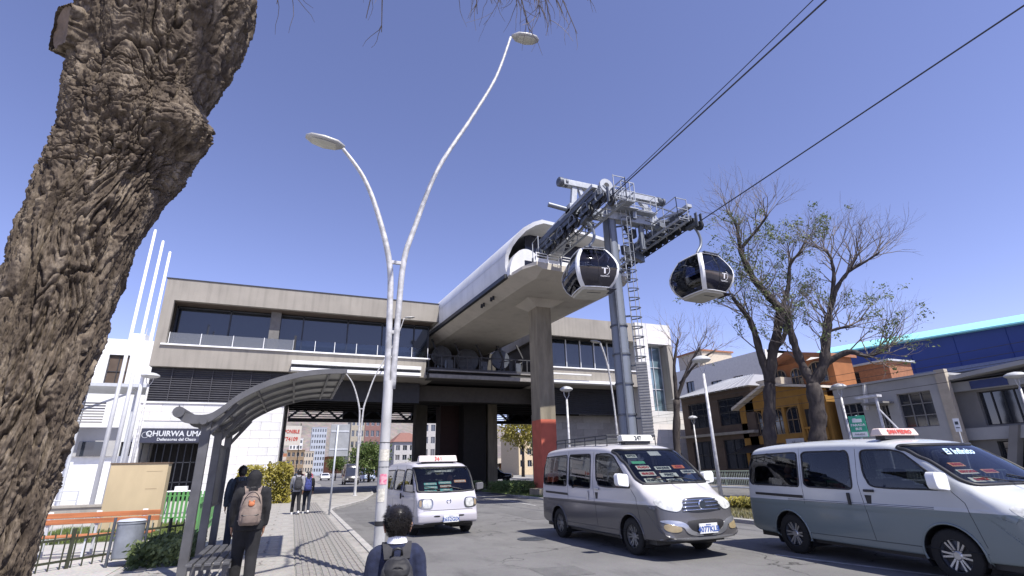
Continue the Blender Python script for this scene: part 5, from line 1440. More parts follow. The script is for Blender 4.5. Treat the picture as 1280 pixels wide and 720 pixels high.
# ================================================================ TREES
def bark_mat(name, c1, c2, c3, scale=9):
    m = bpy.data.materials.new(name); m.use_nodes = True
    N = m.node_tree.nodes; L = m.node_tree.links; b = N['Principled BSDF']; b.inputs['Roughness'].default_value = .92; b.inputs['Specular IOR Level'].default_value = .15
    tc = N.new('ShaderNodeTexCoord'); mp = N.new('ShaderNodeMapping'); mp.inputs['Scale'].default_value = (1, 1, .35); L.new(tc.outputs['Object'], mp.inputs[0])
    a = N.new('ShaderNodeTexNoise'); a.inputs['Scale'].default_value = scale; a.inputs['Detail'].default_value = 8; a.inputs['Roughness'].default_value = .7; L.new(mp.outputs[0], a.inputs['Vector'])
    r = N.new('ShaderNodeValToRGB'); e = r.color_ramp.elements; e[0].position = .32; e[0].color = (*c1, 1); e[1].position = .72; e[1].color = (*c3, 1); x = e.new(.5); x.color = (*c2, 1)
    L.new(a.outputs['Fac'], r.inputs[0]); L.new(r.outputs[0], b.inputs['Base Color'])
    n2 = N.new('ShaderNodeTexNoise'); n2.inputs['Scale'].default_value = scale * 7; n2.inputs['Detail'].default_value = 6; L.new(mp.outputs[0], n2.inputs['Vector'])
    bp = N.new('ShaderNodeBump'); bp.inputs['Strength'].default_value = .7; bp.inputs['Distance'].default_value = .012; L.new(n2.outputs['Fac'], bp.inputs['Height']); L.new(bp.outputs[0], b.inputs['Normal'])
    MATS[name] = m; return m
BARK1 = bark_mat('rough_bark', (.034, .026, .021), (.10, .079, .06), (.27, .225, .175), 16)
BARK2 = bark_mat('dark_bark', (.03, .026, .026), (.06, .052, .05), (.11, .095, .085), 4)
CUTW = M('weathered_cut_wood', (.15, .11, .08), .9, var=.3, scale=14, bump=.3)

tr = thing('street_tree', 'massive old tree trunk with deeply furrowed bark filling the left edge, close to the viewer', 'tree', (-1.05, 2.8, 0))
ax = [(-1.10, 2.79, -.05, .36), (-1.13, 2.81, .35, .25), (-1.13, 2.82, .8, .222), (-1.125, 2.825, 1.3, .20), (-1.10, 2.83, 1.645, .185), (-1.085, 2.825, 1.965, .185), (-1.075, 2.82, 2.32, .202), (-1.065, 2.815, 2.71, .225), (-1.02, 2.825, 3.0, .245), (-0.985, 2.825, 3.13, .27), (-0.965, 2.83, 3.365, .285), (-0.975, 2.82, 3.575, .285), (-0.95, 2.825, 3.8, .33), (-0.94, 2.815, 4.05, .37), (-0.9, 2.8, 4.4, .36), (-.85, 2.78, 4.7, .30)]
def cells(x, y, per):
    """F2-F1 of a jittered cell pattern, wrapping in x after per cells"""
    xi = np.floor(x).astype(np.int64); yi = np.floor(y).astype(np.int64); f1 = np.full(x.shape, 9.0); f2 = np.full(x.shape, 9.0)
    for a in (-1, 0, 1):
        for b in (-1, 0, 1):
            cx_ = np.mod(xi + a, per); jx = _h(cx_, yi + b, cx_ * 0 + 3); jy = _h(cx_, yi + b, cx_ * 0 + 11)
            dd = np.hypot(xi + a + jx - x, yi + b + jy - y)
            f2 = np.minimum(f2, np.maximum(f1, dd)); f1 = np.minimum(f1, dd)
    return f2 - f1
def trunk_mesh(ax, nu, nv, seed=1.0, amp=.03):
    A_ = np.array(ax); t = np.linspace(0, len(ax) - 1, nv); i0 = np.clip(t.astype(int), 0, len(ax) - 2); f = (t - i0)[:, None]
    f = f * f * (3 - 2 * f)
    C_ = A_[i0] * (1 - f) + A_[i0 + 1] * f
    th = np.linspace(0, 2 * pi, nu, endpoint=False)
    TH_, V = np.meshgrid(th, C_[:, 2]); RR = np.repeat(C_[:, 3:4], nu, 1)
    cx, cy = np.cos(TH_), np.sin(TH_)
    # broad lumps
    lump = (vnoise(cx * 2.2 + 5, cy * 2.2 + 9, V * 2.2 + seed) - .5) * .16 + (vnoise(cx * 5 + 1, cy * 5 + 3, V * 5.5 + seed) - .5) * .09
    # bark plates: elongated cells parted by sharp cracks, domain-warped so the cracks wander round the trunk
    w1 = (vnoise(cx * 3, cy * 3, V * 2.6 + 3) - .5); w2 = (vnoise(cx * 9 + 4, cy * 9, V * 9.0 + 8) - .5); w3 = (vnoise(cx * 9 + 14, cy * 9 + 5, V * 9.0 + 18) - .5)
    u = TH_ + V * .35 + w1 * .8
    fl = 1 + np.clip((V - 3.0) / .6, 0, 1) * .9; e1 = cells(u * 23 / (2 * pi) + w2 * .75, V * 1.9 * fl + w3 * .5 + w1 * 1.5, 23); e2 = cells(u * 55 / (2 * pi) + w2 * 1.1, V * 5.0 * fl + w3 * 1.0, 55); e3 = cells(u * 131 / (2 * pi) + w3 * 1.5, V * 15 + w2 * 1.5, 131)
    s1 = np.clip(e1 / .20, 0, 1); s1 = s1 * (2 - s1); s2 = np.clip(e2 / .24, 0, 1); s2 = s2 * (2 - s2); s3 = np.clip(e3 / .5, 0, 1)
    big = vnoise(u * 2.0, V * 3.0, V * 0 + 2); e0 = cells((u + V * .25) * 12 / (2 * pi) + w2 * .55, V * .75 + w3 * .4 + w1, 12); s0 = np.clip(e0 / .16, 0, 1); s0 = s0 * (2 - s0)
    tilt = (vnoise(u * 9 + 30, V * 11, V * 0) - .5)
    d = amp * 1.15 * (s0 - .85) + amp * .85 * (s1 - .8) + amp * .42 * (s2 - .75) * (.4 + big) + amp * .16 * (s3 - .6) + .014 * tilt + .012 * (vnoise(u * 60, V * 75, V * 0) - .5)
    Rr = RR * (1 + lump * .9) + d
    return A_, C_, TH_, V, Rr
NU, NVV = 520, 900
A_, C_, TH_, V, Rr = trunk_mesh(ax, NU, NVV)
camright = np.array([.94, -.34])      # direction of the picture's right in plan at the trunk
def bump_at(ang, z0, sa, sz, h, p=2):
    global Rr
    da = (TH_ - ang + pi) % (2 * pi) - pi
    Rr = Rr + h * np.exp(-(np.abs(da / sa) ** p) - (np.abs((V - z0) / sz) ** p))
right = atan2(-.30, .95); left = atan2(.45, -.89); front = atan2(-.95, .33)
bump_at(right + .0, 3.36, .50, .13, .085, 2.8)         # knob on the right
bump_at(right - .5, 3.30, .35, .09, .05)
bump_at(front, 3.35, .9, .10, .035)
bump_at(right, 3.6, .8, .12, -.02)
bump_at(right - .1, 4.30, .75, .25, .06)
bump_at(left, 3.5, .7, .14, .04)
X_ = C_[:, 0:1] + np.cos(TH_) * Rr; Y_ = C_[:, 1:2] + np.sin(TH_) * Rr
m = MB()
vs = np.stack([X_ + 1.05, Y_ - 2.8, V + (vnoise(TH_ * 3, V * 9, V * 0) - .5) * .01], -1).reshape(-1, 3)
me_f = []
for j in range(NVV - 1):
    b0 = j * NU; b1 = b0 + NU
    me_f.extend([(b0 + i, b0 + (i + 1) % NU, b1 + (i + 1) % NU, b1 + i) for i in range(NU)])
m.v = vs.tolist(); m.f = me_f; m.m = [0] * len(me_f)
m.build('trunk', BARK1, tr, smooth=True, fix=False)
def stub(p0, p1, r0, r1, seed, name='limb', nu=90, nv=70, cut=True, amp=.02):
    p0 = np.array(p0) - np.array([-1.05, 2.8, 0]); p1 = np.array(p1) - np.array([-1.05, 2.8, 0]); d = p1 - p0; l = np.linalg.norm(d); d /= l
    a = np.cross(d, [0, 0, 1.0]); a /= np.linalg.norm(a); b = np.cross(d, a)
    th = np.linspace(0, 2 * pi, nu, endpoint=False); tt = np.linspace(0, 1, nv); TT, HH = np.meshgrid(th, tt)
    R_r = r0 + (r1 - r0) * HH
    n1 = 1 - np.abs(2 * vnoise(np.cos(TT) * 6 + seed, np.sin(TT) * 6, HH * 3 + seed) - 1) * 2
    R_r = R_r + amp * (1 - np.clip(n1, -1, 1) - .8) + (vnoise(np.cos(TT) * 12, np.sin(TT) * 12 + seed, HH * 18) - .5) * amp * 1.1 + (vnoise(np.cos(TT) * 2, np.sin(TT) * 2 + seed, HH * 2) - .5) * r0 * .3
    P_ = p0 + d * (HH * l)[..., None] + (np.cos(TT) * R_r)[..., None] * a + (np.sin(TT) * R_r)[..., None] * b
    mm = MB(); vs_ = P_.reshape(-1, 3).tolist(); fs = []
    for j in range(nv - 1): fs.extend([(j * nu + i, j * nu + (i + 1) % nu, (j + 1) * nu + (i + 1) % nu, (j + 1) * nu + i) for i in range(nu)])
    mm.add(vs_, fs); o = mm.build(name, BARK1, tr, smooth=True)
    if cut:
        mc = MB(); c = p1 - d * .015; rim = [(c + d * .004 + (cos(q) * a + sin(q) * b) * r1 * .93).tolist() for q in np.linspace(0, 2 * pi, 28, endpoint=False)]
        rim2 = [(c - d * .012 + (cos(q) * a + sin(q) * b) * r1 * .4).tolist() for q in np.linspace(0, 2 * pi, 28, endpoint=False)]
        mc.rings([rim, rim2], False, True); mc.build('cut_face', CUTW, o, smooth=40)
    return o
stub((-1.06, 2.80, 3.80), (-1.295, 2.625, 3.75), .15, .12, 3, 'cut_branch_stub', nu=110, nv=60, amp=.012)
stub((-.93, 2.83, 3.80), (-.735, 2.91, 4.9), .22, .20, 7, 'limb', nu=150, nv=80, cut=False, amp=.035)
stub((-1.0, 2.82, 4.0), (-1.25, 2.74, 4.75), .26, .2, 12, 'limb', nu=120, nv=80, cut=False, amp=.03)
stub((-.74, 2.82, 3.38), (-.665, 2.80, 3.335), .07, .062, 19, 'cut_branch_stub', nu=60, nv=24, amp=.008)

# ---- generic branching, returned as tube data
def branch(mm, p, d, r, l, depth, R_, spread=.6, tips=None, up=.12, minr=.006, sides=5, wob=.25, ratio=.72, kids=(2, 3), bigmm=None):
    n = 4; pts = [Vector(p)]; dirv = Vector(d).normalized(); rr = [r]
    for k in range(n):
        dirv = (dirv + Vector((R_.uniform(-1, 1), R_.uniform(-1, 1), R_.uniform(-.7, 1) + up)) * wob / 2).normalized()
        pts.append(pts[-1] + dirv * l / n); rr.append(max(minr * .5, r * (1 - .38 * (k + 1) / n)))
    tgt = bigmm if (bigmm is not None and r > .035) else mm
    tgt.tube(pts, rr, 7 if r > .05 else (5 if r > .02 else 3), cap=False)
    if depth <= 0 or rr[-1] < minr:
        if tips is not None: tips.append((pts[-1], dirv.copy()))
        return
    if tips is not None and depth <= 2: tips.append((pts[2], dirv.copy()))
    for k in range(R_.randint(*kids)):
        a = R_.uniform(0, 2 * pi); s_ = spread * R_.uniform(.5, 1.3)
        o = dirv.orthogonal().normalized(); o.rotate(Matrix.Rotation(a, 3, dirv))
        nd = (dirv + o * s_).normalized()
        t = R_.choice([2, 3, 4, 4]); branch(mm, pts[t], nd, rr[t] * ratio, l * R_.uniform(.62, .85), depth - 1, R_, spread, tips, up, minr, sides, wob, ratio, kids, bigmm)
def leaf_cloud(tips, R_, per, rad_, size, dens=1.0):
    mm = MB()
    for (p, d) in tips:
        if R_.random() > dens: continue
        for _ in range(per):
            c = p + Vector((R_.gauss(0, 1), R_.gauss(0, 1), R_.gauss(0, .9))) * rad_
            u = Vector((R_.uniform(-1, 1), R_.uniform(-1, 1), R_.uniform(-1, 1))).normalized(); v = u.orthogonal().normalized(); v.rotate(Matrix.Rotation(R_.uniform(0, 6), 3, u)); s_ = size * R_.uniform(.6, 1.4)
            mm.add([tuple(c - v * s_), tuple(c + u * s_ * .45), tuple(c + v * s_), tuple(c - u * s_ * .45)], [(0, 1, 2, 3)])
    return mm
def leafmat(name, c1, c2):
    m = M(name, c1, .6, var=0, col2=c2, scale=1.3); 
    b = m.node_tree.nodes['Principled BSDF']; b.inputs['Subsurface Weight'].default_value = 0; b.inputs['Transmission Weight'].default_value = 0
    N = m.node_tree.nodes; L = m.node_tree.links; tr_ = N.new('ShaderNodeBsdfTranslucent'); mx = N.new('ShaderNodeMixShader'); mx.inputs[0].default_value = .3
    L.new(b.inputs['Base Color'].links[0].from_socket, tr_.inputs[0]); L.new(b.outputs[0], mx.inputs[1]); L.new(tr_.outputs[0], mx.inputs[2]); L.new(mx.outputs[0], N['Material Output'].inputs[0]); return m
LEAF = leafmat('leaf_olive_green', (.06, .09, .03), (.19, .23, .09)); LEAF2 = leafmat('leaf_mid_green', (.05, .09, .02), (.14, .19, .05)); LEAFY = leafmat('leaf_yellow_green', (.14, .13, .02), (.34, .29, .05)); TWIG = M('twig_grey_brown', (.17, .145, .13), .9, var=.2)

# crown of the foreground tree: long limbs out of the frame, a few twigs dipping into it
Rr_ = random.Random(11); o_ = Vector((-1.05, 2.8, 0))
tips = []; lm = MB(); tg = MB()
for (p, q, q2, r0) in (((-.74, 2.91, 4.82), (.3, 4.6, 7.6), (2.6, 5.2, 9.6), .15), ((-.74, 2.90, 4.8), (1.8, 2.2, 7.4), (4.2, 1.2, 8.6), .12), ((-1.25, 2.74, 4.7), (-2.4, 4.4, 7.5), (-3.6, 6.4, 9.2), .17), ((-1.0, 2.8, 4.6), (-.4, 1.0, 7.5), (.8, -1.0, 9.4), .13)):
    pts = smoothpath([Vector(p) - o_, (Vector(p) + Vector(q)) / 2 - o_ + Vector((.1, .2, .3)), Vector(q) - o_, Vector(q2) - o_], 5)
    lm.tube(pts, [r0 * (1 - .7 * k / (len(pts) - 1)) for k in range(len(pts))], 10)
    for k in range(5, len(pts), 3):
        d = (pts[min(k + 1, len(pts) - 1)] - pts[k - 1]).normalized(); s_ = Vector((Rr_.uniform(-1, 1), Rr_.uniform(-1, 1), Rr_.uniform(-.2, .6)))
        branch(tg, pts[k], d + s_ * .8, r0 * .42 * (1 - .5 * k / len(pts)), 1.6, 3, Rr_, .7, tips, .05, .004, 4, .4)
lm.build('limb', BARK1, tr, smooth=True)
# hanging twigs at the top of the picture: directions given as (x, y, z) ends
def ray_pt(az, el, r): return Vector((sin(radians(az)) * cos(radians(el)) * r, cos(radians(az)) * cos(radians(el)) * r, 1.65 + sin(radians(el)) * r))
def drooper(az0, el0, az1, el1, r_, n_sub, r0=.011):
    a = ray_pt(az0, el0, r_); b = ray_pt(az1, el1, r_ + .2); mid = (a + b) / 2 + Vector((Rr_.uniform(-.1, .1), Rr_.uniform(-.1, .1), .12))
    pts = smoothpath([a - o_, mid - o_, b - o_], 6); tg.tube(pts, [r0 * (1 - .8 * k / (len(pts) - 1)) + .0015 for k in range(len(pts))], 4)
    for k in range(n_sub):
        i = Rr_.randint(2, len(pts) - 2); d = (pts[i + 1] - pts[i]).normalized() + Vector((Rr_.uniform(-1, 1), Rr_.uniform(-1, 1), Rr_.uniform(-.9, .3))) * .8
        q = [pts[i]]
        for s_ in range(4): d = (d + Vector((Rr_.uniform(-.4, .4), Rr_.uniform(-.4, .4), Rr_.uniform(-.35, .15)))).normalized(); q.append(q[-1] + d * Rr_.uniform(.05, .11))
        tg.tube(q, [.0042, .0036, .003, .0024, .0016], 3)
drops = [(13, 54, 15.5, 49.0, 8), (15, 54, 18.3, 47.6, 9), (16, 54, 20.5, 48.5, 8), (19, 55, 22.5, 49.5, 8), (22, 54, 24.2, 48.2, 10), (24, 54, 25.9, 45.8, 12), (26, 55, 27.5, 47.2, 14), (27, 54, 29.0, 46.4, 14), (28, 54, 30.8, 47.2, 10), (29, 53, 32.6, 45.3, 9), (30, 54, 34.5, 48, 6),
         (2, 54, 2.8, 45.8, 5), (3, 54, 5.0, 44.9, 5), (0, 54, 1.0, 47.5, 5), (-9, 52, -8.2, 44.6, 4), (-8, 52, -6.5, 45.6, 4), (26, 54, 26.8, 48.5, 14), (23, 55, 27.8, 48.8, 12)]
for (a0, e0, a1, e1, ns) in drops: drooper(a0, e0, a1, e1, 6.2 + Rr_.uniform(-.3, .5), ns)
# carrying limb over the drooping twigs
pts = smoothpath([Vector((-.9, 2.8, 4.6)) - o_, Vector((-.4, 3.4, 6.6)) - o_, ray_pt(4, 56, 6.4) - o_, ray_pt(15, 55.5, 6.5) - o_, ray_pt(28, 55, 6.5) - o_, ray_pt(36, 54.5, 6.6) - o_], 5)
MB().tube(pts, [.10 * (1 - .75 * k / (len(pts) - 1)) for k in range(len(pts))], 10).build('limb', BARK1, tr, smooth=True)
tag(tg.build('twigs', TWIG, tr, fix=False), kind='stuff')

def big_tree(label, base, segs, seed, radii, twig_n, leaf_tips, leaf_per, leafm, dens=.6, tw_len=1.5, group=None, loc_leaf=None, tdepth=5):
    R_ = random.Random(seed); b = Vector(base)
    t = thing('bare_tree' if dens < .3 else 'sparse_tree', label, 'tree', base, 0, group)
    tips = []; twg = MB()
    for si, s_ in enumerate(segs):
        pts = [Vector(p) - b for p in s_]
        if si == 0: pts = [Vector((pts[0].x - .1, pts[0].y, 0))] + [p for p in pts if p.z > .1]
        sp = smoothpath(pts, 6); r0, r1 = radii[si]
        nn = len(sp); m = MB(); rs = [r0 + (r1 - r0) * k / (nn - 1) for k in range(nn)]
        rs = [r * (1 + .12 * sin(k * 1.7 + si) + R_.uniform(-.06, .06)) for k, r in enumerate(rs)]
        m.tube([p + Vector((R_.uniform(-1, 1), R_.uniform(-1, 1), 0)) * r0 * .06 for p in sp], rs, 12)
        m.build('trunk' if si == 0 else 'limb', BARK2, t, smooth=True)
        if si > 0:
            for k in range(nn // 3, nn, 2):
                d = (sp[min(k + 1, nn - 1)] - sp[k - 1]).normalized()
                for _ in range(twig_n if k > nn * .6 else 1):
                    o = Vector((R_.uniform(-1, 1), R_.uniform(-1, 1), R_.uniform(-.2, .9)))
                    branch(twg, sp[k], d * .55 + o * .8, min(.038, rs[k] * .45), tw_len * R_.uniform(.7, 1.2), tdepth - (0 if k > nn * .5 else 1), R_, .62, tips, .14, .0038, 4, .35, kids=(2, 3))
    tag(twg.build('twigs', TWIG, t, fix=False), kind='stuff')
    if leaf_per:
        use = [tp for tp in tips if (loc_leaf is None or loc_leaf(tp[0] + b))]
        lc = leaf_cloud(use, R_, leaf_per, .13, .066, dens)
        tag(lc.build('foliage', leafm, t, fix=False), kind='stuff')
    return t
big_tree('tall forked tree with sparse green leaves, its crown behind the farther gondola', (22.3, 20.1, .1), [
    [(22.26, 20.11, 2.32), (22.41, 19.94, 3.88), (22.61, 19.72, 5.57)], [(22.61, 19.72, 5.57), (22.48, 19.86, 7.21), (22.35, 20.01, 8.92), (21.9, 20.5, 10.41)],
    [(22.61, 19.72, 5.57), (22.88, 19.4, 7.14), (23.32, 18.87, 9.14), (23.11, 19.13, 10.1), (22.68, 19.63, 11.49), (22.45, 19.9, 13.18)],
    [(22.45, 19.9, 13.18), (22.47, 19.88, 14.8), (22.2, 20.1, 15.6)], [(22.45, 19.9, 13.18), (23.14, 19.09, 14.2), (23.5, 18.5, 14.9)],
    [(23.32, 18.87, 9.14), (23.71, 18.38, 10.48), (23.92, 18.1, 11.79), (24.34, 17.54, 12.4)], [(22.88, 19.4, 7.14), (23.31, 18.89, 7.91), (23.52, 18.63, 8.96)]],
    21, [(.33, .29), (.23, .11), (.28, .14), (.11, .05), (.11, .05), (.14, .05), (.15, .1)], 3, None, 24, LEAF, .24, 1.25, 'half bare trees on the avenue median', lambda p: p.z > 8.0 and (p.z < 14.9))
big_tree('forked tree with a broad, barer crown in front of the grey house', (22.7, 18.0, .1), [
    [(22.77, 17.96, 1.87), (22.98, 17.69, 3.68), (23.03, 17.62, 5.19)], [(23.03, 17.62, 5.19), (22.85, 17.85, 6.2), (22.75, 17.98, 7.65), (22.77, 17.96, 9.01)],
    [(23.03, 17.62, 5.19), (23.42, 17.1, 6.09), (23.63, 16.81, 7.44), (23.8, 16.57, 8.41)], [(23.8, 16.57, 8.41), (24.15, 16.06, 9.75), (24.48, 15.54, 10.46), (24.7, 15.1, 11.1)],
    [(23.8, 16.57, 8.41), (24.12, 16.1, 10.19), (24.18, 16.01, 11.2), (24.12, 16.1, 11.8)], [(23.42, 17.1, 6.09), (24.05, 16.21, 6.54), (24.45, 15.59, 6.25), (24.89, 14.89, 6.5)],
    [(23.66, 16.77, 7.63), (24.0, 16.28, 7.74), (24.22, 15.95, 7.75)], [(24.48, 15.54, 10.46), (24.96, 14.76, 10.86), (25.2, 14.3, 11.1)]],
    33, [(.39, .34), (.24, .14), (.28, .17), (.13, .05), (.11, .05), (.16, .06), (.08, .05), (.07, .04)], 3, None, 22, LEAF, .10, 1.2, 'half bare trees on the avenue median', lambda p: p.z < 9.6)
big_tree('bare tree with thin spreading branches between the white end block and the brown building', (25.3, 30.98, .1), [
    [(25.31, 30.98, 2.74), (25.62, 30.71, 6.09)], [(25.62, 30.71, 6.09), (25.73, 30.63, 8.6), (26.1, 30.3, 10.6)], [(25.62, 30.71, 6.09), (26.44, 30.01, 8.37), (27.2, 29.3, 9.8)], [(25.91, 30.48, 7.24), (26.89, 29.61, 8.62), (27.9, 28.6, 9.5)]],
    45, [(.3, .24), (.17, .07), (.16, .06), (.12, .05)], 2, None, 6, LEAF, .07, 1.4, None, lambda p: p.z < 9.5)
def round_tree(label, loc, h, r, leafm, seed, group=None, n=70, per=26, size=.16, name='leafy_tree', r2=None, kind_leaf='crown'):
    R_ = random.Random(seed); t = thing(name, label, 'tree', loc, 0, group)
    m = MB(); m.tube([(0, 0, 0), (.1, 0, h * .3), (0, .1, h * .55)], [.05 * h * .6, .04 * h * .6, .03 * h * .5], 8)
    for k in range(6):
        a = R_.uniform(0, 2 * pi); m.tube([(0, 0, h * .4), (cos(a) * r * .4, sin(a) * r * .4, h * .62), (cos(a) * r * .7, sin(a) * r * .7, h * .8)], [.07, .045, .02], 5)
    m.build('trunk', BARK2, t, smooth=True)
    tips = []
    for _ in range(n):
        a = R_.uniform(0, 2 * pi); c = R_.uniform(-1, 1); s_ = sqrt(1 - c * c); q = R_.uniform(.45, 1) ; tips.append((Vector((cos(a) * s_ * r * q, sin(a) * s_ * r * q, h - (r2 or r * .8) + c * (r2 or r * .8) * q)), None))
    lc = leaf_cloud(tips, R_, per, r * .17, size); tag(lc.build('crown', leafm, t, fix=False), kind='stuff'); return t
# ~ trees seen under and beyond the bridge
round_tree('round green street tree beyond the bridge beside the cream and red flats', (11.0, 86, 0), 6.0, 3.0, LEAF2, 3, n=110, per=34, size=.22)
round_tree('tall yellow green tree seen between the station pillars, left of the red column', (39.5, 92, 0), 11.5, 4.0, LEAFY, 5, n=110, per=30, size=.28)
round_tree('slim dark green tree just left of the red column base', (33.2, 70, 0), 6.4, 1.7, LEAF, 6, n=70, per=30, size=.18, r2=2.6)
round_tree('dark shrub tree behind the silver minivan roof', (20.4, 92, 0), 4.4, 2.2, LEAF, 9, n=60, per=30, size=.2)
round_tree('small green tree low by the distant blue van', (7.8, 110, 0), 4.6, 1.8, LEAF2, 10, n=50, per=30, size=.2)
def shrub(name, label, loc, sx, sy, h, leafm, seed, n=1500, size=.05, group=None, cat='shrub', rz=0):
    R_ = random.Random(seed); t = thing(name, label, cat, loc, rz, group); mm = MB()
    for _ in range(n):
        a = (R_.random() ** .7); x, y, z = R_.uniform(-1, 1), R_.uniform(-1, 1), R_.uniform(0, 1)
        bulge = 1 - .25 * (vnoise(np.array([x * 3 + seed]), np.array([y * 3.0]), np.array([z * 3.0]))[0])
        c = Vector((x * sx / 2 * bulge, y * sy / 2 * bulge, z * h * (1 - .3 * R_.random() * max(abs(x), abs(y)) ** 2)))
        u = Vector((R_.uniform(-1, 1), R_.uniform(-1, 1), R_.uniform(-.3, 1))).normalized(); v = u.orthogonal().normalized(); s_ = size * R_.uniform(.6, 1.5)
        mm.add([tuple(c - v * s_), tuple(c + u * s_ * .5), tuple(c + v * s_), tuple(c - u * s_ * .5)], [(0, 1, 2, 3)])
    tag(mm.build('foliage', leafm, t, fix=False), kind='stuff')
    m = MB()
    for k in range(7):
        x, y = R_.uniform(-.4, .4) * sx, R_.uniform(-.4, .4) * sy; m.tube([(x, y, 0), (x * 1.1, y * 1.1, h * .6)], .015, 4)
    m.build('stem', BARK2, t); return t
shrub('hedge', 'clipped green hedge at the foot of the red based column', (13.9, 33.5, .1), 2.6, 7.5, .75, LEAF2, 2, 9000, .06, cat='hedge')
shrub('hedge', 'low dark hedge in shade left of the red based column', (12.9, 40.5, .1), 1.6, 4.0, .7, LEAF, 4, 4000, .06, cat='hedge')
tag(grass('grass', lambda r: (r.uniform(12.6, 15.8), r.uniform(27, 37)), 9000, .10, .12), label='sunlit strip of grass round the foot of the column')
shrub('yellow_shrub', 'tall yellow flowering shrub against the white wall, behind the man', (-1.95, 31, .08), 1.4, 1.2, 2.0, LEAFY, 12, 2600, .08, group='yellow shrubs by the white wall')
shrub('yellow_shrub', 'yellow flowering shrub at the corner of the white wall, nearer the pedestrians', (-.65, 33, .08), 1.6, 1.3, 2.2, LEAFY, 13, 2800, .08, group='yellow shrubs by the white wall')
for i, (y, sx_, h, lab) in enumerate(((3.5, 3.0, 1.9, 'green shrub in front of the modern grey building at the right edge'), (8.0, 2.2, 1.4, 'low green shrub right of the small white sign'), (20, .8, .4, 'small dry shrub on the median between the two white minibuses'))):
    shrub('median_shrub', lab, (26 if i < 2 else 15.0, y if i < 2 else 14.5, .1), sx_, 2.6, h, LEAF2 if i < 2 else LEAFY, 30 + i, 2500, .07)
tag(grass('grass', lambda r: (r.uniform(12.5, 16.6), r.uniform(5, 26)), 26000, .10, .10, 8, col=DRYG), label='dry grass growing on the median behind the minibuses')
# ================================================================ BUILDINGS ACROSS THE AVENUE (local +X runs towards the viewer, facade faces the avenue)
def facade(W_, H_, t, holes):
    """wall slab in local X/Z with openings; front at y=0"""
    xs = sorted({0, W_} | {h[0] for h in holes} | {h[1] for h in holes}); zs = sorted({0, H_} | {h[2] for h in holes} | {h[3] for h in holes}); m = MB()
    for j in range(len(zs) - 1):
        run = None
        for i in range(len(xs) - 1):
            cx, cz = (xs[i] + xs[i + 1]) / 2, (zs[j] + zs[j + 1]) / 2
            hole = any(h[0] < cx < h[1] and h[2] < cz < h[3] for h in holes)
            if not hole: run = (run[0], xs[i + 1]) if run else (xs[i], xs[i + 1])
            if (hole or i == len(xs) - 2) and run: m.box(run[0], run[1], 0, t, zs[j], zs[j + 1]); run = None
    return m
def add_window(parent, x0, x1, z0, z1, nx=2, nz=2, y=.15, frame=None, glass=None, fr=.05):
    frame = frame or DARKM; glass = glass or GLASSD; m = MB()
    m.box(x0, x1, y - .03, y + .03, z0, z0 + fr); m.box(x0, x1, y - .03, y + .03, z1 - fr, z1)
    for k in range(nx + 1):
        x = x0 + (x1 - x0 - fr) * k / nx; m.box(x, x + fr, y - .027, y + .027, z0 + fr, z1 - fr)
    for k in range(1, nz): z = z0 + (z1 - z0) * k / nz; m.box(x0 + fr, x1 - fr, y - .02, y + .02, z - fr / 2, z + fr / 2)
    w_ = m.build('window', frame, parent)
    m = MB(); m.box(x0 + fr, x1 - fr, y + .035, y + .045, z0 + fr, z1 - fr); m.build('pane', glass, w_); return w_
RB = -pi / 2
TAN = M('tan_plaster', (.22, .16, .10), .85, var=.1, scale=1.5); BRN = M('brown_dark_plaster', (.09, .065, .05), .85, var=.15, scale=1.5)
TIN = M('pale_tin_roof', (.33, .33, .34), .5, metal=.2, var=.1, stretch=(6, 1, 1)); OCH = M('ochre_plaster', (.30, .16, .035), .85, var=.12, scale=1.2); ORG = M('orange_plaster', (.26, .10, .035), .85, var=.12, scale=1.5)
BRK = M('orange_brick', (.27, .12, .065), .9, var=.15, scale=6); GRYP = M('light_grey_plaster', (.34, .34, .34), .85, var=.1, scale=.8, bump=.05); GRYD = M('mid_grey_plaster', (.20, .195, .19), .85, var=.1, scale=1.0)
BEI = M('beige_plaster', (.42, .37, .30), .85, var=.08)
# 1 brown building with tin hipped roof
b = thing('brown_house', 'two storey dark brown house with pale hipped tin roof, right of the white end block', 'house', (32, 37.8, 0), RB)
hs = [(.8, 3.4, 4.5, 6.6), (4.4, 7.2, 4.5, 6.6), (.8, 3.4, 1.2, 3.4), (4.4, 7.2, 1.2, 3.4)]
f = facade(8.0, 7.2, .3, hs); f.box(0, .3, .3, 9, 0, 7.2); f.box(7.7, 8.0, .3, 9, 0, 7.2); f.build('wall', BRN, b)
for h in hs: add_window(b, *h, nx=3, nz=2)
m = MB(); m.box(-.1, 8.1, -.5, 0, 3.75, 3.95); m.build('balcony_slab', CONC, b)
m = MB(); m.rings([[(-.5, -.7, 7.2), (8.5, -.7, 7.2), (8.5, 9.5, 7.2), (-.5, 9.5, 7.2)], [(2.5, 3.5, 8.7), (5.5, 3.5, 8.7), (5.5, 5, 8.7), (2.5, 5, 8.7)]], True, True); m.build('roof', TIN, b)
m = MB()
for k in range(14): x = k * .62; m.box(x, x + .03, -.72, -.68, 7.1, 7.2)
for k in range(12): m.beam((-.3 + k * .75, -.6, 7.24), (2.5 + k * .27, 3.4, 8.74), .03, .03)
m.build('roof_seam', STEELP, b)
m = MB(); m.box(7.9, 10.2, .8, 7, 0, 7.6); m.build('side_wing', M('pale_tan_plaster', (.36, .32, .27), .85), b)
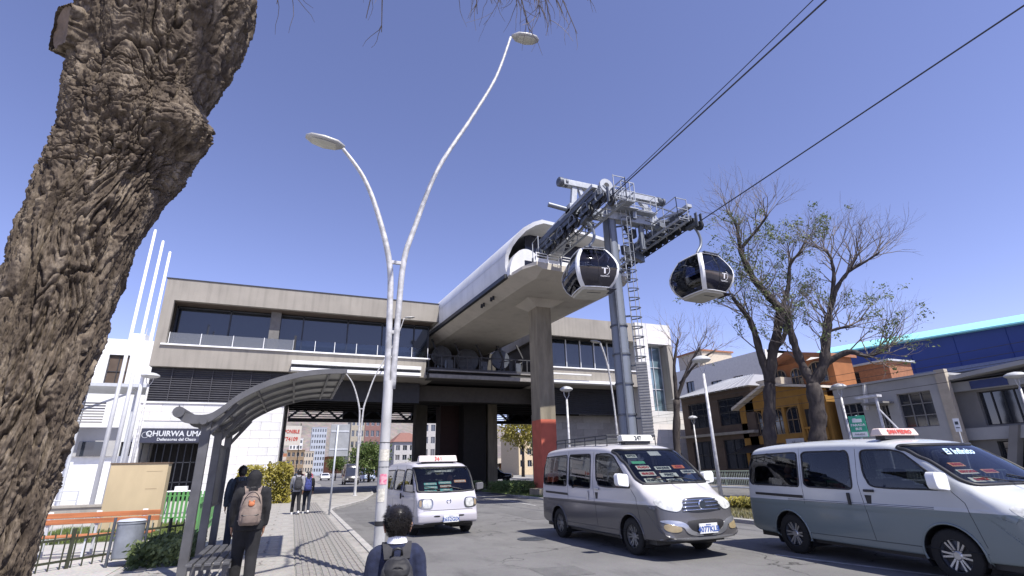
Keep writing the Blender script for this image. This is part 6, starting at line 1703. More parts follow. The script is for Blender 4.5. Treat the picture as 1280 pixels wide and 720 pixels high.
# 2 white block behind
b = thing('white_house', 'plain white building rising behind the brown house with the tin roof', 'house', (46, 56, 0), RB)
f = facade(16, 13.2, .3, [(3, 4.5, 10, 11.6), (7.4, 9.2, 9.2, 11), (11, 12.5, 9.2, 11)]); f.box(0, .3, .3, 9, 0, 13.2); f.box(15.7, 16, .3, 9, 0, 13.2); f.box(0, 16, .3, 9, 12.9, 13.2); f.build('wall', M('offwhite_plaster', (.62, .6, .56), .85, var=.06), b)
for h in [(3, 4.5, 10, 11.6), (7.4, 9.2, 9.2, 11), (11, 12.5, 9.2, 11)]: add_window(b, *h, nx=2, nz=1)
m = MB(); m.box(1, 5.5, 1, 6, 13.2, 15.3); m.build('roof_room', BEI, b)
m = MB(); m.box(.8, 5.7, .8, 6.2, 15.3, 15.5); m.build('roof', BRK, b)
# 3 ochre house
b = thing('ochre_house', 'ochre and orange house with arched windows and a gabled upper floor behind the forked trees', 'house', (32, 31.2, 0), RB); b.scale = (.78, 1, 1)
def arch_window(parent, xc, w_, z0, z1, y=.16, n=3):
    m = MB(); P = [(xc - w_ / 2, z0), (xc + w_ / 2, z0)] + [(xc + w_ / 2 * cos(a), z1 - w_ * .35 + w_ * .35 * sin(a)) for a in np.linspace(0, pi, 9)]
    m.rings([[(x, y + .03, z) for x, z in P], [(x, y + .04, z) for x, z in P]], True, True); 
    fr_ = MB(); fr_.tube([(x, y, z) for x, z in P] + [(P[0][0], y, P[0][1])], .05, 5)
    for k in range(1, n): x = xc - w_ / 2 + w_ * k / n; fr_.box(x - .025, x + .025, y - .02, y + .02, z0, z1 - .1)
    fr_.box(xc - w_ / 2, xc + w_ / 2, y - .02, y + .02, (z0 + z1) / 2, (z0 + z1) / 2 + .05)
    w2 = fr_.build('window', TAN, parent); m.build('pane', GLASSD, w2); return w2
hs = [(.7, 2.6, 3.5, 5.3), (3.2, 4.9, 3.5, 5.3), (5.2, 6.9, 3.5, 5.3)]
f = facade(9.5, 5.7, .3, [(x0, x1, z0, z1) for x0, x1, z0, z1 in hs] + [(.4, 4.2, .2, 2.7), (4.8, 7.0, .2, 2.5)]); f.box(0, .3, .3, 8, 0, 5.7); f.box(9.2, 9.5, .3, 8, 0, 5.7); f.build('wall', OCH, b)
for h in hs: arch_window(b, (h[0] + h[1]) / 2, h[1] - h[0], h[2], h[3])
m = MB(); m.box(.4, 4.2, .4, .5, .2, 2.7); m.box(4.8, 7.0, .4, .5, .2, 2.5); m.build('shop_interior', MATS['dark_interior'], b)
m = MB(); m.rings([[(-.3, y, 5.7), (4.0, y, 7.15), (9.8, y, 6.35), (9.8, y, 6.2), (4.0, y, 6.95), (-.3, y, 5.5)] for y in (-.6, 8)], True, True); m.build('roof', M('white_eave', (.55, .5, .42), .8), b)
m = MB(); m.rings([[(0.05, y, 5.7), (4.0, y, 6.95), (9.45, y, 6.2), (9.45, y, 5.7)] for y in (.0, .3)], True, True); m.build('gable_wall', OCH, b)
m = MB(); m.box(2.2, 9.0, 2.0, 2.3, 5.7, 8.6); m.box(2.2, 2.5, 2.3, 4, 5.7, 8.6); m.box(8.7, 9.0, 2.3, 4, 5.7, 8.6); m.build('upper_wall', ORG, b)
arch_window(b, 3.4, 1.3, 6.9, 8.3, 1.95); arch_window(b, 5.2, 1.2, 6.9, 8.2, 1.95); arch_window(b, 7.4, 1.9, 6.9, 8.4, 1.95, 4)
m = MB(); m.rings([[(1.8, y, 8.55), (4.8, y, 9.5), (9.3, y, 8.7), (9.3, y, 8.5), (4.8, y, 9.25), (1.8, y, 8.35)] for y in (1.6, 4.3)], True, True); m.build('upper_roof', BRK, b)
m = MB()
for k in range(9): m.lathe([(.05, 2.95), (.09, 3.15), (.05, 3.35), (.08, 3.55), (.05, 3.7)], (7.2 + k * .24, -.25, 0), 8)
m.box(7.05, 9.3, -.35, -.15, 3.7, 3.82); m.box(7.05, 9.3, -.4, 0, 2.8, 2.95); m.build('balustrade', OCH, b)
m = MB(); m.box(7.3, 8.4, -.02, .0, 2.95, 5.0); m.build('balcony_door', MATS['dark_interior'], b)
for x in (7.15, 9.2): m = MB(); m.box(x - .1, x + .1, -.4, -.2, 0, 5.7); m.build('column', OCH, b)
m = MB(); m.rings([[(x, y, z) for y, z in ((0, 2.9), (-1.6, 2.35), (-1.6, 2.3), (0, 2.8))] for x in (.2, 4.6)], True, True); m.build('awning', BLACK, b)
m = MB(); m.box(4.9, 7.0, -.1, -.02, 2.55, 3.15); sgn_ = m.build('shop_sign', M('shop_sign_pale', (.5, .52, .56), .6, var=.05), b); text('lettering', 'Hotel', .4, INKD, sgn_, (5.95, -.11, 2.85), (pi / 2, 0, 0), shear=.3)
# 4 brick top rooms behind the grey house
b = thing('brick_house', 'unplastered orange brick upper storey showing above the grey house', 'house', (38, 27.4, 0), RB)
f = facade(4.4, 8.2, .3, [(1.2, 2.2, 6.9, 7.8)]); f.box(0, .3, .3, 2.5, 0, 8.2); f.box(4.1, 4.4, .3, 2.5, 0, 8.2); f.box(.3, 4.1, .3, 2.5, 8.0, 8.2); f.build('wall', BRK, b); add_window(b, 1.2, 2.2, 6.9, 7.8, 2, 1)
m = MB(); m.box(-.2, 4.6, -.2, 2.7, 8.2, 8.32); m.build('roof', STEELP, b)
m = MB()
for r_ in range(24):
    for k in range(22):
        x = .05 + k * .36 + (.18 if r_ % 2 else 0); z = 5.3 + r_ * .135
        if x + .33 > 4.4 or z + .12 > 8.2 or (x + .34 > 1.2 and x < 2.2 and z + .12 > 6.9 and z < 7.8): continue
        m.box(x, x + .34, -.012, 0, z, z + .115)
m.build('brick', BRK, b, kind='stuff')
# 5 light grey house
b = thing('grey_house', 'two storey light grey house with gridded windows behind the green bus stop sign', 'house', (32, 23.2, 0), RB)
hs = [(.3, 1.7, 3.3, 5.0), (3.8, 5.6, 3.3, 5.2), (2.5, 3.2, 2.9, 4.7), (.3, 1.7, .9, 2.3), (3.8, 5.6, .7, 2.2)]
f = facade(6.1, 6.0, .3, hs); f.box(0, .3, .3, 8, 0, 6.0); f.box(5.8, 6.1, .3, 8, 0, 6.0); f.box(0.3, 5.8, .3, 8, 5.8, 6.0); f.build('wall', GRYP, b)
for h in hs: add_window(b, *h, nx=3, nz=3, frame=GRYD)
m = MB(); m.box(-.1, 6.2, -.12, 8.1, 6.0, 6.12); m.build('cornice', GRYP, b)
m = MB(); m.beam((2.0, -.15, 4.5), (2.25, -.15, 6.0), .12, .25); m.build('pilaster', M('white_plaster', (.55, .55, .54), .8), b)
m = MB(); m.box(6.1, 6.6, -.1, .2, 2.0, 6.2); m.rings([[(6.1, y, 0), (6.9, y, 0), (6.1, y, 2.0)] for y in (-.1, .2)], True, True); m.build('buttress', BEI, b)
m = MB(); m.box(2.3, 3.6, -1.0, 0, 4.72, 4.83); m.build('door_canopy', GRYD, b)
# 6 modern grey building with slanted fins
b = thing('modern_building', 'low modern grey building with slanted fins and dark strip windows at the right edge', 'building', (33, 17.0, 0), RB)
hs = [(1.0, 4.4, 3.2, 4.9), (1.2, 4.4, 1.0, 2.4), (6.2, 12, 3.0, 4.8), (5.6, 14, .9, 2.3)]
f = facade(18, 5.5, .35, hs); f.box(0, .3, .35, 10, 0, 5.5); f.box(.3, 17.7, .35, 10, 5.3, 5.5); f.box(17.7, 18, .35, 10, 0, 5.5); f.build('wall', GRYD, b)
for h in hs: add_window(b, *h, nx=7, nz=1 if h[2] > 2 else 4, y=.25)
m = MB(); m.rings([[(x0, y, z) for x0, z in ((-.6, 5.5), (4.2, 5.9), (4.2, 6.1), (-.6, 5.7))] for y in (-.9, 6)], True, True); m.build('roof_slab', GRYP, b)
m = MB(); m.box(-.1, 18, -.35, -.0, 2.5, 3.1); m.box(-.1, 4.4, -.3, 0, 5.0, 5.49); m.build('spandrel', GRYP, b)
for x in (-.2, 2.2, 4.6, 8.2, 12): m = MB(); m.rings([[(x + a, y, z) for a, z in ((0, 3.1), (.35, 3.1), (-.6, .1), (-1.0, .1))] for y in (-.6, -.05)], True, True); m.build('slanted_fin', GRYD, b)
m = MB(); m.rings([[(x, y, z) for x, z in ((4.6, 2.5), (5.3, 2.5), (4.9, 6.9), (4.2, 6.9))] for y in (-1.0, .3)], True, True); m.build('roof_fin', GRYP, b)
for q in ((1.0, 2.6, -.36, -.31, 5.05, 5.45), (5.4, 6.0, -.4, -.36, 2.6, 3.05)): m = MB(); m.box(*q); m.build('blue_panel', M('dark_blue_panel', (.03, .05, .16), .5), b)
m = MB(); m.box(6.8, 11, .5, 5, 5.5, 6.7); m.build('roof_room', GRYD, b)
# 7 arena with the huge blue roof
b = thing('sports_arena', 'huge arena hall with deep blue side and pale turquoise roof edge rising behind the houses', 'arena', (85, 60, 0), RB)
BLU = M('deep_blue_cladding', (.012, .038, .19), .5, var=.06, scale=.3); TRQ = M('turquoise_roof_edge', (.32, .78, .80), .45, var=.03)
m = MB(); m.rings([[(0, y, 13.0), (70, y, 13.0), (70, y, 15.4), (0, y, 19.1)] for y in (0, 60)], True, True); m.build('wall', BLU, b)
m = MB(); m.rings([[(x, y, z0 + dz) for y, z0 in ((-1.2, 0), (60, 0), (60, 2.0), (4, 1.9), (1.6, 1.55), (0.2, .95), (-1.2, .2))] for x, dz in ((-3, 19.2), (72, 15.25))], True, True); m.build('roof', TRQ, b)
m = MB(); m.box(0, 70, 1, 59, 0, 13.2); m.build('lower_wall', GRYD, b)
m = MB(); m.rings([[(-1, y, 12.6), (70, y, 12.6), (70, y, 13.3), (-1, y, 13.3)] for y in (-3, 0)], True, True); m.build('lower_roof', M('grey_blue_metal', (.12, .15, .25), .5), b)
m = MB()
for k in range(12): x = k * 6; z0 = 13.2; z1 = 19.0 - 3.7 * x / 70; m.box(x, x + .12, -.08, 0, z0, z1)
tag(m.build('cladding_seam', BLU, b), kind='stuff')
# hills behind
def hill(name, cx, cy, w_, d_, h_, seed, mat, n=70):
    xs = np.linspace(-1, 1, n); X, Y = np.meshgrid(xs, xs); Z = np.exp(-(X ** 2) * 1.6 - (Y ** 2) * 1.8) * h_ * (.75 + .5 * vnoise(X * 3 + seed, Y * 3, X * 0)) + vnoise(X * 14 + seed, Y * 14, X * 0) * h_ * .06
    Z -= h_ * .12; m = MB(); m.v = np.stack([X * w_ / 2 + cx, Y * d_ / 2 + cy, Z], -1).reshape(-1, 3).tolist()
    m.f = [(j * n + i, j * n + i + 1, (j + 1) * n + i + 1, (j + 1) * n + i) for j in range(n - 1) for i in range(n - 1)]; m.m = [0] * len(m.f)
    return m.build(name, mat, smooth=True, kind='structure')
HILLM = ground_mat('brown_hillside', (.10, .085, .075), (.22, .17, .14), .02, bs=.25)
hill('hill', 760, 620, 900, 900, 100, 2, HILLM); hill('hill', 20, 900, 900, 700, 190, 5, HILLM); hill('hill', -700, 700, 700, 800, 60, 8, HILLM)
rr_ = random.Random(4); m = MB(); m2 = MB()
for _ in range(900):
    if rr_.random() < .5: x, y = rr_.uniform(-250, 320), rr_.uniform(560, 840); z = 190 * math.exp(-(((x - 20) / 450) ** 2) * 1.6 - (((y - 900) / 350) ** 2) * 1.8) * .95 - 25
    else: x, y = rr_.uniform(420, 900), rr_.uniform(300, 600); z = 100 * math.exp(-(((x - 760) / 450) ** 2) * 1.6 - (((y - 620) / 450) ** 2) * 1.8) - 12
    if z < 1: z = 1
    s_ = rr_.uniform(5, 9); (m if rr_.random() < .6 else m2).box(x - s_, x + s_, y - s_, y + s_, z - 12, z + rr_.uniform(3, 9))
tag(m.build('hillside_houses', BRK), 'brick houses scattered over the far hillsides', 'houses', None, 'stuff'); tag(m2.build('hillside_houses', BEI), 'pale plastered houses scattered over the far hillsides', 'houses', None, 'stuff')

# ---- far street beyond the bridge, facades facing the viewer
def block(label, name, x0, x1, y, H_, mat, cols, rows, depth=12, z0=1.2, wz=.55, group=None, cat='building', glass=None, band=None, pane2=None):
    b = thing(name, label, cat, (x0, y, 0), 0, group); W_ = x1 - x0; cw = W_ / cols; ch = (H_ - z0) / rows; hs = []
    for r_ in range(rows):
        for c_ in range(cols): hs.append((c_ * cw + cw * .2, c_ * cw + cw * .8, z0 + r_ * ch + ch * .22, z0 + r_ * ch + ch * (.22 + wz)))
    f = facade(W_, H_, .3, hs); f.box(0, .3, .3, depth, 0, H_); f.box(W_ - .3, W_, .3, depth, 0, H_); f.box(.3, W_ - .3, .3, depth, H_ - .3, H_); f.box(.3, W_ - .3, depth - .3, depth, 0, H_ - .3); f.build('wall', mat, b)
    for h in hs: add_window(b, *h, nx=2, nz=1, frame=STEELP, glass=glass)
    m = MB(); m.box(-.15, W_ + .15, -.15, depth, H_, H_ + .25); m.build('cornice', mat, b)
    return b
block('cream block of flats beyond the round green tree', 'apartment_block', 14.6, 18.4, 160, 26, M('cream_flats', (.32, .29, .23), .85), 3, 8)
block('dark pinkish red block of flats right of the cream one, far under the bridge', 'apartment_block', 18.5, 24.5, 160, 26, M('red_flats', (.20, .11, .10), .85), 4, 8)
block('slender pale blue glass tower far down the street', 'office_tower', 7.6, 15.0, 300, 24, M('pale_blue_tower', (.34, .37, .42), .5), 6, 8)  # wall colour paled to stand in for distance haze
block('white blocky building far left of the blue tower', 'office_tower', -3, 4, 330, 20, M('white_tower', (.6, .6, .6), .8), 4, 6)
block('white three storey building seen between the station pillars', 'white_building', 33.0, 43.0, 148, 14.5, M('white_flats', (.40, .39, .38), .85), 5, 4)
w_ = block('white house with red hipped roof beyond the silver minivan', 'white_building', 24.8, 32.4, 145, 8.6, MATS['white_flats'], 4, 3)
m = MB(); m.rings([[(-.5, -.5, 8.9), (8.1, -.5, 8.9), (8.1, 12.3, 8.9), (-.5, 12.3, 8.9)], [(2.5, 5, 11.6), (5, 5, 11.6), (5, 7, 11.6), (2.5, 7, 11.6)]], True, True); m.build('roof', M('rust_roof', (.20, .10, .08), .8), w_)
block('cream house right of the yellow green tree under the station', 'cream_house', 50.5, 60, 120, 9.5, M('cream_house_wall', (.52, .42, .28), .85), 5, 3)
block('tan building closing the view just left of the red column', 'tan_building', 61, 75, 122, 12, TAN, 6, 4)
for i, (x0, x1, y, h, mt, lab) in enumerate([(-22, -9, 120, 9, BEI, 'beige house far left of the street behind the banner'), (-9, -2.6, 140, 6.5, GRYP, 'low grey house at the left of the far street'), (-2.2, 3.2, 190, 8.5, TAN, 'orange brick house low in the far street'), (3.4, 7.4, 230, 9.5, BEI, 'beige house below the blue tower'), (18, 25, 210, 10, BEI, 'beige block behind the round green tree'), (80, 98, 118, 11, GRYP, 'grey block far behind the white end block')]):
    block(lab, 'far_house', x0, x1, y, h, mt, 4, 3)
# banner on the wall of the white building
bn = thing('advert_banner', 'white banner with red lettering and a number hanging beyond the white wall', 'banner', (-1.3, 69, 4.75), 0); bn.scale = (1.15, 1.15, 1.15)
m = MB(); m.box(-.7, 1.6, 0, .05, 0, 1.95); m.build('banner_sheet', M('banner_pale', (.55, .52, .5), .7, var=.05), bn)
text('lettering', 'DISPONIBLE', .5, INKR, bn, (.42, -.02, 1.35), (pi / 2, 0, 0), bold=.015, sx=.75); text('lettering', '77*74109', .55, INKR, bn, (.42, -.02, .6), (pi / 2, 0, 0), bold=.015, sx=.85)
m = MB(); m.tube([(-.6, .1, -4.1), (-.6, .1, 2.2)], .05, 6); m.tube([(1.5, .1, -4.2), (1.5, .1, 2.2)], .05, 6); m.build('banner_post', DARKM, bn)
# white building at far left behind the flagpoles
b = thing('white_building', 'white building behind the flagpoles, between the trunk and the station', 'building', (-26, 50, 0), 0)
hs = [(11.3, 12.7, 8.3, 11.0), (13.4, 14.3, 3.0, 4.2)]
f = facade(14.6, 12.3, .3, hs); f.box(14.3, 14.6, .3, 9, 0, 12.3); f.box(0, 14.6, .3, 9, 12, 12.3); f.build('wall', WHITE, b)
add_window(b, *hs[0], 2, 2, glass=BRN); add_window(b, *hs[1], 2, 1)
m = MB(); m.box(12.0, 13.0, 2, 4, 12.3, 13.3); m.build('roof_room', WHITE, b)
m = MB(); m.tube([(13.2, 1, 12.3), (13.2, 1, 13.6)], .05, 6); m.tube([(13.5, 1, 12.3), (13.5, 1, 13.3)], .08, 6); m.build('chimney_pipe', STEELP, b)
b = thing('plaza_canopy', 'grey steel canopy with louvred screen joining the station on the left', 'canopy', (-16, 41, 0), 0)
m = MB(); m.box(0, 6.6, -1, 3, 7.1, 7.3); m.build('roof', STEELP, b)
m = MB()
for k in range(3): m.tube([(.5 + k * 2.7, 0, 0), (.5 + k * 2.7, 0, 7.1)], .1, 8)
for k in range(2): m.beam((.5 + k * 2.7, 0, 5.7), (3.2 + k * 2.7, 0, 7.0), .1, .12)
m.build('post', STEELP, b)
m = MB()
for k in range(8): m.box(0, 4.4, -.1, 0, 4.9 + k * .17, 4.98 + k * .17)
tag(m.build('louvre_slat', GRYD, b), kind='stuff')
m = MB(); m.box(0, 5.2, 1, 1.2, 2.9, 4.7); m.build('wall_panel', GRYP, b); m = MB(); m.box(3.2, 4.6, .9, .99, 2.9, 3.8); m.build('window', GLASSD, b)
m = MB(); m.box(-4, 6.4, 1.2, 1.4, 0, 2.9); m.build('white_wall', WHITE, b)
# ================================================================ STREET FURNITURE
LAMPW = M('worn_white_lamp_paint', (.42, .42, .43), .5, metal=.1, var=.25, scale=9)
POLEG = M('worn_grey_pole_paint', (.40, .40, .40), .6, var=.22, scale=6, stretch=(1, 1, .3))
def lamp_head(parent, c, d, L_=.62):
    """flat oval luminaire whose axis leaves along d"""
    d = Vector(d).normalized(); s_ = d.cross(Vector((0, 0, 1))).normalized(); u = s_.cross(d)
    def ring(t, wv, hv, dz=0): return [Vector(c) + d * t + s_ * wv * cos(a) + u * (hv * sin(a) + dz) for a in np.linspace(0, 2 * pi, 14, endpoint=False)]
    m = MB(); m.rings([ring(-.06, .03, .03), ring(0, .08, .05), ring(.08, .15, .065), ring(L_ * .5, .18, .075), ring(L_ * .85, .15, .06), ring(L_, .06, .03)], True, True)
    h = m.build('lamp_head', M('grey_lamp_housing', (.36, .36, .35), .5, metal=.3, var=.1), parent, smooth=60)
    m = MB(); m.rings([ring(.10, .11, .012, -.06), ring(L_ * .5, .145, .03, -.065), ring(L_ * .82, .11, .012, -.055)], True, True); m.build('lamp_glass', M('lamp_cover', (.42, .42, .38), .25, var=.08), h, smooth=60)
def double_lamp(label, loc, sc=1.0, stickers=False):
    t = thing('street_lamp', label, 'street lamp', loc, 0, 'double armed street lamps'); k = sc
    V = lambda x, z: Vector(((x - 1.38) * k, 0, z * k))
    m = MB(); m.tube([V(1.38, 0), V(1.38, 3.03)], [.088 * k, .082 * k], 18); m.build('pole', POLEG, t, smooth=40)
    m = MB(); m.lathe([(.16 * k, 0), (.16 * k, .03), (.1 * k, .05)], n=16); m.build('base_plate', POLEG, t)
    L_ = smoothpath([V(1.35, 2.9), V(1.33, 4.2), V(1.27, 5.2), V(.99, 6.2), V(.67, 6.93), V(.25, 7.47)], 7)
    Rr2 = smoothpath([V(1.45, 2.9), V(1.48, 4.2), V(1.53, 5.28), V(1.70, 6.0), V(2.12, 7.4), V(2.86, 8.92), V(3.44, 10.2), V(3.84, 11.55)], 7)
    m = MB(); m.tube(L_, [.055 * k] * 16 + [.055 * k - .0012 * q * k for q in range(len(L_) - 16)], 10); m.build('arm', LAMPW, t, smooth=True)
    m = MB(); m.tube(Rr2, [.055 * k] * 16 + [.055 * k - .0008 * q * k for q in range(len(Rr2) - 16)], 10); m.build('arm', LAMPW, t, smooth=True)
    for z, a, b_ in ((5.24, 1.24, 1.55), (3.9, 1.3, 1.5)): m = MB(); m.beam(V(a, z), V(b_, z), .05 * k, .06 * k); m.build('brace', LAMPW, t)
    lamp_head(t, V(.22, 7.52), (-1, 0, .10), .66 * k); lamp_head(t, V(3.93, 11.62), (1, 0, .12), .66 * k)
    if stickers:
        for z0, z1, a0, a1, mt in ((1.36, 1.52, -2.3, -.9, M('pink_sticker', (.55, .08, .18), .6, col2=(.6, .4, .42), scale=25)), (1.72, 1.9, -2.7, -.6, M('paper_strip', (.5, .48, .42), .8, var=.25, scale=25)), (1.1, 1.3, -2.6, -1.2, MATS['paper_strip']), (.75, .82, -3.0, 0, BLACK), (2.0, 2.012, -3.2, 3.1, BLACK), (1.62, 1.63, -3.2, 3.1, BLACK)):
            m = MB(); m.rings([[(.0895 * cos(a), .0895 * sin(a), z) for a in np.linspace(a0, a1, 10)] for z in (z0, z1)], False, False, False); m.build('sticker', mt, t, smooth=True)
    return t
double_lamp('tall worn double armed street lamp with stickers on its pole, behind the boy', (1.38, 9.0, .08), 1.0, True)
double_lamp('farther white double armed street lamp, on the pavement corner under the station', (4.1, 38.5, .08), 1.1)
def plaza_lamp(label, loc, h, fork=True, r=.34):
    t = thing('plaza_lamp', label, 'street lamp', loc, 0, 'disc headed plaza lamps')
    m = MB(); m.tube([(0, 0, 0), (0, 0, h - .55)], [.075, .05], 10); m.build('pole', LAMPW, t, smooth=True)
    m = MB()
    for sx in (-1, 1): m.tube([(0, 0, h - .55), (sx * .14, 0, h - .32), (sx * .16, 0, h - .05)], .018, 6)
    m.build('fork', LAMPW, t)
    m = MB(); m.lathe([(.05, h - .16), (r * .8, h - .1), (r, h - .04), (r * .96, h + .02), (r * .6, h + .10), (.04, h + .14)], n=20); m.build('lamp_shade', M('pale_lamp_shade', (.42, .43, .44), .5), t, smooth=50)
    return t
plaza_lamp('disc headed lamp on a white pole beside the flagpoles, in front of the dark louvres', (-7.2, 31, .08), 6.4, r=.42)
plaza_lamp('disc headed lamp in the gap between the two white minibuses', (14.0, 15.1, .1), 5.3)
plaza_lamp('disc headed lamp left of the green bus stop sign', (24.5, 17.4, .1), 5.0)
plaza_lamp('disc headed lamp at the right edge in front of the modern grey building', (29.6, 12.7, .1), 5.0, r=.42)
plaza_lamp('small distant disc headed lamp in front of the brown house', (28.0, 32.0, .1), 4.9)
plaza_lamp('disc headed lamp just right of the red based column', (12.9, 24.0, .1), 5.4)
t = thing('street_lamp', 'slim white single armed street lamp leaning behind the tower', 'street lamp', (18.6, 28.2, .1))
m = MB(); m.tube(smoothpath([(0, 0, 0), (-.05, 0, 4.5), (-.3, 0, 7.6), (-.75, 0, 9.2)], 6), [.08] * 6 + [.06] * 13, 8); m.build('pole', LAMPW, t, smooth=True)
lamp_head(t, (-.75, 0, 9.2), (-1, 0, .1), .7)
t = thing('flood_lamp', 'short post with a flat square lamp head behind the roof of the right hand minibus', 'lamp', (14.0, 9.0, .1))
m = MB(); m.tube([(0, 0, 0), (0, 0, 3.1)], .035, 8); m.tube([(0, 0, 2.8), (.25, -1.7, 0)], .022, 6); m.build('post', LAMPW, t)
m = MB(); m.box(-.1, .1, -.1, .5, 3.1, 3.16); m.build('lamp_head', LAMPW, t)

# flagpoles
for (x, h, lab) in ((-8.42, 14.4, 'tallest and leftmost of the three white flagpoles'), (-7.95, 13.8, 'middle one of the three white flagpoles'), (-7.52, 13.2, 'shortest and rightmost of the three white flagpoles')):
    t = thing('flagpole', lab + ' left of the station', 'flagpole', (x, 31, .08), 0, 'white flagpoles')
    m = MB(); m.tube([(0, 0, 0), (0, 0, h - .1)], [.11, .065], 12); m.build('pole', WHITE, t, smooth=True)
    m = MB(); m.lathe([(.02, h - .12), (.07, h - .08), (.07, h - .02), (.02, h + .02)], n=10); m.build('finial', WHITE, t)
    m = MB(); m.lathe([(.17, 0), (.17, .25), (.12, .3)], n=12); m.build('foot', STEELP, t)

# grey sign panel on a leaning pole
t = thing('traffic_sign', 'back of a grey rectangular sign panel on a thin grey pole at the kerb', 'sign', (1.5, 22.6, .08), 0)
m = MB(); m.tube([(0, 0, 0), (.05, 0, 3.35)], .035, 8); m.build('pole', STEELP, t, smooth=True)
m = MB(); m.box(-.22, .52, .05, .08, 2.15, 3.4); m.build('panel', M('sign_back_grey', (.27, .28, .29), .6, metal=.2, var=.1), t, bevel=.01)
m = MB(); m.box(-.2, .5, .035, .05, 2.4, 2.45); m.box(-.2, .5, .035, .05, 3.1, 3.15); m.build('panel_bracket', STEELP, t)
# green bus stop sign
t = thing('bus_stop_sign', 'small green and white bus stop sign on a pole above the right hand minibus', 'sign', (14.0, 9.65, .1), -pi / 2 + .45)
m = MB(); m.tube([(0, .03, 0), (0, .03, 2.7)], .025, 8); m.build('pole', STEELP, t)
m = MB(); m.box(-.19, .19, -.01, .01, 2.12, 2.68); p_ = m.build('panel', M('sign_green', (.03, .30, .18), .5, var=.03), t, bevel=.008)
m = MB(); m.box(-.175, .175, -.016, -.0105, 2.135, 2.26); m.box(-.11, .11, -.016, -.0105, 2.51, 2.60); m.box(-.09, -.02, -.016, -.0105, 2.60, 2.62); m.build('panel_print', PLATE, p_)
text('lettering', 'PARADA', .085, PLATE, p_, (0, -.014, 2.44), (pi / 2, 0, 0), bold=.003); text('lettering', 'BUS', .085, PLATE, p_, (0, -.014, 2.34), (pi / 2, 0, 0), bold=.003); text('lettering', 'PARADA', .06, INKD, p_, (0, -.018, 2.20), (pi / 2, 0, 0))
t = thing('small_sign', 'small white rectangular sign on a thin post near the slanted fins of the modern building', 'sign', (14.2, 7.45, .1), -pi / 2 + .4)
m = MB(); m.tube([(0, .03, 0), (0, .03, 2.4)], .015, 6); m.build('post', STEELP, t); m = MB(); m.box(-.055, .055, -.01, .01, 2.12, 2.42); m.build('panel', PLATE, t); m = MB(); m.box(-.035, .035, -.015, -.0105, 2.2, 2.22); m.box(-.03, .03, -.015, -.0105, 2.28, 2.35); m.build('panel_print', INKD, t)

# bus shelter
SHD = M('shelter_dark_steel', (.11, .11, .115), .5, metal=.4, var=.15, scale=4); SHL = M('shelter_canopy_sheet', (.30, .30, .27), .6, var=.15, scale=2)
t = thing('bus_shelter', 'dark steel bus shelter with a curved cantilevered canopy over the pavement', 'shelter', (-1.45, 10.2, .08))
CV = [(-.42, 2.63), (-.30, 2.50), (0.0, 2.48), (.20, 2.60), (.48, 2.86), (.9, 3.10), (1.4, 3.27), (1.82, 3.34), (2.22, 3.36)]
CVp = [(p.x, p.y) for p in smoothpath([Vector((x, z, 0)) for x, z in CV], 5)]
m = MB(); top = [(x, z + .03) for x, z in CVp]; 
m.rings([[(x, y, z) for x, z in CVp] + [(x, y, z) for x, z in top[::-1]] for y in (.08, 3.75)], True, True); m.build('canopy', M('smoked_canopy_sheet', (.24, .24, .21), .35, var=.15, alpha=.75), t, smooth=40)
for k in range(5):
    y = -.02 + k * .94
    m = MB()
    w_ = .055 if k else .075
    def th(i): f = i / (len(CVp) - 1); return .085 * (1 - f) + .03
    m.rings([[(x, y + s_, z + b_) for s_, b_ in ((-w_ / 2, -th(i)), (w_ / 2, -th(i)), (w_ / 2, .05), (-w_ / 2, .05))] for i, (x, z) in enumerate(CVp)], True, True); m.build('canopy_rib', SHD, t, smooth=30)
for f in (.42, .58, .74, .90, .995):
    i = int(f * (len(CVp) - 1)); x, z = CVp[i]; m = MB(); m.box(x - .02, x + .02, 0, 3.75, z - .05, z - .005); m.build('purlin', SHD, t)
m = MB(); m.tube([(-.40, -.1, 2.56), (-.40, 3.85, 2.56)], .09, 12); m.tube([(-.02, -.1, 2.42), (-.02, 3.85, 2.42)], .06, 10); m.build('gutter', SHD, t, smooth=50)
for y in (.25, 1.95, 3.75):
    m = MB(); m.box(-.07, .07, y - .06, y + .06, 0, 2.45); m.build('post', SHD, t, bevel=.01)
    m = MB(); m.beam((.02, y, 2.2), (.42, y, 2.75), .06, .07); m.build('knee_brace', SHD, t)
for y0, y1 in ((1.95, 3.75),):
    m = MB(); m.box(-.02, .02, y0 + .12, y1 - .12, .95, 1.0); m.box(-.02, .02, y0 + .12, y1 - .12, 2.1, 2.15); m.box(-.02, .02, y0 + .12, y0 + .17, 1.0, 2.1); m.box(-.02, .02, y1 - .17, y1 - .12, 1.0, 2.1); m.build('panel_frame', SHD, t)
    m = MB(); m.box(-.01, .01, y0 + .17, y1 - .17, 1.0, 2.1); m.build('side_panel', M('dull_grey_panel', (.10, .105, .115), .4, alpha=.9), t)
t = thing('slatted_bench', 'dark slatted bench inside the bus shelter, beside the woman in black', 'bench', (-1.0, 8.6, .08))
for k in range(5): m = MB(); m.box(-.17 + k * .11, -.09 + k * .11, 0, 2.1, .42, .455); m.build('slat', SHD, t, bevel=.005)
for y in (.15, 1.0, 1.95): m = MB(); m.box(-.16, .36, y - .03, y + .03, .36, .42); m.box(-.12, -.06, y - .03, y + .03, 0, .36); m.box(.26, .32, y - .03, y + .03, 0, .36); m.build('leg', SHD, t)

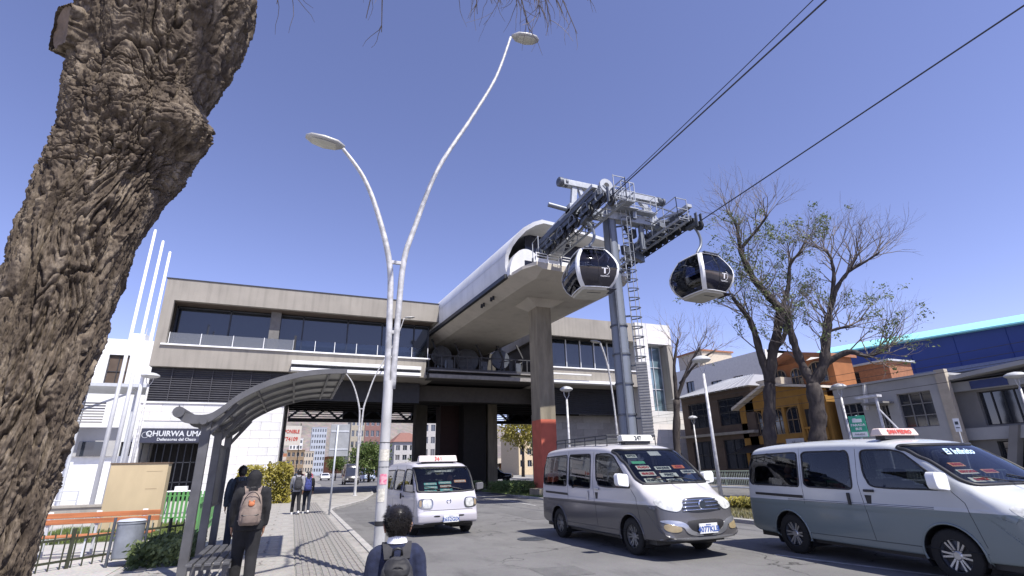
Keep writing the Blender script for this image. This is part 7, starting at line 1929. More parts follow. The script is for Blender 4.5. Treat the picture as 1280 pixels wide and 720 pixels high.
# park bench with orange slats
WOODO = M('orange_varnished_wood', (.36, .13, .05), .55, var=.25, scale=3, stretch=(.4, 4, 4), bump=.1, bscale=25)
t = thing('park_bench', 'park bench with orange wooden slats behind the low fence, left of the grey bin', 'bench', (-3.82, 14.6, .075), radians(1))
for (y, z, w_, h_) in ((.12, .80, .03, .10), (.10, .68, .03, .10), (-.12, .43, .10, .03), (-.28, .43, .10, .03), (-.43, .43, .08, .03)):
    m = MB(); m.box(-1.15, 1.15, y - w_ / 2, y + w_ / 2, z - h_ / 2, z + h_ / 2); m.build('slat', WOODO, t, bevel=.006)
for x in (-.85, .0, .85):
    m = MB(); m.beam((x, .15, 0), (x, .13, .86), .05, .04); m.beam((x, -.42, 0), (x, -.38, .41), .05, .04); m.beam((x, -.42, .40), (x, .12, .40), .04, .04); m.build('leg', STEELP, t)
    m = MB(); m.box(x - .07, x + .07, .055, .07, .62, .69) if False else m.box(x - .05, x + .05, .12, .135, .60, .88); m.build('bracket', WHITE, t)
# grey litter bin on two posts
t = thing('litter_bin', 'grey metal litter bin hung between two posts behind the low fence', 'litter bin', (-2.72, 12.6, .075), radians(25))
m = MB(); m.lathe([(.19, .14), (.22, .16), (.225, .72), (.235, .73), (.235, .76), (.215, .76), (.205, .2), (.02, .19)], n=24); m.build('bin_body', M('bin_grey_metal', (.25, .27, .30), .5, metal=.4, var=.2), t, smooth=40)
m = MB(); m.lathe([(.2, .77), (.235, .775), (.2, .80), (.04, .82)], n=24); m.build('lid', M('bin_lid_pale', (.38, .41, .46), .5, var=.1), t, smooth=40)
for s_ in (-1, 1): m = MB(); m.tube([(s_ * .27, 0, 0), (s_ * .27, 0, .85)], .025, 8); m.beam((s_ * .27, 0, .5), (s_ * .22, 0, .5), .04, .04); m.build('post', GUN, t)
# beige notice slab
t = thing('plywood_board', 'tall beige plywood sheathed block standing behind the park bench', 'board', (-4.28, 19.4, .075), radians(-4))
m = MB(); m.box(-.75, .75, 0, .35, 0, 1.92); m.build('panel', M('beige_plywood', (.46, .37, .23), .8, var=.10, scale=1.6, stretch=(1, 1, .4)), t, bevel=.01)
m = MB(); m.box(-.77, .77, -.02, .37, 1.92, 1.96); m.build('cap', M('brown_wood_cap', (.13, .09, .06), .8), t)
m = MB(); m.box(.25, .55, -.004, 0, 1.2, 1.215); m.box(.2, .62, -.004, 0, 1.70, 1.71); m.build('scratch', M('scratch_tan', (.30, .23, .14), .8), t)
# low dark picket fence in front
def picket_fence(name, label, a, b, h, step, mat, r=.012, rails=(.12, .62), kindp='picket', flat=False, wide=.03, group=None, cat='fence', lean=0.0):
    a = Vector((*a, 0)); b = Vector((*b, 0)); l = (b - a).length; ang = atan2((b - a).y, (b - a).x); t = thing(name, label, cat, (a.x, a.y, .08), ang, group)
    n = int(l / step); m = MB()
    if flat: m.box(-wide / 2, wide / 2, -.012, .012, 0, h)
    else: m.tube([(0, 0, 0), (lean, 0, h)], r, 5)
    p0 = m.build(kindp, mat, t)
    for k in range(1, n + 1): inst(p0, t, (k * step, 0, 0))
    for z in rails: m = MB(); m.box(-.02, l + .02, .014, .035, z - .02, z + .02); m.build('rail', mat, t)
    for k in range(int(l / 2.0) + 1): m = MB(); m.box(k * 2.0 - .03, k * 2.0 + .03, -.045, -.015, 0, h + .06); m.build('post', mat, t)
    return t
FD = M('fence_olive_metal', (.05, .055, .035), .6, metal=.2, var=.2)
picket_fence('low_fence', 'low dark metal picket fence in the left foreground, in front of the bin', (-4.9, 11.2), (-2.15, 14.6), .62, .19, FD, r=.013, rails=(.14, .5))
picket_fence('low_fence', 'pale low picket fence behind the orange park bench', (-6.4, 16.6), (-3.3, 18.4), .6, .2, M('fence_pale_metal', (.30, .32, .28), .6), r=.012, rails=(.12, .5))
FG = M('fence_green_paint', (.10, .28, .09), .5, var=.12)
picket_fence('green_fence', 'bright green picket barrier right of the beige board, across the lawn', (-4.3, 21.3), (-2.4, 21.3), 1.05, .125, FG, rails=(.25, .92), flat=True, wide=.07, group='green barriers by the shelter')
picket_fence('green_fence', 'bright green picket barrier running along the pavement behind the shelter posts', (-2.3, 21.2), (-2.0, 15.4), 1.05, .125, FG, rails=(.25, .92), flat=True, wide=.07, group='green barriers by the shelter')
tag(grass('grass', lambda r: (r.uniform(-6.3, -2.6), r.uniform(17.3, 21.2)), 14000, .10, .13, 5), label='green lawn patch behind the bench and around the beige board')
m = MB(); m.prism([(-6.4, 17.2), (-2.5, 17.2), (-2.4, 21.3), (-6.4, 21.3)], .0, .095, 'Z'); m.build('lawn', TURF, kind='structure')
shrub('low_shrub', 'dark green ground shrub at the feet of the shelter, right of the bin', (-2.1, 13.2, .08), 1.1, 3.0, .45, LEAF, 44, 2600, .05)
# plaza handrail and low wall before the white wall
t = thing('plaza_railing', 'grey tubular railing in front of the white building at far left', 'railing', (-15, 27.5, .075))
m = MB()
for z in (.35, .7, 1.05): m.tube([(0, 0, z), (7.0, 0, z)], .025, 6)
m.build('rail', STEELP, t)
for k in range(5): m = MB(); m.tube([(k * 1.75, 0, 0), (k * 1.75, 0, 1.07)], .03, 6); m.build('post', STEELP, t)
t = thing('low_wall', 'low concrete wall across the plaza behind the park bench', 'wall', (-13, 24.4, .075))
m = MB(); m.box(0, 7.2, 0, .35, 0, .55); m.build('wall', CONC, t); m = MB(); m.box(-.05, 7.25, -.05, .4, .55, .62); m.build('coping', CONC, t)
t = thing('vendor_stall', 'small white covered vendor stall at the far left of the plaza', 'stall', (-10.6, 26.2, .075), .2)
m = MB(); m.rings([[(x, y, z) for x, y in ((-.8 * s_, -.5 * s_), (.8 * s_, -.5 * s_), (.8 * s_, .5 * s_), (-.8 * s_, .5 * s_))] for z, s_ in ((.75, 1), (1.0, .9), (1.2, .55), (1.28, .1))], True, True); m.build('cover', M('white_tarp', (.6, .62, .66), .6, var=.05), t, smooth=60)
m = MB(); m.box(-.6, .6, -.35, .35, 0, .74); m.build('crate', M('stall_wood', (.30, .17, .08), .8), t)
# steps up to the entrance
t = thing('plaza_table', 'small white folding table with papers before the dark entrance', 'table', (-4.4, 27.5, .075))
m = MB(); m.box(-.5, .5, -.35, .35, .9, .94); m.build('table_top', WHITE, t)
for x in (-.4, .4): m = MB(); m.tube([(x, -.3, 0), (x, .3, .9)], .02, 5); m.tube([(x, .3, 0), (x, -.3, .9)], .02, 5); m.build('leg', GUN, t)
m = MB(); m.box(-.2, .25, -.2, .15, .94, 1.12); m.build('paper_stack', PLATE, t)
# median rails behind the minibuses
def rail_line(name, label, pts, h, n_r, mat, step=2.0, picket=None):
    a = Vector((*pts[0], 0)); b = Vector((*pts[1], 0)); l = (b - a).length; t = thing(name, label, 'railing', (a.x, a.y, .1), atan2((b - a).y, (b - a).x))
    for k in range(n_r): z = h - k * .33; m = MB(); m.tube([(0, 0, z), (l, 0, z)], .035, 8); m.build('rail', mat, t)
    m = MB(); m.tube([(0, 0, 0), (0, 0, h)], .03, 6); p0 = m.build('post', mat, t)
    for k in range(1, int(l / step) + 1): inst(p0, t, (k * step, 0, 0))
    if picket:
        m = MB(); m.box(-.015, .015, -.01, .01, .1, h - .05); p1 = m.build('picket', picket, t, loc=(.2, 0, 0))
        for k in range(1, int(l / .16)): inst(p1, t, (.2 + k * .16, 0, 0))
    return t
rail_line('median_railing', 'grey tubular railing along the median behind the white minibuses', ((16.6, 2), (16.6, 34)), .95, 2, STEELP)
rail_line('picket_railing', 'pale green picket railing along the far side of the avenue', ((28.8, 4), (28.8, 38)), 1.0, 1, M('pale_green_rail', (.30, .36, .30), .6), 2.4, picket=M('pale_picket', (.42, .48, .42), .6))
t = thing('kiosk', 'small grey kiosk with pale poster in front of the brown house', 'kiosk', (29.9, 27.0, .12), -pi / 2)
m = MB(); m.box(-.7, .7, 0, 1.2, 0, 2.3); m.build('body', GUN, t, bevel=.02); m = MB(); m.box(-.5, .5, -.02, 0, .5, 2.0); m.build('poster', M('poster_pale_green', (.35, .38, .30), .7, var=.2, scale=3), t); m = MB(); m.box(-.8, .8, -.15, 1.3, 2.3, 2.4); m.build('roof', GUN, t)
# overhead wires on the far side
for i, (z0, z1, y0, lab) in enumerate(((5.3, 5.9, 45, 'lowest'), (5.9, 6.3, 45, 'second lowest'), (6.4, 6.6, 45, 'second highest'), (6.8, 7.0, 45, 'highest'))):
    m = MB(); m.tube([(30.2, y0 - k * 5.5, z0 + (z1 - z0) * k / 10 - .35 * sin(pi * k / 10)) for k in range(11)], .012, 4)
    tag(m.build('overhead_wire', BLACK), lab + ' of four thin black wires strung before the grey house across the avenue', 'wire', 'overhead wires')
for y, lab in ((45.5, 'wooden utility pole at the left end of the thin wires, far beyond the brown house'), (-10.5, 'wooden utility pole at the right end of the thin wires, outside the picture')):
    t = thing('utility_pole', lab, 'pole', (30.2, y, .1)); m = MB(); m.tube([(0, 0, 0), (0, 0, 7.6)], [.12, .09], 8); m.build('pole', BARK2, t); m = MB(); m.box(-.6, .6, -.05, .05, 6.9, 7.0); m.build('cross_bar', BARK2, t)
# litter
m = MB(); m.rings([[(-.18, -.1, .01), (.14, -.14, .02), (.2, .1, .01), (-.12, .16, .03)], [(-.12, -.05, .22), (.08, -.08, .28), (.12, .05, .26), (-.06, .1, .24)]], True, True)
o = m.build('paper_bag', PLATE, smooth=30, loc=(9.75, 31.8, .0)); tag(o, 'crumpled white paper bag lying on the asphalt beside the median kerb', 'litter')
m = MB(); m.box(12.9, 14.6, 28.0, 29.2, .1, .5)
o = m.build('kerb_block', CONC_RAW, bevel=.04); tag(o, 'low rough concrete block at the foot of the red based column', 'block')
# ================================================================ PEOPLE (local: figure faces +Y, x to its right)
def ering(c, rx, ry, d=(0, 0, 1), n=14, p=2.0):
    d = Vector(d).normalized(); s_ = Vector((1, 0, 0)); s_ = (s_ - d * s_.dot(d)).normalized(); f = d.cross(s_)
    out = []
    for k in range(n):
        a = 2 * pi * k / n; ca, sa = cos(a), sin(a)
        out.append(Vector(c) + s_ * rx * math.copysign(abs(ca) ** (2 / p), ca) + f * ry * math.copysign(abs(sa) ** (2 / p), sa))
    return out
def limb(m, pts, rs, n=12):
    P = smoothpath(pts, 4); R3 = []
    for i in range(len(rs) - 1):
        for k in range(4):
            t = k / 4; a = rs[i] if hasattr(rs[i], '__len__') else (rs[i], rs[i]); b = rs[i + 1] if hasattr(rs[i + 1], '__len__') else (rs[i + 1], rs[i + 1])
            R3.append((a[0] + (b[0] - a[0]) * t, a[1] + (b[1] - a[1]) * t))
    R3.append(rs[-1] if hasattr(rs[-1], '__len__') else (rs[-1], rs[-1]))
    m.rings([ering(P[i], R3[i][0], R3[i][1], P[min(i + 1, len(P) - 1)] - P[max(i - 1, 0)], n) for i in range(len(P))], True, True)
def fuse(o, vox=.012, sm=4, fac=.6):
    r = o.modifiers.new('fuse', 'REMESH'); r.mode = 'VOXEL'; r.voxel_size = vox; r.use_smooth_shade = True
    if sm: s_ = o.modifiers.new('soften', 'SMOOTH'); s_.factor = fac; s_.iterations = sm
    return o
def wrinkle(o, strength=.012, size=.09):
    tx = bpy.data.textures.get('cloth_folds%g' % size) or bpy.data.textures.new('cloth_folds%g' % size, 'CLOUDS'); tx.noise_scale = size
    d = o.modifiers.new('folds', 'DISPLACE'); d.texture = tx; d.strength = strength; d.mid_level = .5; return o
def person(label, loc, rz, H_, jacket, trousers, hairm=None, hair='short', stride=.18, arms=((0, 0), (0, 0)), pack=None, shoe=None, bulk=1.0, skirt=False, group=None, vox=.012, hood=False, skin=None, head_turn=0.0, pack_kind='plain'):
    t = thing('person', label, 'person', loc, rz, group); k = H_ / 1.70; skin = skin or SKIN; hairm = hairm or HAIR; shoe = shoe or BLACK
    V = lambda x, y, z: Vector((x, y, z)) * k
    body = MB(); jk = MB(); tr_ = MB()
    # legs
    for sx, sg in ((-1, 1), (1, -1)):
        fy = stride * sg
        hip = V(.085 * sx, 0, .93); kn = V(.095 * sx, fy * .55 + .03, .50); an = V(.10 * sx, fy - (.06 if sg < 0 else 0), .10 + (.05 if sg < 0 and stride > .1 else 0))
        limb(body, [hip, kn, an], [.075 * k, .05 * k, .036 * k])
        limb(tr_, [hip + V(0, 0, .02), (hip + kn) / 2, kn, (kn + an) / 2, an], [(.105 * k * bulk, .11 * k), (.088 * k * bulk, .095 * k), (.07 * k * bulk, .075 * k), (.066 * k * bulk, .07 * k), (.062 * k * bulk, .07 * k)])
        sh = MB(); tlt = -.35 if (sg < 0 and stride > .1) else 0
        Rt = Matrix.Rotation(tlt, 3, 'X'); c = an - V(0, 0, .05)
        sh.rings([[c + Rt @ (V(x * w_, y, z)) for x, y_, z in ((-1, 0, -.04), (1, 0, -.04), (1.05, 0, -.015), (.7, 0, .03 * h_), (-.7, 0, .03 * h_), (-1.05, 0, -.015))] for y, w_, h_ in ((-.085, .026, .9), (-.05, .04, 1.6), (.02, .042, 1.6), (.10, .046, .8), (.165, .038, .5), (.185, .02, .2))], True, True)
        sh.build('shoe', shoe, t, smooth=50)
    # torso
    tor = [((0, 0, .90), .15, .105), ((0, 0, .98), .155, .11), ((0, .005, 1.08), .135, .098), ((0, .01, 1.2), .15, .11), ((0, .0, 1.32), .168, .115), ((0, -.005, 1.41), .165, .095), ((0, -.005, 1.455), .10, .07)]
    body.rings([ering(V(*c), a * k, b * k, n=16) for c, a, b in tor], True, True)
    limb(body, [V(0, -.01, 1.42), V(0, 0, 1.48), V(0, .01, 1.56)], [.062 * k, .052 * k, .05 * k])
    hc = V(0, .02, 1.595)
    body.rings([ering(hc + V(0, dy, dz), a * k, b * k, n=16) for dz, dy, a, b in ((-.115, .015, .03, .04), (-.095, .012, .048, .062), (-.05, .0, .064, .082), (0, -.005, .074, .094), (.05, -.008, .074, .095), (.09, -.008, .056, .075), (.112, -.008, .02, .03))], True, True)
    body.rings([ering(hc + V(0, .088 + a, b), w_ * k, h_ * k, (0, 1, 0), 8) for a, b, w_, h_ in ((0, -.03, .014, .02), (.022, -.034, .012, .012), (.028, -.036, .004, .004))], True, True)
    jt = [((0, 0, .86), .168, .13), ((0, 0, .95), .172, .132), ((0, .005, 1.08), .156, .122), ((0, .01, 1.2), .168, .13), ((0, .0, 1.32), .184, .132), ((0, -.005, 1.40), .185, .112), ((0, -.005, 1.45), .14, .092), ((0, -.005, 1.49), .082, .075)]
    jk.rings([ering(V(*c), a * k * bulk, b * k * bulk, n=18, p=2.3) for c, a, b in jt], True, True)
    for sx, (swing, bend) in zip((-1, 1), arms):
        sh_ = V(.175 * sx, -.005, 1.395); el = sh_ + V(.055 * sx, sin(swing) * .27, -cos(swing) * .27); a2 = swing + bend
        wr_ = el + V(-.01 * sx, sin(a2) * .24, -cos(a2) * .24)
        limb(body, [V(.12 * sx, 0, 1.40), sh_, el, wr_], [.05 * k, .05 * k, .038 * k, .026 * k]); limb(jk, [V(.10 * sx, 0, 1.40), sh_, (sh_ + el) / 2 + V(.012 * sx, 0, 0), el, wr_ + (el - wr_) * .08], [.065 * k * bulk, .068 * k * bulk, .056 * k * bulk, .050 * k * bulk, .040 * k * bulk])
        hd = (wr_ - el).normalized(); side = V(0, 1, 0).normalized(); pc = wr_ + hd * .045 * k
        limb(body, [wr_, pc, wr_ + hd * .085 * k], [(.022 * k, .026 * k), (.018 * k, .038 * k), (.014 * k, .036 * k)], 8)
        for q, (off, ln) in enumerate(((-.028, .065), (-.009, .075), (.010, .07), (.028, .055))):
            b0 = wr_ + hd * .08 * k + side * off * k; b1 = b0 + hd * ln * .5 * k + V(-.006 * sx, 0, 0); b2 = b1 + hd * ln * .4 * k + V(-.018 * sx, 0, 0)
            limb(body, [b0, b1, b2], [.0085 * k, .008 * k, .0065 * k], 6)
        th_ = wr_ + hd * .03 * k + side * .03 * k; limb(body, [th_, th_ + hd * .03 * k + side * .022 * k, th_ + hd * .06 * k + side * .028 * k], [.011 * k, .0095 * k, .008 * k], 6)
    for sx in (-1, 1): body.ell(hc + V(.075 * sx, -.005, -.01), (.012 * k, .02 * k, .03 * k), 8, 6)
    fuse(body.build('body', skin, t), vox * .75, 2, .5)
    if skirt: pass
    fuse(tr_.build('trousers', trousers, t), vox, 3)
    wrinkle(fuse(jk.build('jacket', jacket, t), vox, 3), .014 * k)
    h = MB()
    if hood:
        h.rings([ering(hc + V(0, dy, dz), a * k, b * k, n=18) for dz, dy, a, b in ((-.20, -.02, .16, .12), (-.14, -.02, .115, .11), (-.08, -.025, .098, .115), (0, -.03, .102, .122), (.06, -.03, .098, .118), (.10, -.025, .075, .095), (.13, -.02, .035, .05))], True, True)
        wrinkle(fuse(h.build('headscarf', hairm, t), .01, 3), .012)
    else:
        if hair == 'long': h.rings([ering(hc + V(0, dy, dz), a * k, b * k, n=16) for dz, dy, a, b in ((-.30, -.085, .05, .02), (-.22, -.08, .085, .04), (-.12, -.05, .088, .065), (-.03, -.02, .088, .098), (.04, -.014, .086, .105), (.09, -.012, .065, .085), (.128, -.01, .02, .03))], True, True)
        else: h.rings([ering(hc + V(0, dy, dz), a * k, b * k, n=16) for dz, dy, a, b in ((-.085, -.055, .05, .03), (-.04, -.04, .076, .066), (.02, -.022, .084, .094), (.06, -.016, .083, .103), (.1, -.014, .062, .082), (.128, -.012, .02, .03))], True, True)
        wrinkle(fuse(h.build('hair', hairm, t), .009, 1), .010, .03)
    e = MB()
    for sx in (-1, 1): e.ell(hc + V(.03 * sx, .088, .005), (.010 * k, .006 * k, .006 * k), 8, 6)
    e.build('eye', M('eye_dark', (.03, .02, .02), .3), t)
    if pack:
        bp = MB(); y0 = -.135 * bulk
        bp.rings([ering(V(0, y0 - .075 + dy, z), a * k, b * k, n=18, p=3.0) for z, a, b, dy in ((.94, .12, .06, 0), (.97, .145, .085, -.005), (1.08, .155, .10, -.015), (1.22, .15, .095, -.01), (1.34, .13, .075, .005), (1.40, .09, .045, .015), (1.42, .03, .02, .02))], True, True)
        po = wrinkle(fuse(bp.build('backpack', pack, t), .012, 2), .012, .06)
        q = MB(); q.rings([ering(V(0, y0 - .165, z), a * k, b * k, n=14, p=3) for z, a, b in ((.97, .09, .02), (.99, .11, .035), (1.12, .11, .038), (1.17, .09, .025))], True, True); q.build('backpack_pocket', pack, po, smooth=60)
        q = MB(); q.tube([V(0, y0 - .19, 1.0) + V(.125 * cos(a), .0 + .04 * abs(cos(a)), .17 + .235 * sin(a)) for a in np.linspace(-.3, pi + .3, 22)], .006 * k, 5); q.build('backpack_zip', BLACK, po)
        for sx in (-1, 1):
            q = MB(); P = smoothpath([V(.08 * sx, y0 - .03, 1.38), V(.10 * sx, -.06, 1.47), V(.11 * sx, .06, 1.46), V(.12 * sx, .145 * bulk, 1.34), V(.13 * sx, .13 * bulk, 1.15), V(.15 * sx, -.02, 1.02), V(.12 * sx, y0 - .03, 1.0)], 5)
            rs = []
            for i, p in enumerate(P):
                d = (P[min(i + 1, len(P) - 1)] - P[max(i - 1, 0)]).normalized(); s_ = V(1, 0, 0).normalized(); nn = d.cross(s_).normalized(); rs.append([p + s_ * .024 * k - nn * .006, p + s_ * .024 * k + nn * .006, p - s_ * .024 * k + nn * .006, p - s_ * .024 * k - nn * .006])
            q.rings(rs, True, True); q.build('backpack_strap', pack, po)
        q = MB(); q.tube([V(-.04, y0 - .03, 1.41), V(-.03, y0 - .04, 1.47), V(.03, y0 - .04, 1.47), V(.04, y0 - .03, 1.41)], .009 * k, 6); q.build('backpack_handle', BLACK, po)
        if pack_kind == 'fox':
            q = MB(); q.ell(V(0, y0 - .185, 1.24), (.045 * k, .012 * k, .035 * k), 10, 6); q.ell(V(-.03, y0 - .183, 1.275), (.014 * k, .008 * k, .02 * k), 6, 4); q.ell(V(.03, y0 - .183, 1.275), (.014 * k, .008 * k, .02 * k), 6, 4); q.build('backpack_badge', M('rust_orange_print', (.42, .14, .06), .8, var=.15, scale=20), po, smooth=True)
            q = MB(); q.tube([V(-.15, y0 - .12, 1.10), V(-.09, y0 - .195, 1.085), V(.09, y0 - .195, 1.085), V(.15, y0 - .12, 1.10)], .008 * k, 5); q.build('backpack_seam', BLACK, po)
    return t
BLKC = M('black_cloth', (.012, .012, .014), .95, var=.2, scale=12, bump=.2, bscale=200); NAVY = M('navy_knit', (.012, .017, .045), .95, var=.2, scale=30, bump=.3, bscale=300); GRYC = M('heather_grey_cloth', (.26, .26, .28), .95, var=.15, scale=40); BLUC = M('slate_blue_cloth', (.05, .07, .11), .9, var=.2, scale=9)
BEIP = M('beige_grey_backpack', (.20, .155, .13), .9, var=.2, scale=9); DKP = M('charcoal_backpack', (.03, .03, .035), .85, var=.25, scale=14, bump=.2, bscale=150); BLP = M('royal_blue_backpack', (.03, .04, .16), .85, var=.3, scale=14); JEAN = M('dark_jeans', (.018, .022, .035), .95, var=.2)
WSH = M('white_shoe', (.6, .6, .6), .6)
person('woman in black with a black headscarf and a beige backpack, walking beside the shelter', (-.50, 8.9, .08), radians(4), 1.60, BLKC, BLKC, hairm=BLKC, hood=True, stride=.10, arms=((.05, .25), (-.1, .25)), pack=BEIP, bulk=1.22, pack_kind='fox')
person('man in a slate blue jacket with a dark shoulder bag beyond the shelter post', (-.98, 13.0, .08), radians(10), 1.72, BLUC, JEAN, stride=.14, arms=((.1, .3), (-.1, .5)), pack=DKP, bulk=1.12)
person('pedestrian in a heather grey hoodie and black backpack, left one of the walking pair', (.27, 23.6, .08), radians(5), 1.68, GRYC, BLKC, stride=.20, arms=((.35, .3), (-.1, .2)), pack=DKP, shoe=WSH, bulk=1.05)
person('pedestrian in dark clothes with a royal blue backpack, right one of the walking pair', (.67, 23.8, .08), radians(-3), 1.58, BLKC, JEAN, hair='long', stride=.16, arms=((.1, .2), (-.1, .2)), pack=BLP, shoe=WSH, bulk=1.02)
r_ = random.Random(3)
cols = [(NAVY, 'navy'), (GRYC, 'grey'), (BLKC, 'black'), (M('cloth_maroon', (.2, .04, .05), .9), 'maroon'), (M('cloth_white', (.5, .5, .5), .9), 'white'), (BLUC, 'slate blue'), (M('cloth_pink', (.45, .2, .25), .9), 'pink')]
spots = [(-.9, 52), (.1, 56), (-.3, 63), (.9, 60), (1.6, 66), (.5, 71), (-1.2, 74)]
place_ = ['nearest of the far crowd, at its left', 'second nearest of the far crowd', 'in the middle of the far crowd', 'right of the middle of the far crowd', 'at the right end of the far crowd', 'at the back of the far crowd, centre', 'farthest back of the far crowd, at its left']
for (x, y), (mt, nm), pl_ in zip(spots, cols, place_):
    person('distant pedestrian in %s top, %s' % (nm, pl_), (x, y, .08), r_.uniform(-.4, .4) + (pi if r_.random() < .5 else 0), r_.uniform(1.58, 1.75), mt, BLKC, stride=r_.uniform(.05, .2), arms=((.1, .2), (-.1, .2)), group='distant pedestrians under the station', vox=.03)
person('seated-height person in dark top standing low behind the trunk at the left edge', (-5.7, 12.6, .08), radians(120), 1.15, BLKC, JEAN, stride=.02, group=None) if False else None

# boy in the foreground, seen from behind: shoulders and head are close to the lens
t = thing('person', 'boy in navy sweater, white collar and dark backpack, before the stickered lamp post', 'person', (.69, 3.74, .08), radians(-8))
s_ = 1.30 / 1.70; V = lambda x, y, z: Vector((x * .76, y, z)) * s_
b = MB()
for sx, fy in ((-1, .06), (1, -.06)):
    limb(b, [V(.09 * sx, 0, .93), V(.095 * sx, fy + .02, .5), V(.10 * sx, fy, .08)], [.08, .052, .036]); b.box(*sorted((.05 * sx, .12 * sx)), fy - .08, fy + .14, 0.0, .07)
b.rings([ering(V(*c), a * s_ * .76, bb * s_, n=18) for c, a, bb in [((0, 0, .90), .16, .115), ((0, 0, 1.08), .15, .11), ((0, 0, 1.3), .19, .125), ((0, -.005, 1.40), .19, .10), ((0, -.01, 1.46), .11, .08)]], True, True)
limb(b, [V(0, -.02, 1.42), V(0, -.012, 1.49), V(0, .0, 1.57)], [(.06, .06), (.049, .052), (.05, .055)], 18)
hc = V(0, .02, 1.615)
b.rings([ering(hc + Vector((0, dy, dz)), a, bb, n=20) for dz, dy, a, bb in ((-.108, .03, .03, .035), (-.085, .02, .05, .06), (-.045, .004, .064, .083), (0, -.002, .0715, .092), (.045, -.004, .070, .092), (.08, -.004, .052, .072), (.1, -.004, .02, .03))], True, True)
for sx in (-1, 1):
    limb(b, [V(.14 * sx, 0, 1.40), V(.205 * sx, 0, 1.37), V(.245 * sx, -.02, 1.12), V(.22 * sx, .08, .92)], [.042, .042, .036, .028])
    hd = Vector((0, .4, -.9)).normalized(); w0 = V(.22 * sx, .08, .92); limb(b, [w0, w0 + hd * .04, w0 + hd * .075], [(.02, .024), (.016, .034), (.013, .032)], 8)
    for off, ln in ((-.025, .055), (-.008, .065), (.009, .06), (.025, .045)): p0 = w0 + hd * .07 + Vector((0, off, 0)); limb(b, [p0, p0 + hd * ln * .5, p0 + hd * ln + Vector((-.012 * sx, 0, 0))], [.0075, .007, .0055], 6)
    limb(b, [w0 + hd * .03 + Vector((0, .025, 0)), w0 + hd * .055 + Vector((0, .045, 0))], [.01, .0075], 6)
b.rings([ering(hc + Vector((0, .085 + a, bb)), w_, h_, (0, 1, 0), 8) for a, bb, w_, h_ in ((0, -.028, .012, .018), (.02, -.03, .01, .01), (.025, -.03, .003, .003))], True, True)
fuse(b.build('body', M('boy_skin', (.34, .19, .13), .5, var=.06, scale=20), t), .006, 3, .5)
for sx in (-1, 1):
    e = MB(); c = hc + Vector((.076 * sx, -.012, -.025)); P = [c + Vector((sx * (.010 + .006 * sin(a)), -.006 + .016 * cos(a) - .004, .028 * sin(a))) for a in np.linspace(-1.3, 3.6, 14)]
    e.tube(P, .0055, 6); e.ell(c + Vector((sx * .002, .004, -.004)), (.008, .016, .024), 8, 6); fuse(e.build('ear', MATS['boy_skin'], t), .003, 2)
h = MB()
h.rings([ering(hc + Vector((0, dy, dz)), a, bb, n=28) for dz, dy, a, bb in ((-.092, -.052, .040, .022), (-.07, -.044, .058, .040), (-.035, -.032, .072, .062), (.0, -.022, .078, .082), (.04, -.014, .082, .095), (.075, -.012, .073, .086), (.10, -.012, .048, .06), (.112, -.012, .015, .02))], True, True)
ho = wrinkle(fuse(h.build('hair', HAIR, t), .006, 2), .004, .03)
st_ = MB(); R_ = random.Random(2)
for _ in range(5200):
    a = R_.uniform(0, 2 * pi); z = R_.uniform(-.85, 1.0); rr2 = sqrt(max(0, 1 - z * z)); n_ = Vector((cos(a) * rr2, sin(a) * rr2, z))
    if n_.y > .45 and n_.z < .45: continue
    if n_.z < -.2 and n_.y > -.05: continue
    base = hc + Vector((n_.x * .080, n_.y * .095 - .016, n_.z * .098 + .008)); 
    crown = Vector((0, -.35, .93)); tan_ = (n_ - crown * n_.dot(crown)); tan_ = tan_.normalized() if tan_.length > .05 else Vector((R_.uniform(-1, 1), R_.uniform(-1, 1), 0)).normalized()
    tan_ = (tan_ + Vector((R_.uniform(-1, 1), R_.uniform(-1, 1), R_.uniform(-1, 1))) * .16 + n_ * .13).normalized(); ln = R_.uniform(.016, .034) * (1.25 if n_.z > .3 else .8); sd = tan_.cross(n_).normalized() * .0011
    mid = base + tan_ * ln * .6; tip = base + tan_ * ln - n_ * .003
    st_.add([tuple(base - sd), tuple(base + sd), tuple(mid + sd * .8), tuple(mid - sd * .8), tuple(tip)], [(0, 1, 2, 3), (3, 2, 4)])
tag(st_.build('hair_strands', HAIR, ho, fix=False), kind='stuff')
j = MB()
j.rings([ering(V(*c), a * s_ * .76, bb * s_, n=22, p=2.4) for c, a, bb in [((0, 0, .86), .185, .14), ((0, 0, 1.08), .18, .135), ((0, 0, 1.25), .195, .14), ((0, -.005, 1.36), .205, .13), ((0, -.01, 1.42), .165, .108), ((0, -.015, 1.465), .105, .088), ((0, -.015, 1.485), .075, .075)]], True, True)
for sx in (-1, 1): limb(j, [V(.11 * sx, 0, 1.375), V(.20 * sx, 0, 1.36), V(.238 * sx, -.01, 1.25), V(.252 * sx, -.02, 1.12), V(.226 * sx, .07, .935)], [.066, .068, .060, .052, .044])
wrinkle(fuse(j.build('sweater', NAVY, t), .008, 3), .010, .07)
c_ = MB(); ang = np.linspace(-.35 * pi - pi / 2, .35 * pi - pi / 2 + 0, 22); ang = np.linspace(0, 2 * pi, 40, endpoint=False)
def collar_ring(r, z, back): return [V(0, -.015, 0) + Vector((r * cos(a), r * sin(a) * 1.05 - .004, z - .083 + (back * max(0, -sin(a))))) for a in ang]
c_.rings([collar_ring(.050, 1.222, .006), collar_ring(.0525, 1.243, .008), collar_ring(.056, 1.242, .006), collar_ring(.066, 1.212, .002), collar_ring(.067, 1.207, .0), collar_ring(.060, 1.210, .0)], False, False)
c_.build('shirt_collar', M('white_shirt', (.72, .72, .74), .8, var=.03), t, smooth=60)
tt = MB()
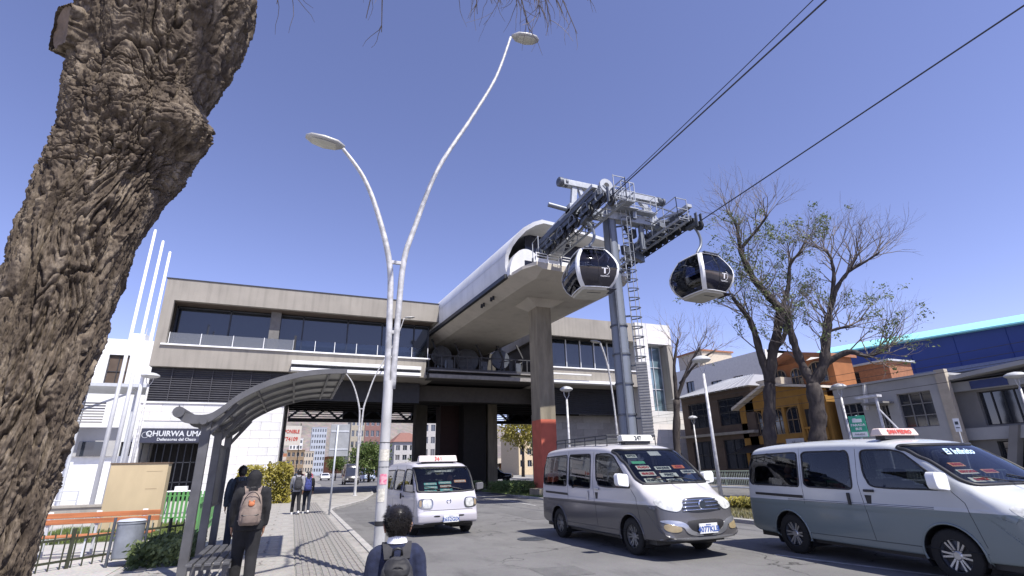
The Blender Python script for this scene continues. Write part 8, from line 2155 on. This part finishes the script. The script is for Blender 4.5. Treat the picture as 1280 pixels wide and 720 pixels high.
for sx, fy in ((-1, .06), (1, -.06)): limb(tt, [V(.09 * sx, 0, .95), V(.095 * sx, fy + .02, .5), V(.10 * sx, fy, .12)], [.095, .07, .06])
fuse(tt.build('trousers', JEAN, t), .012, 2)
bp = MB()
bp.rings([ering(V(0, -.235 + dy, z), a * s_ * .82, bb * s_, n=24, p=3.2) for z, a, bb, dy in ((.92, .14, .06, 0), (.96, .165, .09, -.005), (1.1, .17, .105, -.01), (1.22, .165, .10, -.005), (1.30, .145, .085, .008), (1.36, .105, .06, .03), (1.385, .05, .03, .045))], True, True)
bo = wrinkle(fuse(bp.build('backpack', DKP, t), .007, 2), .014, .05)
q = MB(); q.rings([ering(V(0, -.245 + dy, z), a * s_ * .82, bb * s_, n=20, p=2.5) for z, a, bb, dy in ((1.26, .13, .10, 0), (1.31, .13, .095, .0), (1.345, .115, .08, .012), (1.372, .085, .05, .03))], True, True); wrinkle(fuse(q.build('backpack_flap', M('backpack_flap_black', (.015, .015, .018), .7, var=.2), bo), .007, 2), .012, .04)
q = MB(); q.tube([V(-.05, -.17, 1.39), V(-.045, -.185, 1.435), V(0, -.19, 1.445), V(.045, -.185, 1.435), V(.05, -.17, 1.39)], .008, 7); q.build('backpack_handle', BLACK, bo, smooth=True)
for k2 in range(2): q = MB(); q.tube([V((.15 - .02 * k2) * cos(a), -.34 + .03 * abs(cos(a)), 1.08 + (.25 - .03 * k2) * sin(a)) for a in np.linspace(-.1, pi + .1, 26)], .0035, 5); q.build('backpack_zip', BLACK, bo)
for sx in (-1, 1):
    q = MB(); P = smoothpath([V(.085 * sx, -.15, 1.36), V(.10 * sx, -.11, 1.425), V(.11 * sx, -.03, 1.465), V(.115 * sx, .07, 1.445), V(.125 * sx, .135, 1.33), V(.14 * sx, .14, 1.12), V(.17 * sx, .02, 1.0), V(.14 * sx, -.15, .98)], 6); rs = []
    for i, p in enumerate(P):
        d = (P[min(i + 1, len(P) - 1)] - P[max(i - 1, 0)]).normalized(); s2 = Vector((1, 0, 0)); nn = d.cross(s2).normalized(); rs.append([p + s2 * .03 - nn * .007, p + s2 * .03 + nn * .007, p - s2 * .03 + nn * .007, p - s2 * .03 - nn * .007])
    q.rings(rs, True, True); q.build('backpack_strap', DKP, bo, smooth=40)
